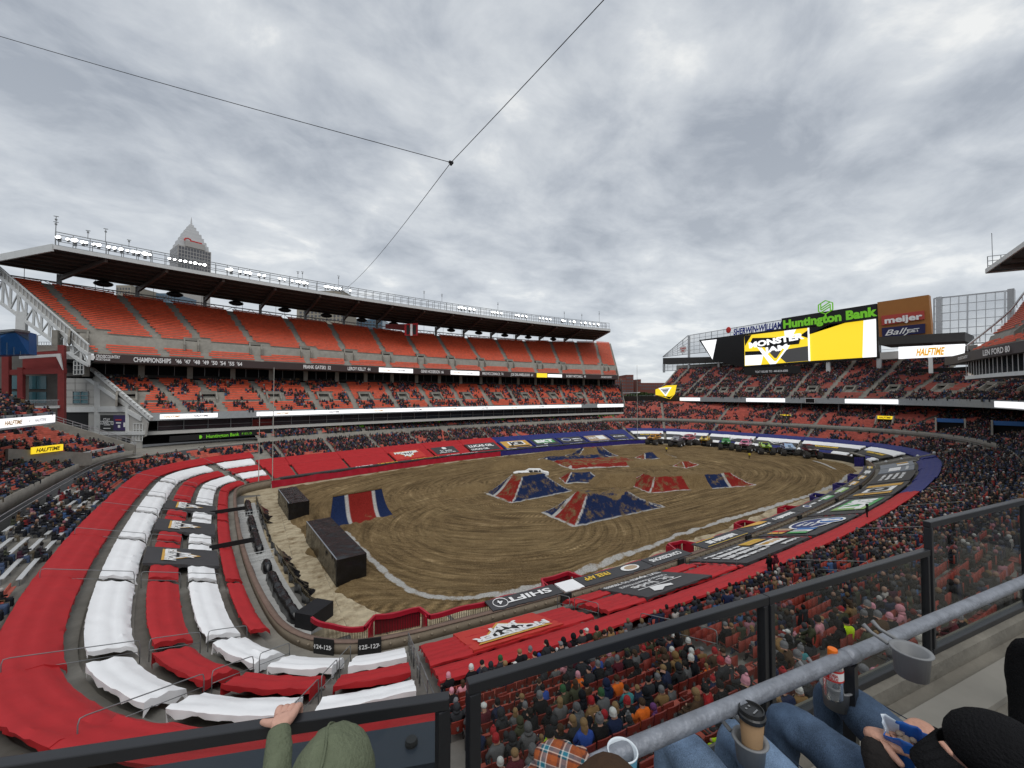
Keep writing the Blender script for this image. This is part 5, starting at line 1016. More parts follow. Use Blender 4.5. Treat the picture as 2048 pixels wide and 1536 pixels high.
# ---- near side ----
NS = [51.7, 63.2, 78.2, 91.3, 105, 120.2, 136.2, 151, 165.5]
for i in range(6):
    drape(NS[i] + (.5 if i == 0 else -.02), min(NS[i + 1] + .02, 122), 7.3, 9.5, RD, ('red tarp strip above the red truck show banner', 'red tarp strip above the childrens hospital banner', 'red tarp strip above the dark banner with gold print', 'red tarp strip above the blue oval banner', 'red tarp strip above the green tyre banner', 'short red tarp strip that meets the blue one')[i], skirt=.3, wr=.03)
drape(122.05, 136.2, 7.3, 9.7, BL, 'blue tarp strip above the gold striped banner on the near side', skirt=.3, wr=.03); drape(136.25, 151, 7.0, 9.9, BL, 'blue tarp strip above the grey banner with white print', skirt=.3, wr=.03); drape(151.05, 164, 6.8, 10.0, BL, 'wide blue tarp strip ending at the stair flank', skirt=.3, wr=.03)
a = drape(52.2, 62.5, 2.7, 7.0, RD, 'red tarp block in the near corner under the truck show banner', wr=.05); t = drape(54.3, 60.2, 2.75, 6.95, mat('banner_red', (.52, .045, .035), .6, .08, 1).name, 'faded red truck show banner with shield logo on the near tarps', 'banner', lift=.07, skirt=.3, cat='banner'); mj_logo(t, 57.2, 4.9, 5.2, 3.6, .22)
for o0, o1, q in ((1.3, 3.1, 'front'), (3.5, 6.9, 'rear')): drape(63.8, 77.7, o0, o1, RD, f'{q} red tarp under the childrens hospital banner')
t = drape(67.2, 74.2, 1.6, 7.0, 'tarp_black', 'grey childrens hospital banner with white kneeling child mark', 'banner', lift=.10, skirt=.3, cat='banner'); btext(t, 'St. Jude', 70.6, 4.3, 1.0, bold=.01, dz=.24); btext(t, "Children's Research Hospital", 70.6, 3.3, .55, width=5.2, bold=.01, dz=.24); btext(t, 'TEXT MJAM27 TO 785833', 70.6, 2.1, .55, width=6.4, bold=.03, dz=.24)
bpatch(t, [(70.0, 5.3), (69.2, 5.2), (68.6, 6.3), (69.1, 6.6), (69.9, 6.1), (70.6, 6.3), (70.9, 5.8)], 'ink_white', .26); brect(t, 68.2, 73, 5.0, 5.12, 'ink_white', .25)
DB = 'tarp_black'
t = drape(79.0, 90.7, 1.4, 7.0, DB, 'dark banner with white lines and gold print between the aisles', 'banner', skirt=.5, cat='banner')
for k, (o, h) in enumerate(((5.6, .5), (4.6, .75), (3.6, .75), (2.6, .45))): smalltype(t, 79.8, 85.6, o, h, dz=.16, seed=k)
brect(t, 86.2, 89.6, 2.1, 3.4, 'ink_gold', .15); brect(t, 86.0, 89.8, 3.9, 5.4, 'ink_white', .15); smalltype(t, 86.4, 89.5, 4.6, .8, 'ink_gold', .18, seed=7); smalltype(t, 87, 90, 6.2, .5, dz=.16, seed=8); smalltype(t, 86.4, 89.5, 2.7, .6, 'ink_yellow', .18, seed=9)
t = drape(91.9, 104.4, 1.4, 7.1, DB, 'grey banner with navy oval and white swirl logo', 'banner', skirt=.5, cat='banner')
def oval(par, s, o, ws, wo, m, dz): bpatch(par, [(s + ws * math.cos(a), o + wo * math.sin(a)) for a in np.arange(20) * PI / 10], m, dz)
oval(t, 98.8, 4.2, 3.6, 2.0, 'ink_white', .16); oval(t, 98.8, 4.2, 3.3, 1.75, 'ink_navy', .18); oval(t, 100.4, 5.6, 1.9, 1.3, 'ink_white', .20); oval(t, 100.4, 5.6, 1.6, 1.05, 'ink_blue', .22); btext(t, 'S', 100.4, 5.6, 1.6, dz=.25, bold=.08)
for k in range(3): smalltype(t, 97, 99.6, 3.4 + k * .7, .45, dz=.22, seed=20 + k)
for k, mm in enumerate(('ink_gold', 'ink_red', 'ink_tan', 'ink_green', 'ink_white', 'ink_blue')): brect(t, 92.6 + (k % 3) * 1.0, 93.8 + (k % 3) * 1.0, 2 + 2 * (k // 3), 3.6 + 2.3 * (k // 3), mm, .14 + .01 * k, n=1)
t = drape(105.6, 119.6, 1.3, 7.1, DB, 'grey banner with large white and green tyre lettering', 'banner', skirt=.5, cat='banner'); brect(t, 108, 117.6, 3.0, 6.6, 'ink_green', .15); brect(t, 108, 111, 3.0, 6.6, mat('ink_lgreen', (.30, .48, .16), .6).name, .17); btext(t, 'BKT', 112.8, 4.8, 2.5, width=8.8, dz=.22, bold=.06); smalltype(t, 107, 118.6, 2.1, .5, dz=.16, seed=31)
t = drape(120.9, 135.5, 1.2, 6.9, DB, 'grey banner with gold side bars and black letters', 'banner', skirt=.5, cat='banner'); brect(t, 122.5, 124.6, 1.9, 6.3, 'ink_gold', .15); brect(t, 131.0, 133.6, 1.9, 6.3, 'ink_gold', .15); brect(t, 125.2, 130.4, 2.4, 6.0, 'ink_white', .15); btext(t, 'JCB', 127.8, 4.2, 2.2, 'ink_black', 4.6, dz=.2, bold=.06)
t = drape(136.9, 150.4, 1.0, 6.6, DB, 'grey banner with tall white print next to the blue strip', 'banner', skirt=.5, cat='banner'); [smalltype(t, 140, 148, o, .6, dz=.16, seed=40 + k) for k, o in enumerate((2.4, 3.3, 4.2, 5.1))]
t = drape(151.6, 158.5, .9, 6.2, mat('tarp_greyblue', (.22, .24, .27), .6, .15, .8).name, 'pale grey banner with a white figure before the stair flank', 'banner', skirt=.5, cat='banner'); brect(t, 152.6, 157.8, 2.4, 4.2, 'ink_white', .15); smalltype(t, 152.4, 158, 5.2, .5, dz=.16, seed=50)
t = drape(159.1, 165, .9, 6.2, 'tarp_greyblue', 'pale grey and blue banner with white card at the far near side corner', 'banner', skirt=.5, cat='banner'); brect(t, 160, 162, 3.6, 5.4, 'ink_white', .15); brect(t, 162.6, 163.8, 3.6, 5.4, 'ink_gold', .16)
for i, s_ in enumerate((78.2, 91.3, 105)): drape(s_ + .25, s_ + .7, 1.6, 6.8, RD, f'short red cover at the aisle {("below the gold print banner", "beside the oval banner", "beside the green banner")[i]}', lift=-.15, skirt=.2)
# ---- ledge banners on top of the near wall ----
zl = lambda o: 1.62 + .05 * (o + 1.7)
def ledge(s0, s1, m, label): return drape(s0, s1, -1.75, .02, m, label, 'ledge_banner', zfun=zl, lift=.03, skirt=.15, wr=.015, cat='banner')
t = ledge(58.3, 64.8, DB, 'grey ledge banner with wide spaced white letters on the near wall'); btext(t, 'SHIFT', 61.9, -.85, .75, width=4.2, dz=.16, zf=zl); btext(t, '4', 59.3, -.85, .6, dz=.16, zf=zl)
rg = MB(); c = onbowl(59.3, -.85, .13, zl); rg.tube([c + Vector((.62 * math.cos(a), .62 * math.sin(a), .02 * math.sin(a))) for a in np.linspace(0, 2 * PI, 17)], .035, 4); rg.build('ring', 'ink_white', t)
t = ledge(65.0, 67.0, WH, 'crumpled white sheet draped over the near wall gate')
t = ledge(67.1, 75.5, DB, 'grey ledge banner with yellow free app print'); btext(t, 'FREE APP', 69.2, -1.0, .62, 'ink_yellow', 2.9, dz=.16, zf=zl); bpatch(t, [(73.2 + 1.1 * math.cos(a), -.85 + .6 * math.sin(a)) for a in np.arange(14) * PI / 7], 'ink_white', .14, zl); bpatch(t, [(73.3 + .8 * math.cos(a), -.85 + .4 * math.sin(a)) for a in np.arange(14) * PI / 7], 'ink_tan', .16, zl)
t = ledge(75.7, 81.5, DB, 'grey ledge banner with white concessions print'); btext(t, 'CONCESSIONS', 78.4, -.85, .6, width=4.6, dz=.16, zf=zl)
t = ledge(84, 93, DB, 'grey ledge banner with thick white print and yellow lines'); smalltype(t, 85.5, 91, -.75, .8, dz=.16, zf=zl, seed=60); brect(t, 84.5, 92.6, -.12, -.04, 'ink_yellow', .15, zl); brect(t, 84.5, 88, -1.6, -1.5, 'ink_yellow', .15, zl)
t = ledge(93.2, 100, DB, 'grey ledge banner with an orange wedge'); bpatch(t, [(93.6, -1.6), (98.5, -1.65), (99.5, -1.0), (97.5, -.9)], 'ink_gold', .15, zl); smalltype(t, 95, 99, -.45, .35, dz=.16, zf=zl, seed=61)
t = ledge(100.2, 108, DB, 'grey ledge banner with bold white print near the oval banner'); smalltype(t, 101, 106.5, -.8, .7, dz=.16, zf=zl, seed=62)
t = ledge(108.2, 116, DB, 'grey ledge banner with small blue and white ring'); bpatch(t, [(112 + .9 * math.cos(a), -.85 + .5 * math.sin(a)) for a in np.arange(14) * PI / 7], 'ink_white', .14, zl); bpatch(t, [(112 + .65 * math.cos(a), -.85 + .33 * math.sin(a)) for a in np.arange(14) * PI / 7], 'ink_navy', .16, zl); smalltype(t, 113.3, 115.5, -.85, .4, dz=.16, zf=zl, seed=63)
for a, b, mm, lab in ((116.2, 124, 'ink_green', 'grey ledge banner with green and white tyre print'), (124.2, 133, 'ink_lgreen', 'grey ledge banner with pale green tyre print'), (133.2, 141, 'ink_gold', 'grey ledge banner with gold bars'), (141.2, 149, 'ink_gold', 'second grey ledge banner with gold bars nearer the corner'), (149.2, 157, 'ink_white', 'grey ledge banner with white print nearer the corner'), (157.2, 164, 'ink_yellow', 'ledge banner with yellow print at the corner')):
    t = ledge(a, b, DB, lab); brect(t, a + 2.4, b - 1.2, -1.3, -.4, mm, .14, zl); smalltype(t, a + 2.9, b - 1.6, -.85, .6, dz=.17, zf=zl, seed=int(a)); smalltype(t, a + .6, a + 2.2, -.85, .3, dz=.16, zf=zl, seed=int(b))
# ---- far side: red then blue ----
FS = [364.5, 360, 349, 337.5, 326, 314.5, 303, 291.5, 280, 268.5, 257, 247]
flab = ['beside the striped corner', 'left of the shield banner', 'round the shield banner', 'round the childrens hospital sign', 'round the oil lettering', 'round the gold machine sign', 'round the green tyre sign', 'round the navy oval sign', 'round the gold and white sign', 'round the small dark sign', 'at the last corner']
for i in range(11):
    m = RD if i < 6 else BL; cn = 'red' if i < 6 else 'blue'; a, b = FS[i + 1] + .3, FS[i] - .3
    drape(a, b, .6, 5.4, m, f'{cn} tarp field {flab[i]} on the far side', wr=.05, skirt=.3); drape(a - .25, b + .25, 5.6, 8.9, m, f'{cn} back strip {flab[i]} on the far side', wr=.04, skirt=.3)
OSC = .6; HSC = .62
def fban(s0, s1, o0, o1, m, label): return drape(s0, s1, o0 * OSC, o1 * OSC, m, label, 'banner', lift=.12, skirt=.2, wr=.02, cat='banner')
t = fban(328.5, 337, 1.6, 8.8, 'banner_red', 'faded red banner with white shield logo across the dirt floor'); mj_logo(t, 332.8, 5.2, 7.0, 6, .3)
t = fban(318, 325, 2.2, 8.6, DB, 'dark hospital banner across the dirt floor'); btext(t, 'St. Jude', 321.5, 4.6, 1.4, bold=.02, dz=.3); smalltype(t, 324, 319, 2.9, .6, dz=.3, seed=70); bpatch(t, [(322, 6), (320.8, 6), (320.8, 7.4), (321.4, 8.1), (322, 7.6)], 'ink_white', .3)
t = fban(304.2, 314.2, 1.5, 8.8, DB, 'dark oil company banner with bold white letters'); btext(t, 'LUCAS OIL', 309.4, 6.2, 2.2, width=8.4, dz=.3, bold=.05); btext(t, 'LUCAS OIL', 310.8, 2.9, 1.4, width=6, dz=.3, bold=.05)
t = fban(292.4, 302, 1.5, 8.6, 'ink_gold', 'gold machine maker banner across the dirt floor'); brect(t, 294, 299.8, 3.6, 7.6, 'ink_white', .26); btext(t, 'JCB', 297, 5.6, 2.8, 'ink_black', 5.2, dz=.32, bold=.06); brect(t, 293, 301, 1.7, 2.8, 'ink_black', .26)
t = fban(281, 290.5, 1.5, 8.4, DB, 'dark banner with green and white tyre letters across the dirt floor'); brect(t, 282, 289.6, 3.4, 7.6, 'ink_green', .26); btext(t, 'BKT', 285.8, 5.5, 3, width=7.2, dz=.32, bold=.06); btext(t, 'BKT', 286.5, 2.3, .9, dz=.3, bold=.05)
t = fban(269.5, 279.4, 1.5, 8.2, DB, 'grey banner with navy oval across the dirt floor'); oval(t, 276.6, 5.2, 1.9, 1.9, 'ink_white', .28); oval(t, 276.6, 5.2, 1.6, 1.6, 'ink_navy', .32); smalltype(t, 274, 270.4, 5.4, 1.4, dz=.3, seed=72); smalltype(t, 274, 270.4, 3.2, .9, dz=.3, seed=73)
t = fban(258.2, 267.4, 1.5, 8, 'ink_tan', 'tan and white banner across the dirt floor'); brect(t, 259, 262.6, 2.6, 7.2, 'ink_white', .26); smalltype(t, 266.6, 263.4, 4.8, 2, 'ink_white', .3, seed=74)
t = fban(249.5, 255.5, 2, 8, DB, 'small dark banner near the far corner with white letters'); smalltype(t, 255, 250, 5, 1.2, dz=.3, seed=75)
# ad strip on the far wall top and hanging drape below it
OSC = 1.; HSC = 1.
zfw = lambda o: 1.66
t = drape(245.5, 363.5, -.75, .55, DB, 'long dark strip of small adverts along the far wall top', 'advert_strip', zfun=zfw, skirt=.35, wr=.03, cat='banner')
for k, (s, w_, tx, mm) in enumerate(((340, 5, 'UNOH', 'ink_yellow'), (346, 4, '', 'ink_white'), (331, 5, '', 'ink_yellow'), (327, 3.4, '', 'ink_gold'), (321, 4, '', 'ink_white'), (315.5, 5, '', 'ink_white'), (301, 4, 'JCB', 'ink_white'), (289, 5, 'BKT', 'ink_white'), (275, 5, '', 'ink_white'), (262, 5, '', 'ink_white'), (252, 6.5, 'SHIFT 4', 'ink_white'))):
    if tx: btext(t, tx, s, -.1, .85, mm, w_, .05, 0, .14, zfw)
    else: smalltype(t, s + w_ / 2, s - w_ / 2, -.1, .7, mm, .14, zfw, seed=90 + k)
def curtain(s0, s1, o, z0, z1, m, label, amp=.10, name='drape', step=.35, folds=1.0):
    n = int(abs(s1 - s0) / step) + 1; ts = np.linspace(s0, s1, n); nz = 5; V = np.zeros((n, nz, 3)); sw = np.abs(((ts * .115 * folds) % 1) - .5) * 2
    for j in range(nz):
        q = j / (nz - 1); off = o + amp * (np.sin(ts * 2.3) + .6 * np.sin(ts * 5.1 + 1)) * (1 - q * .6) - .15 * (1 - q); p, _ = WALL.at(ts, off); V[:, j, :2] = p; V[:, j, 2] = z0 + (z1 - z0) * q - .22 * (1 - sw ** 2) * q
    i, j = np.meshgrid(np.arange(n - 1), np.arange(nz - 1), indexing='ij'); a = (i * nz + j).ravel(); o_ = add(name, mesh_np(name, V.reshape(-1, 3), np.stack([a, a + nz, a + nz + 1, a + 1], 1), m, smooth=True)); tag(o_, label, 'drape'); return o_
mat('vinyl_red', (.36, .012, .028), .35, .15, .8, bump=.5, bs=3); mat('vinyl_blue', (.03, .025, .15), .35, .15, .8, bump=.5, bs=3); mat('vinyl_black', (.007, .007, .008), .27, .1, 1, bump=.10, bs=5.0, spec=.5, coat=.0); mat('cloth_black', (.012, .012, .014), .7, .2, 1, bump=.4, bs=3)
curtain(305.5, 365.5, -.95, .05, 1.5, 'vinyl_red', 'sagging red vinyl drape along the far wall'); curtain(243, 305.4, -.95, .05, 1.5, 'vinyl_blue', 'sagging blue vinyl drape along the far wall'); curtain(178.5, 242.9, -.9, .05, 1.7, 'cloth_black', 'black drape along the wall behind the parked trucks')
# ---- end: navy, white and black bands ----
ES = [165.5, 174, 183, 196, 208.5, 223, 236, 246]
elab = ['by the tunnel corner', 'over the tunnel', 'right of the red and black truck', 'behind the blue truck', 'behind the green trucks', 'behind the yellow truck', 'behind the orange truck']
for i in range(7):
    a, b = ES[i] + .45, ES[i + 1] - .45; w = elab[i]
    drape(a - .4, b + .4, 7.7, 10.2, BL, f'navy back strip {w} at the video board end', skirt=.3)
    if i == 0: continue
    drape(a, b, 5.0, 7.3, WH, f'white tarp band {w} at the video board end', skirt=.3)
    t = drape(a, b, 2.4, 4.9, DB, f'black banner {w} at the video board end', 'banner', skirt=.3, cat='banner')
    if i in (3, 4, 5) : c = (a + b) / 2; bpatch(t, [(c - 2.2, 4.6), (c + 2.2, 4.6), (c, 2.7)], 'ink_white', .2); bpatch(t, [(c - 1.5, 4.3), (c + 1.5, 4.3), (c, 3.0)], 'tarp_black', .24); smalltype(t, c + 1.2, c - 1.2, 4.0, .5, dz=.28, seed=i)
    else: c = (a + b) / 2; smalltype(t, c + 2.6, c - 2.6, 4.0, .9, 'ink_yellow', dz=.2, seed=i)
    L3 = (b - a) / 3.2; drape(a, a + L3, .5, 2.2, WH, f'small white front tarp, first of two, {w}', skirt=.3); drape(b - L3, b, .5, 2.2, WH, f'small white front tarp, second of two, {w}', skirt=.3); drape(a + L3 + .1, b - L3 - .1, .5, 2.2, BL, f'navy front tarp {w}', skirt=.3)
# field tunnel in the corner
tn = empty('field_tunnel'); tag(tn, 'dark field tunnel mouth with blue drape in the far right corner', 'tunnel')
a, b = WALL.pt(174.5, -.5, 0), WALL.pt(180.5, -.5, 0); n_ = WALL.nrm(177.5); MB().prism([a, b, b + Vector((0, 0, 2.6)), a + Vector((0, 0, 2.6))], n_ * .0, n_ * .15).build('mouth', 'deep_shade', tn); MB().bar(a + Vector((0, 0, 2.7)) - n_ * .3, b + Vector((0, 0, 2.7)) - n_ * .3, .8, .3).build('lintel', 'concrete', tn)
c_ = MB(); pts = [a - n_ * .2, a - n_ * 3.5 + Vector((0, -1.2, 0))]
for k in range(8): p0, p1 = pts[0].lerp(pts[1], k / 8), pts[0].lerp(pts[1], (k + 1) / 8); j0, j1 = Vector((.15 * (k % 2), 0, 0)), Vector((.15 * ((k + 1) % 2), 0, 0)); c_.face([p0 + j0, p1 + j1, p1 + j1 + Vector((0, 0, 2.3)), p0 + j0 + Vector((0, 0, 2.5))])
c_.build('side_drape', 'vinyl_blue', tn)
# stair flank wall between near side and end
m_ = MB(); a, b = WALL.pt(166.5, .4, 0), WALL.pt(168.5, 17.2, 0); m_.prism([a, b, b + Vector((0, 0, zlow(17) + 1.0)), a + Vector((0, 0, zlow(.4) + 1.0))], (0, 0, 0), (.3, .12, 0)); m_.build('stair_flank', 'concrete', bowl)
for k in range(6): q = a.lerp(b, .1 + k * .16); MB().ell((q.x + .2, q.y, zlow(17 * (.1 + k * .16)) + 1.25), (.28, .28, .28), 8, 6).build('globe_lamp', 'white_steel', bowl)
for k in range(16): o = 1.2 + k; p = WALL.pt(167.6, o, zlow(o) + .12); MB().box(p, (1.6, .5, .2), math.atan2(n_.y, n_.x)).build('stair_tread', 'panel_grey', bowl)
# ---- red padded fence in front of the near wall with crowd gates ----
fence = empty('padded_fence'); tag(fence, 'red padded fence with black bars in front of the near wall', 'fence')
fo = []
for s in np.arange(43.0, 170, .8): fo.append((s, -1.9))
jog = [(48.8, 53.5), (64.6, 68.2), (81.6, 84.6), (95.5, 98.5), (108, 111), (121, 124), (134, 137), (147, 150)]
def fpt(s, o, z): return WALL.pt(s, o, z)
bars = MB(); runs = [[], []]
def fo_at(s):
    for a_, b_ in jog:
        if a_ < s < b_: return -3.3
    return -1.9
prev = None
for s in np.arange(42.4, 165, .6):
    o = fo_at(s); p_ = fpt(s, o, 0); runs[0 if s < 118 else 1].append(p_ + Vector((0, 0, 1.38 + .05 * math.sin(s * 1.7))))
    if prev is not None:
        k_ = 4 if s < 80 else 2
        for q in range(k_): z_ = prev.lerp(p_, q / k_); bars.bar(z_, z_ + Vector((0, 0, 1.3)), .035)
    prev = p_
for rn, mm in zip(runs, ('vinyl_red', 'vinyl_blue')):
    m_ = MB()
    for q0, q1 in zip(rn[:-1], rn[1:]):
        d_ = (q1 - q0).normalized(); sd = Vector((-d_.y, d_.x, 0)) * .09; up2 = Vector((0, 0, .17)); A_ = [q0 - sd - up2, q0 - sd + up2, q0 + sd + up2, q0 + sd - up2]; B_ = [q1 - sd - up2, q1 - sd + up2, q1 + sd + up2, q1 + sd - up2]
        for i in range(4): j = (i + 1) % 4; m_.face([A_[i], A_[j], B_[j], B_[i]])
    m_.build('pad', mm, fence)
bo = bars.build('bars', 'black', fence); bo['kind'] = 'stuff'
for a_, b_ in jog:
    for s_, in ((a_,), (b_,)): MB().bar(fpt(s_, -1.9, .72), fpt(s_, -3.3, .72), .10, 1.42).build('pad_return', 'vinyl_red' if s_ < 118 else 'vinyl_blue', fence)
    MB().prism([fpt(a_ + .2, -3.36, .05), fpt(b_ - .2, -3.36, .05), fpt(b_ - .2, -3.36, 1.5), fpt(a_ + .2, -3.36, 1.5)], (0, 0, 0), (0, .03, 0)).build('curtain', 'vinyl_red' if a_ < 118 else 'vinyl_blue', fence)
# studs on the inner wall face, gate boards
stud = MB().lathe((0, 0, 0), [(.09, 0), (.09, .10), (.0, .13)], 8, Matrix.Rotation(PI / 2, 3, 'X')).me('stud', 'concrete_brown', True)
for s in np.arange(44, 128, .95):
    n = WALL.nrm(s); o = add('stud', stud, bowl, WALL.pt(s, .02, 1.25), (0, 0, math.atan2(n.y, n.x) + PI / 2))
for s, tx in ((46.2, '124-125'), (49.3, '125-127')):
    g = MB().prism([WALL.pt(s - .75, .10, .78), WALL.pt(s + .75, .10, .78), WALL.pt(s + .75, .10, 1.85), WALL.pt(s - .75, .10, 1.85)], (0, 0, 0), WALL.nrm(s) * .06).build('section_gate', 'ink_black'); tag(g, f'black gate board with white numbers {tx}', 'gate')
    n = WALL.nrm(s); r_ = Vector((0, 0, 1)).cross(n); put_text(tx, 'ink_white', g, WALL.pt(s, .2, 1.35), r_, (0, 0, 1), .28, bold=.02, lift=.0); put_text('<', 'ink_white', g, WALL.pt(s, .2, 1.35) - r_ * .62, r_, (0, 0, 1), .2, lift=0); put_text('>', 'ink_white', g, WALL.pt(s, .2, 1.35) + r_ * .62, r_, (0, 0, 1), .2, lift=0)
for s in (64.9, 79.5, 92.2, 106.2, 121.5, 137): MB().prism([WALL.pt(s - .5, .12, .78), WALL.pt(s + .5, .12, .78), WALL.pt(s + .5, .12, 1.7), WALL.pt(s - .5, .12, 1.7)], (0, 0, 0), WALL.nrm(s) * .2).build('gate_cover', 'ink_black', bowl)
# ---- hand rails ----
def handrail(s, o0, o1, label, h=.95, m='grey_steel', lo=True):
    a0 = WALL.pt(s, o0, zlow(o0)); a1 = WALL.pt(s, o1, zlow(o1)); u = Vector((0, 0, h + .35)); f = (a1 - a0).normalized(); m_ = MB()
    m_.tube([a0, a0 + u * .8, a0 + u * .97 + f * .06, a0 + u + f * .25, a1 + u - f * .25, a1 + u * .97 - f * .06, a1 + u * .8, a1], .026, 6)
    if lo: m_.tube([a0 + u * .5, a1 + u * .5], .02, 5)
    tag(m_.build('handrail', m, None, True), label, 'handrail', 'handrails along the tarp aisles')
for s in LS[1:] + CS[1:]:
    for o0, o1 in ((2.4, 4.6), (5.0, 7.4), (7.8, 12.6)): handrail(s, o0, o1, 'bent grey steel handrail beside the tarps at an aisle of the left end')
for s in NS[:6]:
    for o0, o1 in ((1.5, 3.2), (3.8, 6.6)): handrail(s, o0, o1, 'bent grey steel handrail beside the near side banners')
    handrail(s, 10.5, 15.5, 'bent grey steel handrail between blocks of near red seats')
# ================= SEATS AND SPECTATORS OF THE LOWER BOWL =================
def proj(X, Y, Z):
    f = X * fx + Y * fy; r = X * fy - Y * fx; z = Z - H; ff = f * math.cos(TH) + z * math.sin(TH); zz = z * math.cos(TH) - f * math.sin(TH); ff = np.where(ff > .2, ff, 1e9); return 1024 + F * r / ff, 768 - F * zz / ff, ff
def lower_rows(sec, tmin, step=.53):
    nm, a, b, om = sec; P_, Z_, N2, T2, O2 = [], [], [], [], []
    for o0, o1, z in ROWS[nm]:
        o = (o0 + o1) / 2 + .12
        if o < tmin or o1 - o0 > 1: continue
        p, n, ts = WALL.row(o, a + .3, b - .3, step); ok = aisle_mask(ts, o)
        P_.append(p[ok]); N2.append(n[ok]); Z_.append(np.full(ok.sum(), z)); T2.append(ts[ok]); O2.append(np.full(ok.sum(), o))
    return np.vstack(P_), np.concatenate(Z_), np.vstack(N2), np.concatenate(T2), np.concatenate(O2)
DAT = {}
for sec, tm in zip(SECT, (13.2, 13.2, 9.8, 10.5, 9.3)): DAT[sec[0]] = lower_rows(sec, tm)
# left: silver bench rows instead of seats
p, z, n, ts, o_ = DAT['left']; bench = (ts > 3) & (ts < 32) & (o_ < 17.2)
make_seats('left_seats', p[~bench], z[~bench], n[~bench], SALMON, 'rows of salmon seats above the tarps at the left end'); k = pick(p, .55, .2, 7, .40, .62) & (R8.random(len(p)) < .8); make_crowd('left_crowd', p[k], z[k], n[k], 'spectators on the rows above the left end tarps')
mat('bench_alu', (.62, .63, .63), .4, .1, 2, metal=.35)
for i, (o0, o1, zz) in enumerate([r for r in ROWS['left'] if 13.2 < r[0] < 17.1]):
    for j, (a, b) in enumerate(((2.6, 10.4), (11.6, 20.9), (22.1, 31.4))):
        m_ = MB(); tt = np.linspace(a, b, 6); pts = [WALL.pt(t, o0 + .45, zz + .43) for t in tt]
        for q0, q1 in zip(pts[:-1], pts[1:]): m_.bar(q0, q1, .30, .05)
        bo_ = m_.build('bench', 'bench_alu'); tag(bo_, f'silver aluminium plank bench, row {("one", "two", "three", "four", "five", "six")[i]} above the outer red tarp', 'bench', 'silver benches above the left end tarps'); lg = MB(); [lg.bar(q, q - Vector((0, 0, .42)), .08) for q in pts]; lg.build('supports', 'grey_steel', bo_)
p, z, n, ts, o_ = DAT['left_high']; make_seats('left_high_seats', p, z, n, SALMON, 'rows of salmon seats on the raised left end block'); k = pick(p, .55, .17, 9, .38, .62); make_crowd('left_high_crowd', p[k], z[k], n[k], 'crowd on the raised left end block')
p, z, n, ts, o_ = DAT['far']; make_seats('far_lower_seats', p, z, n, SALMON, 'rows of salmon seats in the far lower bowl'); k = pick(p, .85, .14, 13, .25, .5); make_crowd('far_lower_crowd', p[k], z[k], n[k], 'dense crowd in the far lower bowl')
p, z, n, ts, o_ = DAT['end']; make_seats('end_lower_seats', p, z, n, (.40, .085, .06), 'rows of salmon seats in the lower bowl under the video board'); k = pick(p, .55, .15, 15, .36, .6) | ((ts < 180) & (R8.random(len(ts)) < .55)); make_crowd('end_lower_crowd', p[k], z[k], n[k], 'crowd in the lower bowl under the video board')  # shade under the board is put into the darker seat colour
# lit vomitory signs in the end and left bowls
for u, v, Xd, lab, mm in ((1327, 828, 155, 'yellow lit halftime sign over the exit nearest the far corner', 'led_yellow'), (1421, 829, 160, 'yellow lit halftime sign over the exit above the green truck', 'led_yellow'), (1571, 832, 162, 'yellow lit halftime sign over the exit above the blue truck', 'led_yellow'), (1770, 835, 160, 'yellow lit halftime sign over the exit left of the blue signs', 'led_yellow'), (1900, 841, 150, 'blue sign over an exit in the right corner stand', 'ink_blue'), (2020, 847, 138, 'blue sign over the exit nearest the near deck', 'ink_blue')):
    c = atx(u, v, Xd); w_ = 3.4 if u < 1800 else 4.6; d_ = Vector((c.y, -c.x, 0)).normalized() if u > 1800 else Vector((0, -1, 0)); m_ = MB().bar(c - d_ * w_ / 2, c + d_ * w_ / 2, .2, .95).build('exit_sign', mm); tag(m_, lab, 'sign')
    put_text('HALFTIME' if u < 1800 else 'EXIT', 'ink_black' if u < 1800 else 'ink_white', m_, c, d_, upv, .5, w_ * .8 if u < 1800 else None, shear=.25, bold=.03, lift=.16) if u < 1800 else None
    st = MB(); n_ = d_.cross(upv); n_ = n_ if n_.x > 0 else -n_
    for k_ in (-1, 1): e = c + d_ * k_ * (w_ / 2 + .2); st.prism([e - n_ * 2.5 - Vector((0, 0, 2.6)), e + n_ * 1 - Vector((0, 0, 2.6)), e + n_ * 1 + Vector((0, 0, .6)), e - Vector((0, 0, -.6))], d_ * -.15, d_ * .15)
    st.build('portal_walls', 'concrete', m_); MB().face([c - d_ * w_ / 2 - Vector((0, 0, 2.6)) + n_ * .5, c + d_ * w_ / 2 - Vector((0, 0, 2.6)) + n_ * .5, c + d_ * w_ / 2 + n_ * .5, c - d_ * w_ / 2 + n_ * .5]).build('doorway', 'deep_shade', m_)
c = atz(95, 898, 11); d_ = Vector((.55, .83, 0)); m_ = MB().bar(c - d_ * 1.8, c + d_ * 1.8, .2, .9).build('exit_sign', 'led_yellow'); tag(m_, 'yellow lit halftime sign in the raised left end block', 'sign'); put_text('HALFTIME', 'ink_black', m_, c, d_, upv, .5, 2.8, shear=.25, bold=.03, lift=.16); MB().prism([c - d_ * 4 - Vector((0, 0, 2.6)), c + d_ * 6 - Vector((0, 0, 3.2)), c + d_ * 6 - Vector((0, 0, 1.4)), c - d_ * 4 + Vector((0, 0, .6))], (-.2, .1, 0), (-.5, .3, 0)).build('portal_wall', 'concrete', m_)
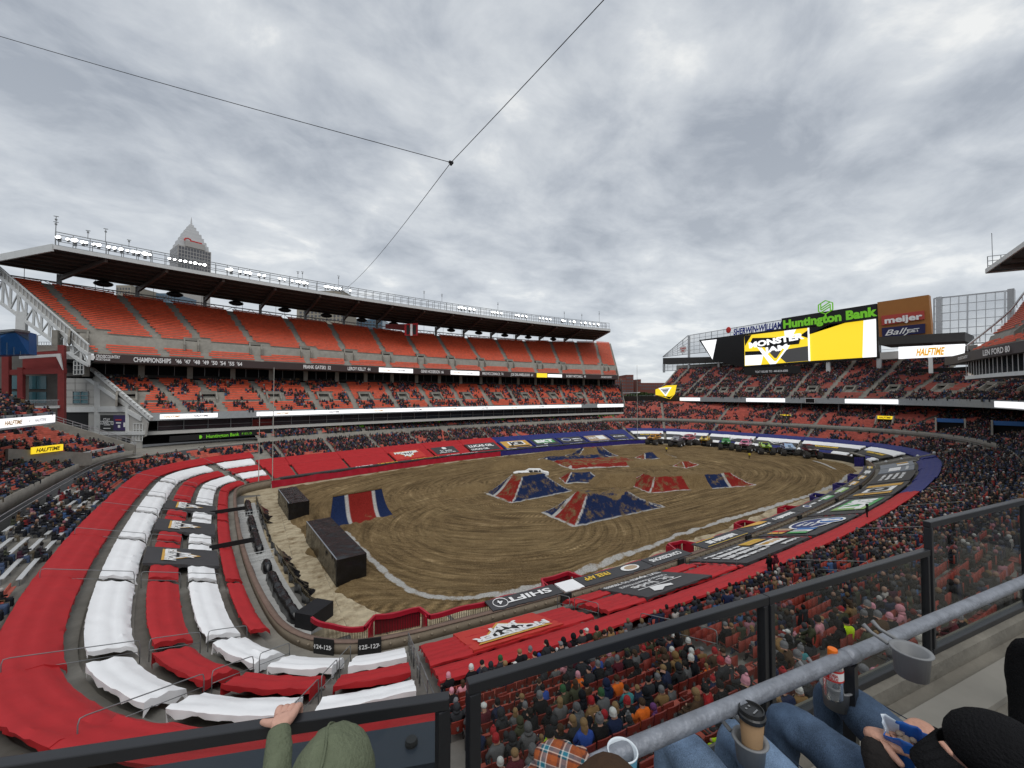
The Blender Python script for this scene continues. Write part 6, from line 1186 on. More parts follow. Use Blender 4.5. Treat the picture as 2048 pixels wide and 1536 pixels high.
# ---- near side: 300 nearest seats and people as things, the rest as stuff ----
p, z, n, ts, o_ = DAT['near']; kk = (ts > 52) | (o_ > 13.9); p, z, n, ts, o_ = p[kk], z[kk], n[kk], ts[kk], o_[kk]; U, Vv, D = proj(p[:, 0], p[:, 1], z + .6); vis = (U > -30) & (U < 2080) & (Vv < 1575)
inview = vis & ~((U < 905) & (Vv > 1425 + (905 - U) * .07))
order = np.argsort(np.where(inview, np.hypot(p[:, 0], p[:, 1]), 1e9)); own = np.zeros(len(p), bool); own[order[:300]] = True
def pan_me(up):
    m_ = MB(); 
    if up: m_.box((0, .07, .62), (.42, .05, .40), rot=Matrix.Rotation(-.12, 3, 'X'))
    else: m_.box((0, .22, .435), (.42, .42, .045)); m_.box((0, .42, .415), (.40, .05, .05))
    return m_
mat('seat_red', (.22, .030, .020), .42, .12, 2.5, spec=.4); mat('seat_pan_pale', (.36, .070, .045), .45, .12, 3)  # paler red used on pans that are folded down
pan_dn = pan_me(False).me('seat_pan', 'seat_pan_pale'); pan_up = pan_me(True).me('seat_pan', 'seat_red')
bk = MB()
for j in range(4):
    for i in range(4):
        f = lambda i_, j_: Vector((-.235 + .47 * i_ / 4, -.05 - .07 * (j_ / 4) - .05 * (1 - ((i_ - 2) / 2) ** 2) + .02, .40 + .47 * j_ / 4 + (.03 * (1 - ((i_ - 2) / 2) ** 2) if j_ == 4 else 0)))
        q = [f(i, j), f(i + 1, j), f(i + 1, j + 1), f(i, j + 1)]; bk.face(q[::-1]); bk.face([v - Vector((0, .035, 0)) for v in q])
for i in range(4): a, b = f(i, 4), f(i + 1, 4); bk.face([a, b, b - Vector((0, .035, 0)), a - Vector((0, .035, 0))][::-1])
for i_ in (0, 4):
    for j in range(4): a, b = f(i_, j), f(i_, j + 1); bk.face([a, b, b - Vector((0, .035, 0)), a - Vector((0, .035, 0))])
bk_me = bk.me('backrest', 'seat_red'); cup_me = MB().lathe((0, -.17, .56), [(.045, 0), (.05, .02), (.045, .14), (.036, .14), (.034, .03)], 8).me('cup_holder', 'grey_steel'); leg_me = MB().box((-.25, .02, .24), (.035, .10, .48)).box((-.25, .16, .56), (.04, .34, .035)).box((-.25, .04, .48), (.03, .05, .16)).me('stanchion', 'dark_steel')
for i in np.where(own)[0]:
    e = empty('stadium_seat', (p[i, 0], p[i, 1], z[i]), math.atan2(-n[i, 1], -n[i, 0]) - PI / 2); tag(e, 'red plastic folding stadium seat with grey cup holder in the near rows', 'seat', 'red folding seats in the near lower bowl')
    add('seat_pan', pan_dn if rnd.random() < .7 else pan_up, e); add('backrest', bk_me, e); add('cup_holder', cup_me, e); add('stanchion', leg_me, e)
ns = make_seats('near_seats', p[~own], z[~own], n[~own], NEARRED, 'further rows of red seats along the near lower bowl', .12, SEAT_T)
# people
def body(J, E, name):
    """J: name -> (co, radius); E: bone list; grown as one skin"""
    ks = list(J); me = bpy.data.meshes.new(name); me.from_pydata([J[k][0] for k in ks], [(ks.index(a), ks.index(b)) for a, b in E], []); o = bpy.data.objects.new(name, me); COL.objects.link(o)
    o.modifiers.new('skin', 'SKIN').use_smooth_shade = True; sv = me.skin_vertices[0].data
    for i, k in enumerate(ks): r = J[k][1]; sv[i].radius = (r, r) if not isinstance(r, tuple) else r; sv[i].use_root = (i == 0)
    o.modifiers.new('sub', 'SUBSURF').levels = 1
    r = bpy.data.meshes.new_from_object(o.evaluated_get(bpy.context.evaluated_depsgraph_get())); bpy.data.objects.remove(o); bpy.data.meshes.remove(me); r.name = name; return r
EB = [('pel', 'wai'), ('wai', 'che'), ('che', 'nec'), ('nec', 'hea'), ('hea', 'top')] + [(a + s, b + s) if a != 'che' and a != 'pel' else (a, b + s) for s in 'LR' for a, b in (('che', 'sh'), ('sh', 'el'), ('el', 'wr'), ('wr', 'ha'), ('pel', 'hi'), ('hi', 'kn'), ('kn', 'an'), ('an', 'to'))]
def sit(lean=0., twist=0., arms='lap'):
    J = dict(pel=((0, .10, .50), .165), wai=((0, .07 + lean * .3, .70), .165), che=((0, .08 + lean * .7, .90), .185), nec=((0, .10 + lean, 1.06), .07), hea=((twist * .02, .13 + lean, 1.16), .098), top=((twist * .03, .14 + lean, 1.275), .085))
    for s, k in (('L', -1), ('R', 1)):
        J['sh' + s] = ((k * .19, .08 + lean * .75, .975), .095); J['hi' + s] = ((k * .10, .15, .50), .115); J['kn' + s] = ((k * .14, .55, .50), .085); J['an' + s] = ((k * .13, .57, .10), .055); J['to' + s] = ((k * .14, .72, .05), .045)
        el, wr = ((k * .27, .16 + lean * .6, .74), (k * .14, .40 + lean * .3, .64)) if arms == 'lap' else ((k * .27, .26, .84), (k * .10, .42, 1.06)) if arms == 'phone' else ((k * .30, .20, .76), (k * .24, .46, .60))
        J['el' + s] = (el, .068); J['wr' + s] = (wr, .05); J['ha' + s] = ((wr[0] * .7, wr[1] + .08, wr[2] + .01), .045)
    return J
def stand_pose():
    J = sit(); dz = .46
    J = {k: ((v[0][0], v[0][1] * .3, v[0][2] + dz), v[1]) for k, v in J.items()}
    for s, k in (('L', -1), ('R', 1)): J['kn' + s] = ((k * .11, .03, .52), .085); J['an' + s] = ((k * .11, .0, .09), .055); J['to' + s] = ((k * .12, .14, .04), .045); J['el' + s] = ((k * .27, .0, 1.20), .065); J['wr' + s] = ((k * .22, .14, 1.02), .045); J['ha' + s] = ((k * .19, .20, .98), .042)
    return J
def finish_body(me, J):
    hz = J['nec'][0][2] + .035; pz = J['pel'][0][2]; hands = [Vector(J['ha' + s][0]) for s in 'LR']
    for m in ('c_black', 'l_denim', 'skin'): me.materials.append(MATS[m])
    for f in me.polygons:
        c = f.center
        f.material_index = 2 if (c.z > hz and abs(c.x) < .16 and c.z > J['sh' + 'L'][0][2] + .07) or min((c - h).length for h in hands) < .062 else 1 if (c.z < pz + .03 and c.z < .62 or (pz > .8 and c.z < pz - .03)) else 0
    return me
COATS = dict(black=(.010, .010, .012), charcoal=(.03, .031, .035), navy=(.013, .02, .055), grey=(.11, .11, .115), olive=(.055, .058, .032), tan=(.22, .13, .055), maroon=(.085, .012, .02), red=(.34, .02, .02), pink=(.55, .24, .28), cream=(.48, .45, .40), neon=(.50, .72, .02), orange=(.70, .14, .015), teal=(.05, .22, .24), blue=(.03, .07, .30), brown=(.07, .04, .022), purple=(.14, .05, .16))
for k_, c_ in COATS.items(): mat('c_' + k_, c_, .85, .22, 7, bump=.3, bs=40, spec=.15)
for k_, c_ in dict(l_denim=(.05, .075, .13), l_black=(.013, .013, .016), l_grey=(.06, .06, .065), l_khaki=(.15, .12, .08), h_dark=(.014, .011, .01), h_brown=(.055, .03, .016), h_blond=(.24, .15, .07), h_white=(.62, .62, .60), h_pink=(.62, .28, .34), h_grey=(.17, .17, .18), h_red=(.36, .02, .025), h_black=(.012, .012, .013), h_green=(.03, .10, .04)).items(): mat(k_, c_, .8, .2, 9, bump=.3, bs=45, spec=.2)
BOD = [finish_body(body(J, EB, 'body'), J) for J in (sit(), sit(.06, 1), sit(.16, -1), sit(-.02, 0, 'phone'), sit(.05, 1, 'knee'))]; LEAN = [0, .06, .16, -.02, .05]; STB = (lambda J: finish_body(body(J, EB, 'body'), J))(stand_pose())
def hats():
    d = {}
    m_ = MB().ell((0, 0, .04), (.112, .125, .13), 12, 7); m_.lathe((0, 0, -.02), [(.118, -.03), (.124, 0), (.116, .03)], 12); d['knit hat'] = m_
    m_ = MB().ell((0, 0, .04), (.112, .125, .13), 12, 7); m_.lathe((0, 0, -.02), [(.118, -.03), (.124, 0), (.116, .03)], 12); m_.ell((0, -.01, .19), (.05, .05, .045), 8, 5); d['pompom hat'] = m_
    m_ = MB().ell((0, -.015, .0), (.135, .15, .165), 12, 8); m_.ell((0, -.06, -.14), (.15, .12, .08), 10, 5); d['hood up'] = m_
    m_ = MB().ell((0, 0, .05), (.11, .122, .10), 12, 6); m_.raw([(-.09, .09, .04), (.09, .09, .04), (.06, .21, .02), (-.06, .21, .02), (-.09, .09, .055), (.09, .09, .055), (.06, .21, .035), (-.06, .21, .035)], [(0, 1, 2, 3)[::-1], (4, 5, 6, 7), (0, 1, 5, 4), (1, 2, 6, 5), (2, 3, 7, 6), (3, 0, 4, 7)]); d['cap'] = m_
    m_ = MB().ell((0, -.012, .02), (.112, .122, .125), 12, 7); m_.ell((0, -.075, -.10), (.105, .065, .17), 10, 6); m_.ell((0, -.09, -.22), (.085, .045, .13), 10, 6); d['long hair'] = m_
    d['short hair'] = MB().ell((0, -.012, .03), (.108, .118, .112), 12, 7)
    return {k: v.me(k.replace(' ', '_'), 'h_dark', True) for k, v in d.items()}
HAT = hats(); HC = {'knit hat': ('black', 'grey', 'black', 'grey', 'red', 'pink', 'green', 'white'), 'pompom hat': ('pink', 'white', 'grey', 'red'), 'cap': ('black', 'grey', 'black', 'white'), 'long hair': ('dark', 'brown', 'blond'), 'short hair': ('dark', 'brown', 'blond')}
def person(loc_, rz, coat, hat, hcol, legs, bi, scale=1., where='seated in the near red seats', label=None, group='spectators in the near red seats', standing=False):
    me = STB if standing else BOD[bi]; o = add('person', me, None, loc_, (0, 0, rz)); o.scale = (scale,) * 3
    for i, m in enumerate(('c_' + coat, legs, 'skin')): o.material_slots[i].link = 'OBJECT'; o.material_slots[i].material = MATS[m]
    hz = Vector((0, .14 + (LEAN[bi] if not standing else -.10), 1.225 if not standing else 1.685)); h = add(hat.replace(' ', '_'), HAT[hat], o, hz, (rnd.uniform(-.15, .1), rnd.uniform(-.15, .15), rnd.uniform(-.5, .5)))
    h.material_slots[0].link = 'OBJECT'; h.material_slots[0].material = MATS['c_' + coat] if hat == 'hood up' else MATS['h_' + hcol]
    tag(o, label or (f'spectator in {coat} coat with hood up {where}' if hat == 'hood up' else f'spectator in {coat} coat with {hcol} {hat} {where}'), 'person', group); return o
wts = dict(black=22, charcoal=15, navy=12, grey=6, olive=8, tan=3, maroon=3, red=1, pink=1.5, cream=1.5, neon=.2, orange=.4, teal=.6, blue=1, brown=5, purple=.4)
occ = (pick(p, .60, .28, 17, .34, .56) & (np.hypot(p[:, 0], p[:, 1]) < 34)) | (pick(p, .80, .18, 19, .26, .50) & (np.hypot(p[:, 0], p[:, 1]) >= 34)) | ((o_ < 11.4) & (R8.random(len(o_)) < .45))
oi = np.where(occ & vis)[0]; oi = oi[np.argsort(np.hypot(p[oi, 0], p[oi, 1]))]; inv = inview[oi]; near_i = oi[inv][:300]; rest = np.setdiff1d(oi, near_i)
fixed = {5: ('neon', 'knit hat', 'black'), 9: ('neon', 'cap', 'black'), 30: ('orange', 'short hair', 'brown'), 12: ('pink', 'pompom hat', 'pink'), 40: ('pink', 'pompom hat', 'pink'), 77: ('tan', 'knit hat', 'red')}
for q, i in enumerate(near_i):
    coat = rnd.choices(list(wts), list(wts.values()))[0]; hat = rnd.choices(['knit hat', 'pompom hat', 'hood up', 'cap', 'long hair', 'short hair'], [5, 2, 6, 2, 3, 3])[0]; hcol = rnd.choice(HC.get(hat, ('dark',)))
    if q in fixed: coat, hat, hcol = fixed[q]
    legs = rnd.choice(('l_denim', 'l_black', 'l_black', 'l_grey', 'l_khaki')); bi = rnd.choices(range(5), [5, 4, 3, 1, 2])[0]
    person((p[i, 0], p[i, 1], z[i]), math.atan2(-n[i, 1], -n[i, 0]) - PI / 2 + rnd.gauss(0, .25), coat, hat, hcol, legs, bi, rnd.choice((.72, .9, .95, 1.0, 1.05, 1.08)))
make_crowd('near_crowd', p[rest], z[rest], n[rest], 'further crowd in the near lower bowl')
for u, v, coat, hat, hc in ((1540, 1133, 'black', 'long hair', 'brown'), (1552, 1138, 'maroon', 'hood up', 'dark'), (1455, 1255, 'navy', 'short hair', 'dark'), (1735, 1020, 'black', 'hood up', 'dark')):
    q = atz(u, v + 16, zlow(10.2)); s_ = WALL.S[np.argmin(np.hypot(WALL.P[:, 0] - q.x, WALL.P[:, 1] - q.y))]; nn_ = WALL.nrm(s_); zf = zlow(max((q - WALL.pt(s_, 0)).dot(nn_), 9.6))
    person((q.x, q.y, zf), math.atan2(-nn_.y, -nn_.x) - PI / 2 + rnd.uniform(-1, 1), coat, hat, hc, 'l_black', 0, 1., label=f'standing spectator in {coat} coat with {"hood up" if hat == "hood up" else hc + " " + hat} at the near rows', group='standing spectators', standing=True)
# ================= ON THE DIRT =================
RED_P, BLU_P, WHT_P, NON = (.26, .022, .017), (.015, .028, .085), (.50, .49, .46), (0, 0, 0)
def floor_z(x, y):
    X, Y = np.atleast_1d(np.asarray(x, float)), np.atleast_1d(np.asarray(y, float)); return dirt_h(X, Y, edge_dist(X, Y))
def painted(name, V, Q, col, wear, label, cat):
    me = mesh_np(name, V, Q, 'painted_dirt', col, smooth=True); a = me.attributes.new('wear', 'FLOAT', 'POINT'); a.data.foreach_set('value', np.asarray(wear, np.float32)); o = add(name, me); tag(o, label, cat); return o
def ramp(cx, cy, yaw, L_, W_, h, su, sv, cols, label, name='dirt_ramp', st=.22, topw=.48, wear=.60, top=None, cat='ramp'):
    """dirt jump with raking ends (su) and sides (sv); cols = colours of end0, end1, side0, side1, top (or function of u, v)"""
    u = np.arange(-L_ / 2 - 1.2, L_ / 2 + 1.2 + st, st); v = np.arange(-W_ / 2 - 1.2, W_ / 2 + 1.2 + st, st); U, V_ = np.meshgrid(u, v, indexing='ij'); c, s = math.cos(yaw), math.sin(yaw); X = cx + U * c - V_ * s; Y = cy + U * s + V_ * c
    nz = fbm(X * .5 + 7, Y * .5, 70) - .5; A = np.stack([(U + L_ / 2) * su[0], (L_ / 2 - U) * su[1], (V_ + W_ / 2) * sv[0], (W_ / 2 - V_) * sv[1], np.full(U.shape, h) * (1 if top is None else top(U, V_))]) + nz[None] * .16; k = A.argmin(0); srt = np.sort(A, 0); z = srt[0]; z = np.where(z > 0, h * np.abs(np.clip(z, 0, None) / h) ** 1.45 * 1.06, z) if name == 'dirt_ramp' else z; kk = .25; z = z - kk * .25 * np.clip(1 - (srt[1] - srt[0]) / (kk * 2), 0, 1)
    fz = floor_z(X.ravel(), Y.ravel()).reshape(X.shape); Z = np.where(z > -.15, np.maximum(fz - .1, fz + z + .10 * (fbm(X * 1.3, Y * 1.3, 71) - .5)), fz - .3)
    C = np.zeros(U.shape + (3,)); We = np.zeros(U.shape)
    for i in range(5):
        cc = cols[i](U, V_) if callable(cols[i]) else cols[i]; m = k == i
        if cc is None: continue
        cc = np.broadcast_to(np.asarray(cc, float), U.shape + (3,)); C[m] = cc[m]; We[m] = np.where(cc[m].sum(1) > .01, (wear - .01 if i in (2, 3) else wear - .06) if i < 4 else topw, .1)
    k2 = np.argsort(A, 0)[1]; line = ((srt[1] - srt[0]) < .17) & (k2 < 4) & (z > .1) & (z < h * 1.02) & (k < 4) | ((z > -.03) & (z < .09)); has = We > .2
    near = has | np.roll(has, 1, 0) | np.roll(has, -1, 0) | np.roll(has, 1, 1) | np.roll(has, -1, 1); m = line & near; C[m] = WHT_P; We[m] = .58
    keep = z > -.5; idx = np.full(U.shape, -1); idx[keep] = np.arange(keep.sum()); a, b, c_, d = idx[:-1, :-1], idx[1:, :-1], idx[1:, 1:], idx[:-1, 1:]; ok = (a >= 0) & (b >= 0) & (c_ >= 0) & (d >= 0)
    return painted(name, np.stack([X[keep], Y[keep], Z[keep]], 1), np.stack([a[ok], b[ok], c_[ok], d[ok]], 1), C[keep], We[keep], label, cat)
rb_ = lambda U, V_: np.where((V_ > 1.6)[..., None], BLU_P, np.where((V_ > 1.0)[..., None], WHT_P, RED_P))
ramp(43.6, 59.6, .05, 15, 9.0, 3.3, (.7, .62), (1.1, 1.1), (rb_, BLU_P, BLU_P, BLU_P, NON), 'red and blue dirt ramp carrying two crushed white cars')
ramp(46.9, 43.8, -.05, 19.5, 8.2, 3.2, (.66, .44), (1.15, 1.0), (rb_, BLU_P, BLU_P, BLU_P, lambda U, V_: np.where((U > 3)[..., None], RED_P, BLU_P)), 'largest dirt ramp with red face and long blue flank', topw=.42, top=lambda U, V_: 1 - .28 * np.exp(-((U - .5) / 2.6) ** 2))
D_c = lambda U, V_: np.where((U < -3.5)[..., None], RED_P, np.where((U < 1.5)[..., None], NON, np.where((U < 5.5)[..., None], BLU_P, np.where((U < 6.3)[..., None], WHT_P, RED_P))))
ramp(74.5, 46.8, -.33, 25, 9.5, 2.3, (.8, .5), (.95, .7), (RED_P, RED_P, D_c, NON, NON), 'long low dirt ramp with red ends and a blue patch', topw=.45)
ramp(59.0, 61.6, -.5, 9, 6.5, 1.7, (.8, .6), (.55, .8), (RED_P, BLU_P, BLU_P, NON, NON), 'small dirt ramp with blue face and red end in the middle')
ramp(77, 74, -.30, 23, 13, .55, (.35, .3), (.2, .3), (RED_P, RED_P, RED_P, NON, RED_P), 'wide flat dirt table painted faded red', topw=.50, wear=.62)
ramp(77, 83.0, -.28, 22, 4.5, .8, (.4, .4), (.5, .5), (BLU_P, BLU_P, BLU_P, NON, BLU_P), 'low dirt roller painted faded blue', topw=.52, wear=.6)
ramp(84.5, 84.0, -.22, 15, 6.5, 2.4, (.55, .55), (.9, .9), (BLU_P, RED_P, lambda U, V_: np.where((U > 1)[..., None], BLU_P, NON), NON, RED_P), 'red topped dirt ramp with blue ends below the far blue drape')
ramp(97.5, 71.5, -.2, 12, 5, 1.6, (.7, .4), (.55, .8), (RED_P, RED_P, lambda U, V_: np.where((U < -1)[..., None], BLU_P, NON), NON, NON), 'small blue and red dirt ramp in front of the trucks')
ramp(93, 59.2, .1, 8, 4, 1.2, (.8, .35), (.7, .7), (RED_P, NON, RED_P, NON, NON), 'small half red dirt kicker near the trucks')
for cx, cy, yw, L_, W_, h, lab in ((54, 83, -.3, 11, 7, 2.2, 'bare brown dirt mound near the far red drape'), (63, 81, .2, 9, 6, 1.1, 'low bare dirt mound beside the tall one'), (64.5, 55, -.5, 15, 8, 1.9, 'bare dirt hill between the small blue ramp and the long red ramp'), (34.5, 66.5, .3, 10, 5, 1.2, 'bare dirt ridge behind the ramp with crushed cars'), (88, 66, -.2, 16, 6, .9, 'low bare dirt ridge behind the long red ramp')):
    ramp(cx, cy, yw, L_, W_, h, (.5, .5), (.6, .6), (NON,) * 5, lab, 'dirt_mound', .3, .1, .1, cat='mound')
# quarter pipe
def quarter():
    n, k = 44, 26; V = []; C = []; Wr = []; x0, x1 = 10.2, 17.4
    for i in range(n):
        a = i / (n - 1); x = x0 + (x1 - x0) * a; fl = .9 * max(0, .12 - a) / .12 + .7 * max(0, a - .9) / .1
        for j in range(k):
            t = j / (k - 1); t = min(t / .8, 1.0); z = 3.5 * t ** 2.4 if j / (k - 1) <= .8 else 3.5 - (j / (k - 1) - .8) / .2 * 3.4; y = 57.4 + .15 * (x - 10) + 4.6 * t ** .8 + (0 if j / (k - 1) <= .8 else (j / (k - 1) - .8) / .2 * 2.2); nz = .12 * (float(vnoise(np.array([x * 1.5]), np.array([y * 1.5]), 80)[0]) - .5)
            V.append((x + (-fl * (1 - t) * 1.5 if a < .5 else fl * (1 - t) * 1.5), y, .22 + max(z, 0) + nz)); cc = BLU_P if a < .22 or a > .84 else WHT_P if a < .28 or a > .78 else RED_P; back = j / (k - 1) > .8; C.append(NON if back else cc); Wr.append(.1 if back else .62 + .18 * t)
    Q = [(i * k + j, (i + 1) * k + j, (i + 1) * k + j + 1, i * k + j + 1) for i in range(n - 1) for j in range(k - 1)]
    o = painted('quarter_pipe', V, Q, C, Wr, 'curved quarter pipe striped blue white and red', 'ramp')
    for xx in (x0 - .02, x1 + .02):
        sd = MB(); pts = [Vector((xx, 57.4 + .15 * (xx - 10) + 4.6 * t ** .8, .2 + 3.5 * t ** 2.4)) for t in np.linspace(0, 1, 12)]; base = [Vector((q.x, q.y, .0)) for q in pts]
        for a, b, c, d in zip(base[:-1], base[1:], pts[1:], pts[:-1]): sd.face([a, b, c, d])
        sd.face([base[-1], Vector((xx, base[-1].y + 2.2, 0)), pts[-1]]); sd.build('flank', 'dirt', o)
    MB().bar((x0, 62.0 + .15 * (x0 - 10), 3.72), (x1, 62.0 + .15 * (x1 - 10), 3.72), .25, .2).build('lip', 'dirt', o)
quarter()
# painted boundary line
def wline(pts, w, label):
    A = chaikin(pts, False, 3); d = np.concatenate([[0], np.cumsum(np.hypot(*np.diff(A, axis=0).T))]); t = np.arange(0, d[-1], .3); P2 = np.stack([np.interp(t, d, A[:, 0]), np.interp(t, d, A[:, 1])], 1); T = np.gradient(P2, axis=0); T /= np.hypot(*T.T)[:, None]; N2 = np.stack([-T[:, 1], T[:, 0]], 1); V = []; k = 7
    for j in range(k): q = P2 + N2 * ((j / (k - 1) - .5) * w * (1 + .25 * (vnoise(t * .5, t * 0, 90) - .5)))[:, None]; V.append(np.column_stack([q, floor_z(q[:, 0], q[:, 1]) + .035]))
    V = np.stack(V, 1); n = len(t); i, j = np.meshgrid(np.arange(n - 1), np.arange(k - 1), indexing='ij'); a = (i * k + j).ravel(); W_ = np.tile(np.array([.34, .52, .60, .62, .60, .52, .34]), n)
    o = painted('painted_line', V.reshape(-1, 3), np.stack([a, a + k, a + k + 1, a + 1], 1), np.tile(np.array(WHT_P), (n * k, 1)), W_ + .02, None, None); tag(o, label, 'marking', kind='structure')
wline([(10.6, 56), (11.0, 50), (11.2, 47.3), (11.8, 40.2), (12.4, 36.1), (13.6, 33.7), (16.1, 31.7), (19.1, 30.6), (24.4, 29.9), (31.2, 30), (40, 30.2), (50.7, 30.4), (64.1, 30.3), (80.7, 29.7), (92, 29.8), (103.2, 30.4), (113, 32)], .85, 'worn white boundary line painted on the dirt')
wline([(118, 36), (124, 40), (128, 44)], .7, 'faint white line near the tunnel')
# plastic wrapped long blocks
def wrapped(name, cx, cy, yaw, sx, sy, sz, label, seed):
    r = np.random.default_rng(seed); m_ = MB(); V, Q = [], []
    def side(o, a, b, na, nb):
        base = len(V); o, a, b = np.array(o, float), np.array(a, float), np.array(b, float); nn = np.cross(a, b); nn /= np.linalg.norm(nn)
        for i in range(na + 1):
            for j in range(nb + 1):
                p_ = o + a * i / na + b * j / nb; e = min(i, na - i) > 0 and min(j, nb - j) > 0; w = (fbm(np.array([p_[0] * 1.7 + p_[2] * 2 + seed]), np.array([p_[1] * 1.1 + p_[2] * 1.3]), 95)[0] - .5) * .24 + (fbm(np.array([(p_[0] + p_[1]) * 3.1 + seed]), np.array([p_[2] * 1.1 + p_[0] * 3]), 96)[0] - .5) * .15
                V.append(p_ + nn * (w if e else 0))
        for i in range(na):
            for j in range(nb): k = base + i * (nb + 1) + j; Q.append((k, k + nb + 1, k + nb + 2, k + 1))
    hx, hy = sx / 2, sy / 2; na, nl, nh = max(int(sx / .25), 4), int(sy / .3), int(sz / .28)
    side((-hx, -hy, 0), (sx, 0, 0), (0, 0, sz), na, nh); side((hx, -hy, 0), (0, sy, 0), (0, 0, sz), nl, nh); side((hx, hy, 0), (-sx, 0, 0), (0, 0, sz), na, nh); side((-hx, hy, 0), (0, -sy, 0), (0, 0, sz), nl, nh); side((-hx, -hy, sz), (sx, 0, 0), (0, sy, 0), na, nl)
    o = add(name, mesh(name, V, Q, 'vinyl_black', True), None, (cx, cy, .02), (0, 0, yaw)); o.data.set_sharp_from_angle(angle=.8); tag(o, label, 'cover')
    MB().box((-hx + .02, 0, sz + .03), (.10, sy * .98, .03)).build('edge_batten', 'tarp_greyblue', o); MB().bar((-hx - .04, -hy - .04, .1), (-hx - .04, -hy - .04, sz), .06).build('corner_tape', 'black', o)
    sk = MB(); 
    for i in range(24): a = i / 24 * 2 * PI; 
    return o
wrapped('wrapped_block', 8.0, 48.3, math.radians(4.2), 2.8, 14.6, 2.55, 'long block wrapped in shiny black plastic beside the white line', 3)
wrapped('wrapped_block', 5.9, 72.0, math.radians(4), 2.7, 11.4, 2.45, 'long block wrapped in shiny black plastic near the far red drape', 8)
# ---- service trench along the left end wall ----
tr_ = MB(); V, Q = stepped(WALL, [(-3.0, -.32, .035)], -5, 42, 1.0); tw = add('service_walk', mesh_np('service_walk', V, Q, 'pavers')); tag(tw, 'pale paved service walk below the left end wall', 'path', kind='structure')
slab = MB().box((0, 0, 0), (1.28, 1.25, .03)).me('slab', 'pavers')
for s in np.arange(-4.4, 41, 1.3):
    for o in (-1.0, -2.3): n = WALL.nrm(s); add('slab', slab, tw, WALL.pt(s, o, .055 + rnd.random() * .004), (0, 0, math.atan2(n.y, n.x)))
curtain(-7, 40.5, -3.2, .02, 1.15, 'vinyl_black', 'black plastic sheet barrier along the service walk', amp=.16, name='plastic_barrier', folds=2.0)
def sheet(s0, s1, label, seed):
    ts = np.arange(s0, s1, .4); V = []; k = 7
    for t in ts:
        for j in range(k):
            q = j / (k - 1); w = fbm(np.array([t * .9 + seed]), np.array([q * 3.]), 97)[0] - .5; p_ = WALL.pt(t, -3.25 - q * (1.1 + 1.2 * w), 1.1 * (1 - q) ** 1.6 + .06 + .22 * abs(w) * (1 - abs(q - .5))); V.append(p_)
    n = len(ts); Q = [(i * k + j, (i + 1) * k + j, (i + 1) * k + j + 1, i * k + j + 1) for i in range(n - 1) for j in range(k - 1)]; o = add('plastic_sheet', mesh('plastic_sheet', V, Q, 'vinyl_black', True)); tag(o, label, 'sheet')
sheet(0, 9.5, 'crumpled black plastic sheet trailing off the far part of the barrier', 2); sheet(22, 40.2, 'crumpled black plastic sheet trailing off the near part of the barrier', 5)
def lump(s0, s1, o, w, h, label, seed):
    ts = np.linspace(s0, s1, max(int((s1 - s0) / .3), 6)); V = []; k = 9
    for i, t in enumerate(ts):
        e = min(1, min(i, len(ts) - 1 - i) / 1.5 + .25); n = WALL.nrm(t)
        for j in range(k): a = PI * j / (k - 1); r = 1 + .45 * (fbm(np.array([t * 1.9 + seed]), np.array([a * 1.6]), 98)[0] - .5); V.append(WALL.pt(t, o + math.cos(a) * w * .5 * e * r, .05 + math.sin(a) ** .6 * h * e * r))
    n_ = len(ts); Q = [(i * k + j, i * k + j + 1, (i + 1) * k + j + 1, (i + 1) * k + j) for i in range(n_ - 1) for j in range(k - 1)] + [tuple(range(k))[::-1], tuple((n_ - 1) * k + j for j in range(k))]; o_ = add('covered_bench', mesh('covered_bench', V, Q, 'vinyl_black', True)); tag(o_, label, 'cover')
for a, b, lab in ((-4.5, 3.5, 'black covered bench by the far red drape in the service walk'), (6, 12.5, 'black covered bench in the middle of the service walk'), (13, 21, 'long black covered bench before the white gate'), (25.2, 27.6, 'small black covered heap past the white gate'), (28.5, 39.5, 'lumpy black covered bench ending at the near corner')): lump(a, b, -1.9, .9, .95, lab, int(a + 9))
for s, lab in ((23.2, 'white tube gate across the service walk'), (4.6, 'white tube gate across the far service walk')):
    m_ = MB(); a, b = WALL.pt(s, -3.0, .05), WALL.pt(s, -.5, .05)
    for q in np.linspace(0, 1, 8): m_.bar(a.lerp(b, q), a.lerp(b, q) + Vector((0, 0, 1.0)), .04)
    for q in (.15, .55, 1.0): m_.bar(a + Vector((0, 0, q)), b + Vector((0, 0, q)), .05)
    tag(m_.build('tube_gate', 'white_steel'), lab, 'gate')
bx_ = atz(628, 1252, 0); wb = MB().box((0, 0, .62), (2.3, 1.7, 1.2)).build('cloth_box', 'cloth_black', None, False, bx_ + Vector((.1, .6, .02)), (0, 0, .7)); tag(wb, 'black cloth covered box at the end of the service walk', 'cover')
for s in (1, 8.5, 18, 28, 37): MB().prism([WALL.pt(s, -.38, .9), WALL.pt(s + 2.6, -.38, .9), WALL.pt(s + 2.6, -.38, 1.5), WALL.pt(s, -.38, 1.5)], (0, 0, 0), WALL.nrm(s) * -.06).build('wall_bracket', 'dark_steel', bowl)
for s in (7.4, 22.6): tag(MB().bar(WALL.pt(s, -1.2, 2.35), WALL.pt(s, 2.8, 2.35), .12, .5).build('dark_beam', 'black'), 'dark beam across the wall ' + ('beside the farthest banner' if s < 10 else 'beside the largest banner'), 'beam')
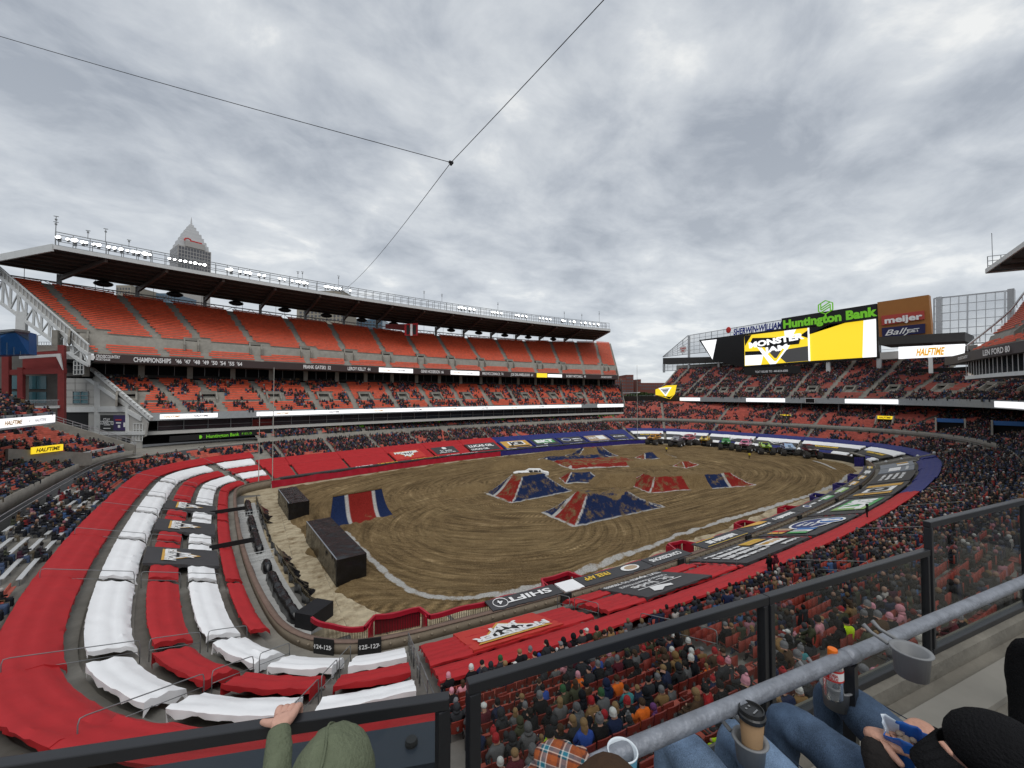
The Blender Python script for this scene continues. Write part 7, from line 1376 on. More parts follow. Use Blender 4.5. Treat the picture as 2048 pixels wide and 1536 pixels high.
# ---- monster trucks ----
mat('tyre', (.045, .042, .038), .9, .25, 4, bump=.4, bs=8); mat('rim_chrome', (.35, .35, .36), .3, .1, 3, metal=.7); mat('chassis', (.05, .05, .05), .5, .2, 3)
def tyre_me():
    m_ = MB(); A = Matrix.Rotation(PI / 2, 3, 'X'); m_.lathe((0, 0, 0), [(.40, -.50), (.66, -.55), (.80, -.46), (.84, -.30), (.84, .30), (.80, .46), (.66, .55), (.40, .50)], 20, A)
    for i in range(20): a = 2 * PI * (i + .5) / 20; m_.box((.845 * math.cos(a), (.24 if i % 2 else -.24), .845 * math.sin(a)), (.09, .50, .12), rot=Matrix.Rotation(-a, 3, 'Y') @ Matrix.Rotation(.35 if i % 2 else -.35, 3, 'X'))
    return m_.me('tyre', 'tyre')
TY = tyre_me(); RIM = MB().lathe((0, 0, 0), [(.40, .50), (.36, .38), (.16, .34), (.12, .46), (0, .46)], 12, Matrix.Rotation(PI / 2, 3, 'X')).lathe((0, 0, 0), [(.40, -.50), (.36, -.38), (.16, -.34), (.12, -.46), (0, -.46)], 12, Matrix.Rotation(PI / 2, 3, 'X')).me('rim', 'rim_chrome')
def mtruck(x, y, yaw, c1, c2, label, style, c3=None):
    """faces local +x"""
    e = empty('monster_truck', (x, y, .22), yaw); e.scale = (1.2, 1.2, 1.2); tag(e, label, 'truck', None); m1 = mat('paint_' + label[:18], c1, .35, .10, 2, coat=.5).name; m2 = mat('trim_' + label[:18], c2, .4, .1, 2, coat=.3).name; m3 = mat('top_' + label[:18], c3 or c2, .4, .1, 2, coat=.3).name
    for sx in (-1, 1):
        for sy in (-1, 1):
            w = empty('wheel', (sx * 1.78, sy * 1.28, .86), 0); w.parent = e; st = rnd.uniform(-.2, .2) if sx > 0 else 0; w.rotation_euler = (0, 0, st); add('tyre', TY, w); add('rim', RIM, w)
        a = MB(); a.tube([(sx * 1.78, -1.2, .86), (sx * 1.78, 1.2, .86)], .12, 8); a.ell((sx * 1.78, 0, .86), (.3, .28, .3), 10, 6); a.build('axle', 'chassis', e)
    f = MB()
    for sy in (-.42, .42): f.tube([(-2.0, sy, 1.5), (-.8, sy * 1.1, 1.2), (.8, sy * 1.1, 1.2), (2.1, sy, 1.45)], .07, 6); f.tube([(-1.78, sy, .9), (-.2, sy, 1.3)], .06, 6); f.tube([(1.78, sy, .9), (.2, sy, 1.3)], .06, 6); f.tube([(-1.9, sy, 1.5), (-1.1, sy, 2.3), (.4, sy, 2.5), (1.2, sy, 1.9)], .05, 6)
    for sx in (-1.6, 1.6): f.tube([(sx, -.42, 1.5), (sx, .42, 1.5)], .06, 6)
    f.box((.5, 0, 1.45), (.9, .6, .5)); f.build('frame', 'chassis', e)
    for sx in (-1, 1):
        for sy in (-1, 1):
            for q in (0, .25): MB().tube([(sx * (1.5 + q), sy * .75, .95), (sx * (1.15 + q), sy * .55, 2.0)], .07, 8).build('shock', m2, e)
    def shell(prof, hw0, hw1, m, name, zb=2.0):
        """side outline swept across, narrower towards the top"""
        zt = max(p_[1] for p_ in prof); b = MB(); L_ = []; R_ = []
        for px_, pz in prof: k = hw0 + (hw1 - hw0) * max(0, (pz - 2.35) / (zt - 2.35) if zt > 2.36 else 0); L_.append((px_, k, pz)); R_.append((px_, -k, pz))
        n = len(prof); b.raw(L_ + R_, [tuple(range(n)), tuple(range(2 * n - 1, n - 1, -1))] + [(i, n + i, n + (i + 1) % n, (i + 1) % n) for i in range(n)]); return b.build(name, m, e)
    if style == 'pickup': prof = [(-2.5, 1.75), (2.3, 1.75), (2.45, 2.05), (2.3, 2.35), (1.2, 2.48), (.55, 2.98), (-.55, 3.02), (-.75, 2.45), (-2.4, 2.4)]
    elif style == 'van': prof = [(-2.3, 1.8), (2.1, 1.8), (2.2, 2.2), (1.3, 2.45), (.7, 3.05), (-1.9, 3.1), (-2.3, 2.5)]
    elif style == 'roadster': prof = [(-2.4, 1.8), (2.3, 1.8), (2.5, 2.1), (1.4, 2.4), (.5, 2.55), (.2, 2.85), (-.7, 2.88), (-1.2, 2.55), (-2.4, 2.7)]
    else: prof = [(-2.4, 1.8), (2.2, 1.8), (2.4, 2.1), (2.1, 2.4), (1.0, 2.5), (.7, 3.1), (-1.2, 3.15), (-1.5, 2.5), (-2.4, 2.45)]
    shell(prof, 1.05, .78, m1, 'body'); cabx = [p_ for p_ in prof if p_[1] > 2.8]; x1_, x0_ = max(p_[0] for p_ in cabx), min(p_[0] for p_ in cabx)
    ws = MB(); ws.face([(x1_ + .12, -.66, 2.86), (x1_ + .12, .66, 2.86), (x1_ + .52, .74, 2.54), (x1_ + .52, -.74, 2.54)]); ws.build('windscreen', 'glass_dark', e)
    for sy in (-1, 1): MB().face([(x0_ + .1, sy * .865, 2.9), (x1_ - .05, sy * .865, 2.9), (x1_ + .15, sy * 1.0, 2.55), (x0_ - .05, sy * 1.0, 2.55)]).build('side_window', 'glass_dark', e); MB().box((.2, sy * 1.06, 2.12), (3.4, .03, .22)).build('side_stripe', m2, e); MB().box((2.36, sy * .68, 2.22), (.12, .32, .16)).build('headlight', 'white_paint', e)
    MB().box((2.36, 0, 2.12), (.14, .85, .26)).build('grille', 'black', e); MB().box(((x0_ + x1_) / 2, 0, max(p_[1] for p_ in prof) + .03), (abs(x1_ - x0_) * .8, .9, .05)).build('roof_panel', m3, e); MB().box((1.5, 0, 2.5), (.7, .5, .18)).build('hood_scoop', 'black', e)
    if c3: 
        fl = MB(); fl.bar((-1.9, .8, 2.4), (-2.0, .8, 3.4), .05); fl.face([(-2.0, .8, 3.4), (-2.0, .8, 2.95), (-2.9, .9, 3.0), (-2.9, .85, 3.4)]); fl.build('flag', m3, e)
for u, v, yw, c1, c2, st, lab, c3 in ((1305, 890, 190, (.55, .26, .03), (.05, .04, .03), 'suv', 'orange monster truck beside the blue drape', (.5, .16, .02)), (1350, 894, 200, (.22, .22, .24), (.16, .10, .16), 'pickup', 'silver grey monster truck next to the orange one', None), (1374, 891, 185, (.45, .16, .20), (.5, .04, .04), 'suv', 'pink and red monster truck between the grey and the yellow one', (.55, .05, .05)), (1407, 893, 200, (.62, .42, .04), (.5, .16, .02), 'roadster', 'yellow monster truck with orange side', None), (1450, 900, 205, (.035, .22, .05), (.02, .06, .02), 'van', 'dark green monster truck', (.02, .10, .03)), (1489, 904, 195, (.60, .20, .32), (.75, .70, .70), 'suv', 'bright pink monster truck', (.55, .03, .06)), (1528, 909, 215, (.28, .50, .05), (.5, .35, .03), 'roadster', 'lime green and yellow monster truck', None), (1574, 912, 215, (.30, .42, .58), (.12, .03, .03), 'pickup', 'pale blue monster truck', None), (1618, 917, 220, (.05, .012, .012), (.35, .03, .02), 'suv', 'black and red monster truck nearest the tunnel', None)):
    c = atz(u, v, .2); mtruck(c.x + 1.6, c.y + .4, math.radians(yw), c1, c2, lab, st, c3)
# ---- crushed cars ----
def car(x, y, z, yaw, label, squash):
    e = empty('crushed_car', (x, y, z), yaw); tag(e, label, 'car'); prof = [(-2.2, .35), (2.2, .35), (2.25, .75), (1.3, .92), (.6, 1.42 * squash), (-1.5, 1.45 * squash), (-2.2, .95)]; b = MB(); n = len(prof); r = random.Random(int(x * 10)); L_ = [(a + r.uniform(-.05, .05), .82 - .12 * (c > 1), c + r.uniform(-.05, .05)) for a, c in prof]; R_ = [(a + r.uniform(-.05, .05), -.82 + .12 * (c > 1), c + r.uniform(-.06, .06)) for a, c in prof]
    b.raw(L_ + R_, [tuple(range(n)), tuple(range(2 * n - 1, n - 1, -1))] + [(i, n + i, n + (i + 1) % n, (i + 1) % n) for i in range(n)]); b.build('body', 'white_paint', e)
    for sy in (-1, 1):
        for a0, a1 in ((-1.6, -.75), (-.65, .2), (.28, .75)): MB().face([(a0, sy * .83, .98), (a1, sy * .83, .96), (a1 - .12, sy * .76, 1.3 * squash), (a0 + .1, sy * .76, 1.32 * squash)]).build('window', 'black', e)
        for a in (-1.35, 1.35): MB().lathe((a, sy * .7, .32), [(0, .12), (.3, .12), (.32, 0), (.3, -.12), (0, -.12)], 12, Matrix.Rotation(PI / 2, 3, 'X')).build('wheel', 'tyre', e)
    MB().face([(1.22, -.6, .98), (1.22, .6, .98), (.72, .6, 1.34 * squash), (.72, -.6, 1.34 * squash)]).build('windscreen', 'black', e)
car(43.4, 60.6, 2.75, math.radians(-25), 'crushed white hatchback on top of the ramp, the lower one', .82); car(45.6, 59.9, 2.85, math.radians(-32), 'crushed white van on top of the ramp, the taller one', .98)
mat('c_yellow', (.55, .42, .02), .8, .15, 6)
for u, v, lab in ((1333, 905, 'track official in yellow shirt standing before the yellow truck'), (1499, 918, 'track official in yellow shirt standing before the lime green truck')):
    q = atz(u, v, .2); person((q.x, q.y, .22), rnd.uniform(0, 6), 'yellow', 'short hair', 'dark', 'l_black', 0, 1.06, label=lab, group=None, standing=True)
# poles and cable camera
for bx, by, top, lab in ((3.9, 91.3, 23.8, 'tall thin pole at the far left field corner'), (1.6, 90.9, 14.4, 'shorter thin pole beside the tall one at the field corner'), (122.6, 97.9, 29.5, 'tall thin pole in the gap at the far field corner')):
    m_ = MB(); m_.tube([(bx, by, 0), (bx, by, top * .5), (bx, by, top)], [.09, .07, .05], 6); m_.box((bx, by, .3), (.5, .5, .6)); tag(m_.build('field_pole', mat('pole_paint', (.40, .40, .36), .5).name), lab, 'pole')
cc = pxl(902, 325, 45); ck = empty('cable_camera', cc); tag(ck, 'small camera hung on thin cables high over the dirt floor', 'camera'); m_ = MB(); m_.box((0, 0, 0), (.5, .3, .22)); m_.ell((0, 0, -.2), (.16, .16, .18), 8, 6); m_.build('camera_body', 'black', ck)
for i, q in enumerate((pxl(-420, -55, 52), pxl(1500, -316, 22), aty(680, 587, 131.5))): m_ = MB(); q = q - cc; n = 14; m_.tube([q * (k / n) - Vector((0, 0, (.5, .1, 1.6)[i] * math.sin(PI * k / n))) for k in range(n + 1)], .04, 5); m_.build('support_cable', 'black', ck)
# ================= OUR OWN DECK: RAIL, GLASS, PEOPLE =================
KS = 1.5
def px2(u, v, f): return pxl(u, v, f * 1.23)
def Lg(t, off=0., dz=0.): return loc((.606 + .9245 * t - .381 * off) * KS, (1.257 + .381 * t + .9245 * off) * KS, dz)     # along the glass
def Lp(t, dz=0.): return loc((.72 + .9245 * t) * KS, (.98 + .381 * t) * KS, dz)                                           # along the pipe
J0 = (-.189, 1.4325)
def Ll(t, off=0., dz=0.): return loc(J0[0] - .98 * t - .198 * off, J0[1] - .198 * t + .98 * off, dz)                      # along the left glass panel
FZ = -1.83
mat('frame_black', (.014, .015, .018), .38, .12, 6, spec=.5); mat('deck_concrete', (.20, .185, .155), .92, .3, 2.2, bump=.35, bs=18); mat('navy_metal', (.018, .028, .045), .35, .12, 2, spec=.5)
gm = bpy.data.materials.new('clear_glass'); gm.use_nodes = True; _t = gm.node_tree; _t.nodes.clear(); _o = _t.nodes.new('ShaderNodeOutputMaterial'); _mx = _t.nodes.new('ShaderNodeMixShader'); _tr = _t.nodes.new('ShaderNodeBsdfTransparent'); _gl = _t.nodes.new('ShaderNodeBsdfGlossy'); _lw = _t.nodes.new('ShaderNodeLayerWeight'); _lw.inputs[0].default_value = .5; _pw = _t.nodes.new('ShaderNodeMath'); _pw.operation = 'POWER'; _pw.inputs[1].default_value = 5; _fr = _t.nodes.new('ShaderNodeMath'); _fr.operation = 'MULTIPLY_ADD'; _fr.inputs[1].default_value = .6; _fr.inputs[2].default_value = .025; _t.links.new(_lw.outputs['Facing'], _pw.inputs[0]); _t.links.new(_pw.outputs[0], _fr.inputs[0])
_tr.inputs[0].default_value = (.84, .86, .85, 1); _gl.inputs['Roughness'].default_value = .03; _t.links.new(_fr.outputs[0], _mx.inputs[0]); _t.links.new(_tr.outputs[0], _mx.inputs[1]); _t.links.new(_gl.outputs[0], _mx.inputs[2]); _t.links.new(_mx.outputs[0], _o.inputs[0]); MATS['clear_glass'] = gm
def panel(a, b, zt, label, wleft=.045, wright=.045, th=.041):
    """framed glass panel between ground points a and b, top at zt (absolute)"""
    e = empty('glass_panel'); tag(e, label, 'railing'); zb = H + FZ + .10; d = (b - a).normalized(); up = Vector((0, 0, 1)); A = lambda z: Vector((a.x, a.y, z)); B = lambda z: Vector((b.x, b.y, z))
    def bar(p, q, w, h, nm): 
        m_ = MB(); m_.bar(p, q, w, h); o = m_.build(nm, 'frame_black', e); bv = o.modifiers.new('bevel', 'BEVEL'); bv.width = .004; bv.segments = 2
    bar(A(zt - th / 2) - d * .0, B(zt - th / 2), th, th, 'top_rail'); bar(A(zb + .02), B(zb + .02), th, .04, 'bottom_rail'); bar(A(zb + .041) + d * wleft / 2, A(zt - th - .001) + d * wleft / 2, th, wleft, 'post'); bar(B(zb + .041) - d * wright / 2, B(zt - th - .001) - d * wright / 2, th, wright, 'post')
    n_ = Vector((-d.y, d.x, 0)) * .004; q = [A(zb + .03) + d * .02, B(zb + .03) - d * .02, B(zt - .03) - d * .02, A(zt - .03) + d * .02]; MB().prism(q, -n_, n_).build('pane', 'clear_glass', e); return e
zt = H - 1.035
panel(Lg(-.772, 0, 0), Lg(.285), zt, 'black framed glass rail panel before the near red seats, second from the corner joint'); panel(Lg(.287), Lg(1.345), zt, 'black framed glass rail panel carrying the pipe with the clear bottle'); panel(Lg(1.35), Lg(2.375), H - .855, 'taller stepped up black framed glass panel at the right'); panel(Lg(2.42), Lg(3.6), H - .855, 'black framed glass panel beyond the taller one')
panel(Ll(2.6), Ll(.035), H - 1.07, 'black framed glass panel gripped by the child')
# pipe rail
pr = empty('pipe_rail'); tag(pr, 'thick scuffed galvanised pipe rail in front of the glass', 'rail'); mat('pipe_galv', (.24, .255, .285), .5, .3, 14, metal=.4, bump=.25, bs=60)
m_ = MB(); pts = [Lp(-.70, FZ), Lp(-.70, -1.14), Lp(-.69, -1.07), Lp(-.65, -1.035), Lp(-.58, -1.03)] + [Lp(t, -1.03) for t in np.linspace(-.4, 3.2, 12)]; m_.tube(pts, .025, 16); m_.build('pipe', 'pipe_galv', pr, True)
for t in (.18, 1.32, 2.4): MB().tube([Lp(t - .02, -1.03), Lp(t + .02, -1.03)], .0285, 16).build('collar', 'pipe_galv', pr, True); MB().bar(Lp(t, -1.06), Lp(t, FZ), .04).build('pipe_post', 'frame_black', pr)
# deck
dk = empty('deck'); tag(dk, 'weathered concrete deck with kerb under the glass railing', 'floor', kind='structure')
ring = [Lg(3.8, .06), Lg(-.80, .06), Ll(3, .06)]; back = [Ll(3, -2.6), Lg(-.3, -3.0), Lg(3.8, -2.8)]
MB().prism([Vector((q.x, q.y, H + FZ)) for q in ring + back], (0, 0, -.45), (0, 0, 0)).build('slab', 'deck_concrete', dk)
kb = MB(); kb.bar(Lg(3.8, .0, FZ + .05), Lg(-.79, .0, FZ + .05), .13, .098); kb.bar(Ll(.0, .0, FZ + .05), Ll(3, .0, FZ + .05), .13, .098); kb.build('kerb', 'deck_concrete', dk)
MB().bar(Lg(3.8, -.16, FZ + .02), Lg(-.6, -.16, FZ + .02), .16, .038).build('drip_ledge', 'concrete', dk)
# navy fascia cabinet beyond the left panel
fc = empty('fascia_cabinet'); tag(fc, 'dark navy metal cabinet below the child beyond the glass', 'cabinet'); a, b = loc(-.49, 2.90, -2.35), loc(-.43, 2.58, -2.35); dl = (Ll(1) - Ll(0)).normalized()
a, b = Vector((a.x, a.y, H - 2.35)), Vector((b.x, b.y, H - 2.35)); MB().prism([a, b, b + dl * 4, a + dl * 4], (0, 0, -.35), (0, 0, 0)).build('top_box', 'navy_metal', fc); b2 = b - (a - b) * .1; MB().prism([b - Vector((0, 0, .36)), b + dl * 4 - Vector((0, 0, .36)), b + dl * 4 - Vector((0, 0, 1.9)), b - Vector((0, 0, 1.9))], (0, 0, 0), (a - b) * .3).build('lower_box', 'navy_metal', fc)
cbt = MB().lathe(a.lerp(b, .5) + dl * .22, [(0, .035), (.035, .035), (.042, .02), (.042, 0)], 14).build('vent_cap', 'frame_black', fc); MB().box(b + dl * .55 - Vector((0, 0, .18)), (.06, .012, .02), math.atan2(dl.y, dl.x)).build('latch', 'galv', fc)
# ---- cup holders and drinks ----
def pxf(u, v, f): return px2(u, v, f)
mat('holder_grey', (.20, .205, .21), .45, .12, 8); mat('cup_blue', (.10, .30, .42), .45, .2, 5); mat('cup_white', (.70, .76, .80), .5, .06, 6); mat('cardboard', (.30, .19, .10), .75, .15, 14); mat('lid_black', (.012, .012, .012), .35, .05, 5, spec=.5)
def holder(c, label, r=.048, h=.085):
    e = empty('cup_holder', c); tag(e, label, 'cup holder'); MB().lathe((0, 0, 0), [(r * .78, -h), (r * .86, -h), (r, -.006), (r + .008, 0), (r + .006, .004), (r - .006, 0), (r * .74, -h + .01), (0, -h + .01)], 24).build('cup', 'holder_grey', e, True)
    n = Vector((-.381 * fy - 0, 0, 0)); pdir = (loc(-.381, .9245) - loc(0, 0)).normalized(); sd = (loc(.9245, .381) - loc(0, 0)).normalized(); b = MB()
    for k in (-1, 1): b.tube([Vector(sd * k * .03 + pdir * r), Vector(sd * k * .028 + pdir * (r + .05) + Vector((0, 0, .012))), Vector(sd * k * .03 + pdir * (r + .075) + Vector((0, 0, .03)))], [.007, .006, .008], 8)
    b.build('bracket', 'holder_grey', e, True); return e
holder(pxf(1822, 1300, 1.16), 'empty grey cup holder on the pipe rail at the right', .052, .09)
holder(pxf(1500, 1478, 1.06), 'grey cup holder with the black lidded coffee cup', .046, .07); holder(pxf(1672, 1372, 1.30), 'grey cup holder with the clear bottle', .047, .08); 
cf = empty('coffee_cup', pxf(1503, 1424, 1.05)); tag(cf, 'small cardboard coffee cup with black plastic lid', 'cup')
MB().lathe((0, 0, 0), [(.028, -.115), (.036, -.01), (.0, -.01)], 22).build('sleeve', 'cardboard', cf, True); ld_ = MB().lathe((0, 0, 0), [(.040, -.016), (.041, -.004), (.037, .0), (.036, .012), (.033, .013), (.031, .006), (.0, .007)], 24).build('lid', 'lid_black', cf); MB().box((.0, -.012, .0085), (.026, .004, .002)).build('sip_slot', 'holder_grey', ld_)
for k in (-1, 1): MB().ell((k * .009, .012, .008), (.004, .004, .0015), 8, 4).build('dimple', 'holder_grey', ld_)
pc = empty('paper_cup', pxf(1245, 1500, .92)); tag(pc, 'large empty paper cup, pale inside and blue outside', 'cup'); MB().lathe((0, 0, 0), [(.031, -.13), (.0405, -.004)], 28).build('outer_wall', 'cup_blue', pc, True); MB().lathe((0, 0, 0), [(.0405, -.004), (.043, .0), (.0405, .003), (.038, -.002), (.028, -.12), (.0, -.12)], 28).build('rim_and_lining', 'cup_white', pc, True)
bt = empty('water_bottle', pxf(1665, 1300, 1.27)); tag(bt, 'clear plastic bottle with orange cap and red label', 'bottle'); pl = bpy.data.materials.new('clear_plastic'); pl.use_nodes = True; q_ = pl.node_tree.nodes['Principled BSDF']; q_.inputs['Transmission Weight'].default_value = .9; q_.inputs['Roughness'].default_value = .08; q_.inputs['IOR'].default_value = 1.2; q_.inputs['Base Color'].default_value = (.92, .94, .94, 1); MATS['clear_plastic'] = pl
MB().lathe((0, 0, 0), [(.013, -.005), (.014, -.018), (.028, -.040), (.033, -.055), (.032, -.10), (.033, -.17), (.026, -.185), (0, -.185)], 24).build('bottle_body', 'clear_plastic', bt, True); MB().lathe((0, 0, 0), [(.0165, -.02), (.0165, .004), (.015, .006), (0, .006)], 20).build('cap', mat('cap_orange', (.75, .16, .01), .45, .05).name, bt); MB().lathe((0, 0, 0), [(.0335, -.105), (.0335, -.062)], 24).build('label_band', 'white_paint', bt, True)
for z0, z1 in ((-.105, -.099), (-.070, -.062)): MB().lathe((0, 0, 0), [(.0338, z0), (.0338, z1)], 24).build('red_line', 'ink_red', bt, True)
vd = (Vector((0, 0, H)) - pxf(1665, 1320, 1.27)); vd.z = 0; vd.normalize(); rt = Vector((0, 0, 1)).cross(vd); lb = MB(); [lb.face([vd.cross(Vector((0, 0, 1))) * 0 + Matrix.Rotation(a0, 3, 'Z') @ vd * .0340 + Vector((0, 0, zz)) for a0, zz in ((a, -.098), (a + .2, -.098), (a + .2, -.071), (a, -.071))]) for a in (-1.3, -1.1, -.9, -.7, -.5)]; lb.build('red_panel', 'ink_red', bt)
put_text('DEJA', 'ink_red', bt, bt.location + vd * .0345 + rt * .004 + Vector((0, 0, -.079)), rt, (0, 0, 1), .010, .024, bold=.03, lift=.0006); put_text('BLUE', 'ink_red', bt, bt.location + vd * .0345 + rt * .004 + Vector((0, 0, -.092)), rt, (0, 0, 1), .010, .024, bold=.03, lift=.0006)
# ---- foreground people ----
def denim(name, c):
    m = mat(name, c, .85, .0, 1, spec=.2); t = m.node_tree; L = t.links.new; b = t.nodes['Principled BSDF']; tc = t.nodes.new('ShaderNodeTexCoord'); mp = t.nodes.new('ShaderNodeMapping'); L(tc.outputs['Object'], mp.inputs[0]); mp.inputs['Scale'].default_value = (1, 1, .35)
    def nz(sc, d): n = t.nodes.new('ShaderNodeTexNoise'); L(mp.outputs[0], n.inputs[0]); n.inputs['Scale'].default_value = sc; n.inputs['Detail'].default_value = d; n.inputs['Roughness'].default_value = .7; return n.outputs[0]
    a, f = nz(6., 4), nz(420., 2); r = t.nodes.new('ShaderNodeValToRGB'); ad = t.nodes.new('ShaderNodeMix'); ad.inputs[0].default_value = .45; L(a, ad.inputs[2]); L(f, ad.inputs[3]); L(ad.outputs[0], r.inputs[0]); e = r.color_ramp.elements; e[0].position = .36; e[0].color = (*[x * .45 for x in c], 1); e[1].position = .64; e[1].color = (*[min(x * 1.75, 1) for x in c], 1); L(r.outputs[0], b.inputs['Base Color']); bp = t.nodes.new('ShaderNodeBump'); L(f, bp.inputs['Height']); bp.inputs['Strength'].default_value = .25; bp.inputs['Distance'].default_value = .002; L(bp.outputs[0], b.inputs['Normal']); return name
denim('jeans_light', (.13, .19, .28)); denim('jeans_dark', (.055, .085, .135))
def grown(J, E, name, sub=2):
    ks = list(J); me = bpy.data.meshes.new(name); me.from_pydata([tuple(J[k][0]) for k in ks], [(ks.index(a), ks.index(b)) for a, b in E], []); o = bpy.data.objects.new(name, me); COL.objects.link(o); o.modifiers.new('skin', 'SKIN').use_smooth_shade = True; sv = me.skin_vertices[0].data
    for i, k in enumerate(ks): r = J[k][1]; sv[i].radius = (r, r); sv[i].use_root = (i == 0)
    o.modifiers.new('sub', 'SUBSURF').levels = sub; r = bpy.data.meshes.new_from_object(o.evaluated_get(bpy.context.evaluated_depsgraph_get())); bpy.data.objects.remove(o); bpy.data.meshes.remove(me); return r
def wrinkle(me, amp, sc, seed):
    n = len(me.vertices); v = np.empty(n * 3, np.float32); nn = np.empty(n * 3, np.float32); me.vertices.foreach_get('co', v); me.vertices.foreach_get('normal', nn); v = v.reshape(-1, 3); nn = nn.reshape(-1, 3); w = fbm((v[:, 0] + v[:, 2] * .7) * sc + seed, (v[:, 1] - v[:, 2] * .5) * sc + 50, 110) - .5; w2 = fbm((v[:, 0] - v[:, 1]) * sc * 2.4 + seed, v[:, 2] * sc * 2.4 + 80, 111) - .5; v += nn * (w * amp * 2 + w2 * amp)[:, None]; me.vertices.foreach_set('co', v.ravel()); me.update()
hipd = loc(.381, -.9245) - loc(0, 0); hipd.z = 0; sided = loc(.9245, .381) - loc(0, 0); sided.z = 0
def legs(knees, m, label, seed, torso=None, lift=0.):
    """seated lower body: two thighs from the hips to the knees, shins down to the deck, one mesh"""
    ks = [px2(u, v, f) for u, v, f in knees]; hp = (ks[0] + ks[1]) / 2 + hipd * .47; hp.z = H + FZ + .50; J = dict(pel=(hp, .135)); E = []
    for i, k in enumerate(ks):
        h = hp + sided * (.10 if i else -.10) - hipd * .03; mid = h.lerp(k, .5); J[f'h{i}'] = (h, .105); J[f't{i}'] = (mid + Vector((0, 0, .008)), .088); J[f'u{i}'] = (h.lerp(k, .84) + Vector((0, 0, .006)), .074); J[f'k{i}'] = (k, .064); J[f'c{i}'] = (k - Vector((0, 0, .16)) - hipd * .01, .060); J[f'a{i}'] = (Vector((k.x, k.y, H + FZ + .09)) + hipd * .02, .052); J[f'f{i}'] = (Vector((k.x, k.y, H + FZ + .04)) - hipd * .12, .045)
        E += [('pel', f'h{i}'), (f'h{i}', f't{i}'), (f't{i}', f'u{i}'), (f'u{i}', f'k{i}'), (f'k{i}', f'c{i}'), (f'c{i}', f'a{i}'), (f'a{i}', f'f{i}')]
    me = grown(J, E, 'body', 3); wrinkle(me, .010, 9, seed); me.materials.append(MATS[m]); o = add('person', me); tag(o, label, 'person'); return o, hp
p1, h1 = legs(((1345, 1474, 1.17), (1468, 1464, 1.19)), 'jeans_light', 'seated person in light blue jeans, knees against the pipe rail', 2)
p2, h2 = legs(((1563, 1430, 1.27), (1662, 1376, 1.37)), 'jeans_dark', 'seated person in darker jeans, dark jacket and black cap holding a snack bag', 6)
for o_, kn in ((p1, ((1345, 1474, 1.17), (1468, 1464, 1.19))), (p2, ((1563, 1430, 1.27), (1662, 1376, 1.37)))):
    for u, v, f in kn:   # outer side seam
        k = px2(u, v, f); m_ = MB(); m_.tube([k + hipd * t + sided * (.066 + .02 * t) + Vector((0, 0, .012)) for t in np.linspace(.02, .34, 9)], .0022, 4); m_.build('seam', mat('stitch', (.02, .03, .05), .8).name, o_)
# upper bodies, hands
def hand(J, E, w, k, up, side, out, cl, s=1., root='w', thumb=1.):
    """five fingered hand: w wrist, k palm direction, side across the knuckles, cl curl direction"""
    k, side, cl = Vector(k).normalized(), Vector(side).normalized(), Vector(cl).normalized(); J[root + 'p'] = (w + k * .022 * s, .024 * s); E.append((root, root + 'p'))
    for i in range(4):
        o_ = (i - 1.5) * .0185 * s; ln = (.031, .036, .034, .027)[i] * s; b = w + k * .082 * s + side * o_; a1 = b + (k * .75 + cl * .65).normalized() * ln; a2 = a1 + (k * .12 + cl).normalized() * ln * .8; a3 = a2 + (cl - k * .55).normalized() * ln * .6
        for n_, p_, r_ in (('c', w + k * .05 * s + side * o_ * .85, .0145), ('b', b, .0125), ('m', a1, .0100), ('n', a2, .0090), ('t', a3, .0072)): J[f'{root}{i}{n_}'] = (p_, r_ * s)
        E += [(root + 'p', f'{root}{i}c'), (f'{root}{i}c', f'{root}{i}b'), (f'{root}{i}b', f'{root}{i}m'), (f'{root}{i}m', f'{root}{i}n'), (f'{root}{i}n', f'{root}{i}t')]
    t0 = w + k * .03 * s + side * .026 * s * thumb; t1 = t0 + (side * thumb * .9 + k * .45 + cl * .25).normalized() * .032 * s; t2 = t1 + (side * thumb * .75 + k * .6 + cl * .3).normalized() * .028 * s
    J[root + 'x'] = (t0, .0135 * s); J[root + 'y'] = (t1, .0110 * s); J[root + 'z'] = (t2, .0082 * s); E += [(root + 'p', root + 'x'), (root + 'x', root + 'y'), (root + 'y', root + 'z')]
mat('skin_hand', (.50, .27, .19), .5, .12, 40, bump=.25, bs=90, spec=.4); mat('skin_child', (.58, .33, .25), .5, .08, 40, bump=.15, bs=90, spec=.4); mat('jacket_brown', (.022, .019, .018), .85, .2, 12, bump=.4, bs=60, spec=.15); mat('knit_black', (.010, .010, .011), .9, .15, 30, bump=.6, bs=140, spec=.1); mat('hoodie_green', (.135, .155, .10), .9, .16, 16, bump=.4, bs=110, spec=.12)
# torso of the seated person with the cap (leans over the bag)
wl_, wr_ = px2(1738, 1468, 1.06), px2(1845, 1452, 1.10)
hd = px2(2005, 1548, .86); sh = hd - Vector((0, 0, .20)) + hipd * .10; J = dict(pel=(h2 + Vector((0, 0, .04)) + hipd * .05, .12), wai=((h2 + sh) / 2 + hipd * .08, .13), che=(sh - Vector((0, 0, .05)), .12), nec=(sh + Vector((0, 0, .07)) - hipd * .04, .065)); E = [('pel', 'wai'), ('wai', 'che'), ('che', 'nec')]
for nm, w, k in (('l', wl_, -1), ('r', wr_, 1)): s_ = sh + sided * k * .19; el = s_.lerp(w, .5) + sided * k * .05 - Vector((0, 0, .16)); J['s' + nm] = (s_, .075); J['e' + nm] = (el, .062); J['f' + nm] = (el.lerp(w, .55), .052); J['w' + nm] = (w, .043); E += [('che', 's' + nm), ('s' + nm, 'e' + nm), ('e' + nm, 'f' + nm), ('f' + nm, 'w' + nm)]
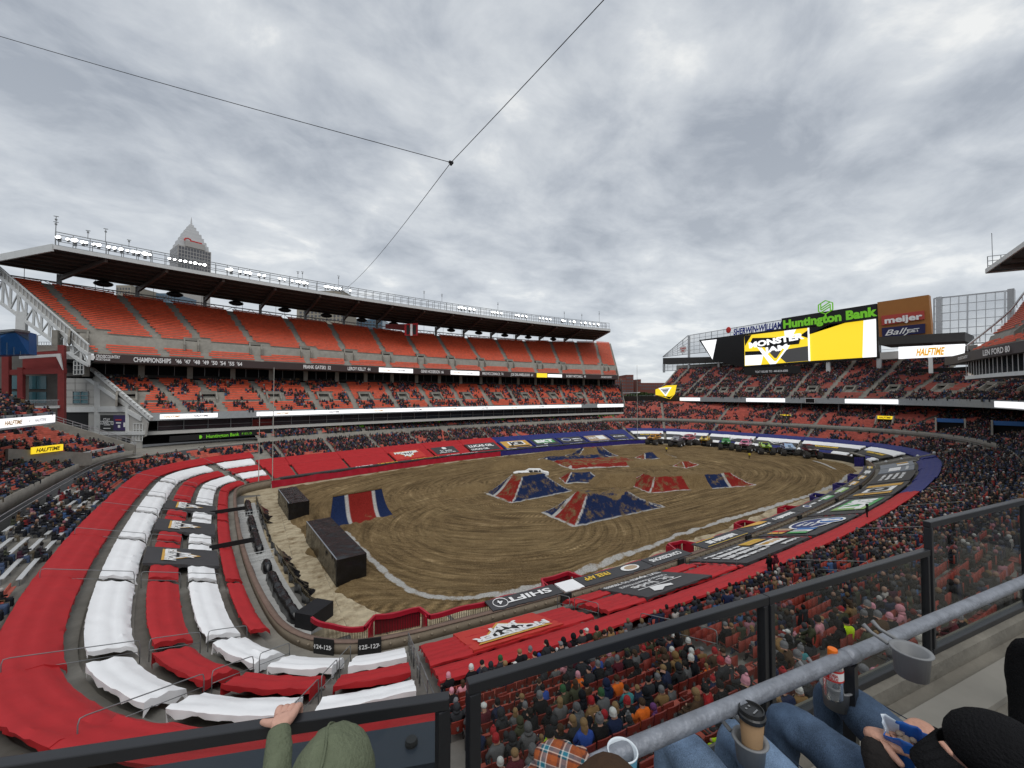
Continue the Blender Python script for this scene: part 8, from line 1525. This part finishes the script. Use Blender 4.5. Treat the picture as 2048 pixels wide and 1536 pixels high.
me = grown(J, E, 'jacket', 2); wrinkle(me, .008, 11, 4); me.materials.append(MATS['jacket_brown']); add('jacket', me, p2)
bagc = px2(1815, 1492, 1.02)
for nm, w, th in (('left', wl_, 1), ('right', wr_, -1)):
    J, E = {'w': (w + (w - bagc).normalized() * .02, .027)}, []; k = (bagc + Vector((0, 0, .0)) - w); hand(J, E, w, k, None, Vector((0, 0, 1)).cross(k), None, Vector((0, 0, -1)) + k.normalized() * .2, 1.05, 'w', -th); me = grown(J, E, 'hand', 2); me.materials.append(MATS['skin_hand']); add('hand', me, p2)
# capped head, seen from behind and above
hd = px2(2005, 1548, .86); hmb = MB(); hmb.ell((0, 0, -.02), (.078, .095, .115), 24, 14); hmb.tube([(0, 0, -.1), (0, -.02, -.2)], .055, 12); hmb.build('head', 'skin_hand', p2, True, hd, (0, 0, YAW - PI / 2))
m_ = MB(); m_.ell((0, 0, .03), (.092, .108, .085), 24, 12); cp = m_.build('cap', 'knit_black', p2, True, hd + Vector((0, 0, .03)), (0, .0, YAW - PI / 2 + .95))
br = MB(); 
for i in range(12):
    a0, a1 = PI * i / 12, PI * (i + 1) / 12; br.face([(.105 * math.cos(a0), .10 * math.sin(a0) + .02, .0), (.105 * math.cos(a1), .10 * math.sin(a1) + .02, 0), (.085 * math.cos(a1), .175 * math.sin(a1) + .03, -.02 - .014 * math.sin(a1)), (.085 * math.cos(a0), .175 * math.sin(a0) + .03, -.02 - .014 * math.sin(a0))])
b_ = br.build('brim', 'knit_black', cp, True); b_.location = (0, .0, .0); b_.rotation_euler = (0, 0, .5); sf_ = b_.modifiers.new('s', 'SOLIDIFY'); sf_.thickness = .006
hj = MB(); hj.ell((0, 0, 0), (.16, .12, .09), 20, 10); hj.build('hood', 'knit_black', p2, True, hd + hipd * .10 - Vector((0, 0, .13)), (0, 0, YAW - PI / 2))
# snack bag
def bag():
    V = []; n, k = 26, 12; ax = Vector((0, 0, 1)); vdir = (Vector((0, 0, H)) - bagc).normalized(); r_ = vdir.cross(Vector((0, 0, 1))).normalized(); u_ = (vdir * .55 + Vector((0, 0, .85))).normalized(); f_ = r_.cross(u_)
    for j in range(k):
        q = j / (k - 1)
        for i in range(n): a = 2 * PI * i / n; w = .5 + .28 * q; rr = (.036 + .014 * q) * (1 + .16 * math.sin(5 * a + j * .5) * q + .10 * math.sin(9 * a + 2)); V.append(bagc + r_ * math.cos(a) * rr * 1.15 + f_ * math.sin(a) * rr * (.75) + u_ * (-.085 + .14 * q + .010 * math.sin(3 * a) * q))
    Q = [(j * n + i, j * n + (i + 1) % n, (j + 1) * n + (i + 1) % n, (j + 1) * n + i) for j in range(k - 1) for i in range(n)] + [tuple(range(n))[::-1]]; fm = [1 if ((i + j // 2) % n) in (3, 4, 5, 6, 7, 8, 16, 17, 18) else 0 for j in range(k - 1) for i in range(n)] + [0]
    me = mesh('snack_bag', V, Q, [mat('bag_blue', (.02, .12, .45), .25, .15, 30, coat=.6).name, mat('bag_pale', (.62, .70, .78), .3, .12, 30, coat=.5).name], True, fm); o = add('snack_bag', me); tag(o, 'open crinkled blue and white snack bag', 'bag'); s_ = o.modifiers.new('s', 'SOLIDIFY'); s_.thickness = .001
    top = bagc + u_ * .02; 
    for i in range(7): MB().ell(top + r_ * rnd.uniform(-.02, .02) + f_ * rnd.uniform(-.014, .014), (.012, .010, .007), 8, 5).build('crisp', mat('crisp', (.22, .17, .13), .7, .2, 40).name, o, True)
bag()
# black clad knee of a third person at the right edge
k3 = px2(2046, 1292, 1.62); J = dict(h=(k3 + hipd * .45, .10), t=(k3 + hipd * .22, .09), k=(k3, .068), c=(k3 - Vector((0, 0, .2)), .062), a=(Vector((k3.x, k3.y, H + FZ + .08)), .055), f=(Vector((k3.x, k3.y, H + FZ + .05)) - hipd * .12, .05)); me = grown(J, [('h', 't'), ('t', 'k'), ('k', 'c'), ('c', 'a'), ('a', 'f')], 'body', 2); wrinkle(me, .006, 10, 9); me.materials.append(MATS['knit_black']); tag(add('person', me), 'person in black knit trousers at the right edge, knee only', 'person')
# child in the green hoodie gripping the rail
gr = Ll(.575, 0, -1.07); gr = Vector((gr.x, gr.y, H - 1.07)); alongl = (Ll(1) - Ll(0)).normalized(); outl = (Ll(0, 1) - Ll(0, 0)).normalized(); upz = Vector((0, 0, 1))
hc = px2(662, 1572, .85); wrist = gr - outl * .070 + upz * .020 - alongl * .012
el = px2(548, 1700, .84); J = dict(che=(hc - upz * .22, .13), bel=(hc - upz * .42, .13), nec=(hc - upz * .11, .07), s1=(hc - upz * .15 + alongl * .12, .062), e1=(el, .047), f1=(el.lerp(wrist, .6), .041), w1=(wrist - (wrist - el).normalized() * .015, .036), s2=(hc - upz * .15 - alongl * .12, .062), e2=(hc - upz * .3 - alongl * .15, .05)); E = [('che', 'bel'), ('che', 'nec'), ('che', 's1'), ('s1', 'e1'), ('e1', 'f1'), ('f1', 'w1'), ('che', 's2'), ('s2', 'e2')]
me = grown(J, E, 'body', 3); wrinkle(me, .007, 14, 3); me.materials.append(MATS['hoodie_green']); ch = add('person', me); tag(ch, 'small child in a green hoodie gripping the black glass rail', 'person')
hmb = MB(); hmb.ell((0, 0, 0), (.104, .118, .128), 32, 20); hmb.ell((0, -.05, -.10), (.125, .10, .075), 24, 12); hoo = hmb.build('hood', 'hoodie_green', ch, True); wrinkle(hoo.data, .010, 15, 8); hoo.location = hc; hoo.rotation_euler = (0, .12, YAW - PI / 2)
m_ = MB(); m_.tube([hc + upz * (.131 * math.cos(a)) + outl * (.121 * math.sin(a)) + alongl * (.012 + .006 * math.sin(4 * a)) for a in np.linspace(-1.5, 1.1, 24)], .0035, 5); m_.build('hood_seam', 'hoodie_green', ch, True)
cuffd = (wrist - el).normalized(); MB().tube([wrist - cuffd * .045, wrist - cuffd * .03, wrist - cuffd * .008, wrist + cuffd * .002], [.036, .0345, .033, .030], 18).build('cuff', 'hoodie_green', ch, True)
J, E = {'w': (wrist, .0225)}, []; palm = (outl * .96 + upz * .10); hand(J, E, wrist, palm, None, alongl, None, outl * .10 - upz * 1.0, 1.0, 'w', 1.0); me = grown(J, E, 'hand', 2); me.materials.append(MATS['skin_child']); add('hand', me, ch)
# child in plaid, back to us, and a brown haired head below
def plaid():
    m = mat('plaid', (.5, .2, .1), .85, 0, 1, bump=.3, bs=120, spec=.1); t = m.node_tree; L = t.links.new; b = t.nodes['Principled BSDF']; tc = t.nodes.new('ShaderNodeTexCoord'); sp = t.nodes.new('ShaderNodeSeparateXYZ'); mp = t.nodes.new('ShaderNodeMapping'); L(tc.outputs['Object'], mp.inputs[0]); mp.inputs['Rotation'].default_value = (0, 0, YAW); mp.inputs['Scale'].default_value = (20, 20, 20); L(mp.outputs[0], sp.inputs[0])
    def bands(sock, stops):
        f = t.nodes.new('ShaderNodeMath'); f.operation = 'FRACT'; L(sock, f.inputs[0]); r = t.nodes.new('ShaderNodeValToRGB'); r.color_ramp.interpolation = 'CONSTANT'; L(f.outputs[0], r.inputs[0]); e = r.color_ramp.elements; e[0].position = 0; e[0].color = (*stops[0][1], 1); e[1].position = stops[1][0]; e[1].color = (*stops[1][1], 1)
        for p_, c_ in stops[2:]: k = e.new(p_); k.color = (*c_, 1)
        return r.outputs[0]
    st = [(0, (.34, .09, .03)), (.3, (.02, .03, .04)), (.42, (.60, .57, .52)), (.50, (.03, .17, .23)), (.72, (.55, .52, .48)), (.78, (.25, .07, .03))]; ad = t.nodes.new('ShaderNodeMath'); L(sp.outputs[1], ad.inputs[0]); L(sp.outputs[2], ad.inputs[1]); mx = t.nodes.new('ShaderNodeMix'); mx.data_type = 'RGBA'; mx.inputs[0].default_value = .5; L(bands(sp.outputs[0], st), mx.inputs[6]); L(bands(ad.outputs[0], st), mx.inputs[7]); L(mx.outputs[2], b.inputs['Base Color'])
plaid(); pc_ = px2(1116, 1518, .86)
J = dict(che=(pc_ - upz * .09, .085), bel=(pc_ - upz * .30, .10), nec=(pc_ + upz * .0, .062), hod=(pc_ + upz * .035 + outl * .02, .060), s1=(pc_ - upz * .045 + sided * -.085, .045), e1=(pc_ - upz * .2 + sided * -.12, .042), s2=(pc_ - upz * .045 + sided * .085, .045), e2=(pc_ - upz * .2 + sided * .12, .042)); me = grown(J, [('che', 'bel'), ('che', 'nec'), ('nec', 'hod'), ('che', 's1'), ('s1', 'e1'), ('che', 's2'), ('s2', 'e2')], 'body', 3); wrinkle(me, .010, 22, 5); me.materials.append(MATS['plaid']); pk = add('person', me); tag(pk, 'child wrapped in an orange and blue plaid hooded jacket beside the paper cup', 'person')
hb_ = px2(1222, 1618, .62); bmb = MB(); bmb.ell((0, 0, -.02), (.066, .075, .09), 20, 12); bmb.tube([(0, 0, -.08), (0, 0, -.14), (0, 0, -.2), (0, 0, -.45)], [.04, .05, .11, .12], 16); bh = bmb.build('person', 'skin_child', None, True, hb_, (0, 0, YAW)); tag(bh, 'brown haired child whose head top shows below the paper cup', 'person'); hm = MB(); hm.ell((0, 0, 0), (.078, .084, .078), 24, 14); ho = hm.build('hair', 'h_brown', bh, True); wrinkle(ho.data, .006, 40, 2)
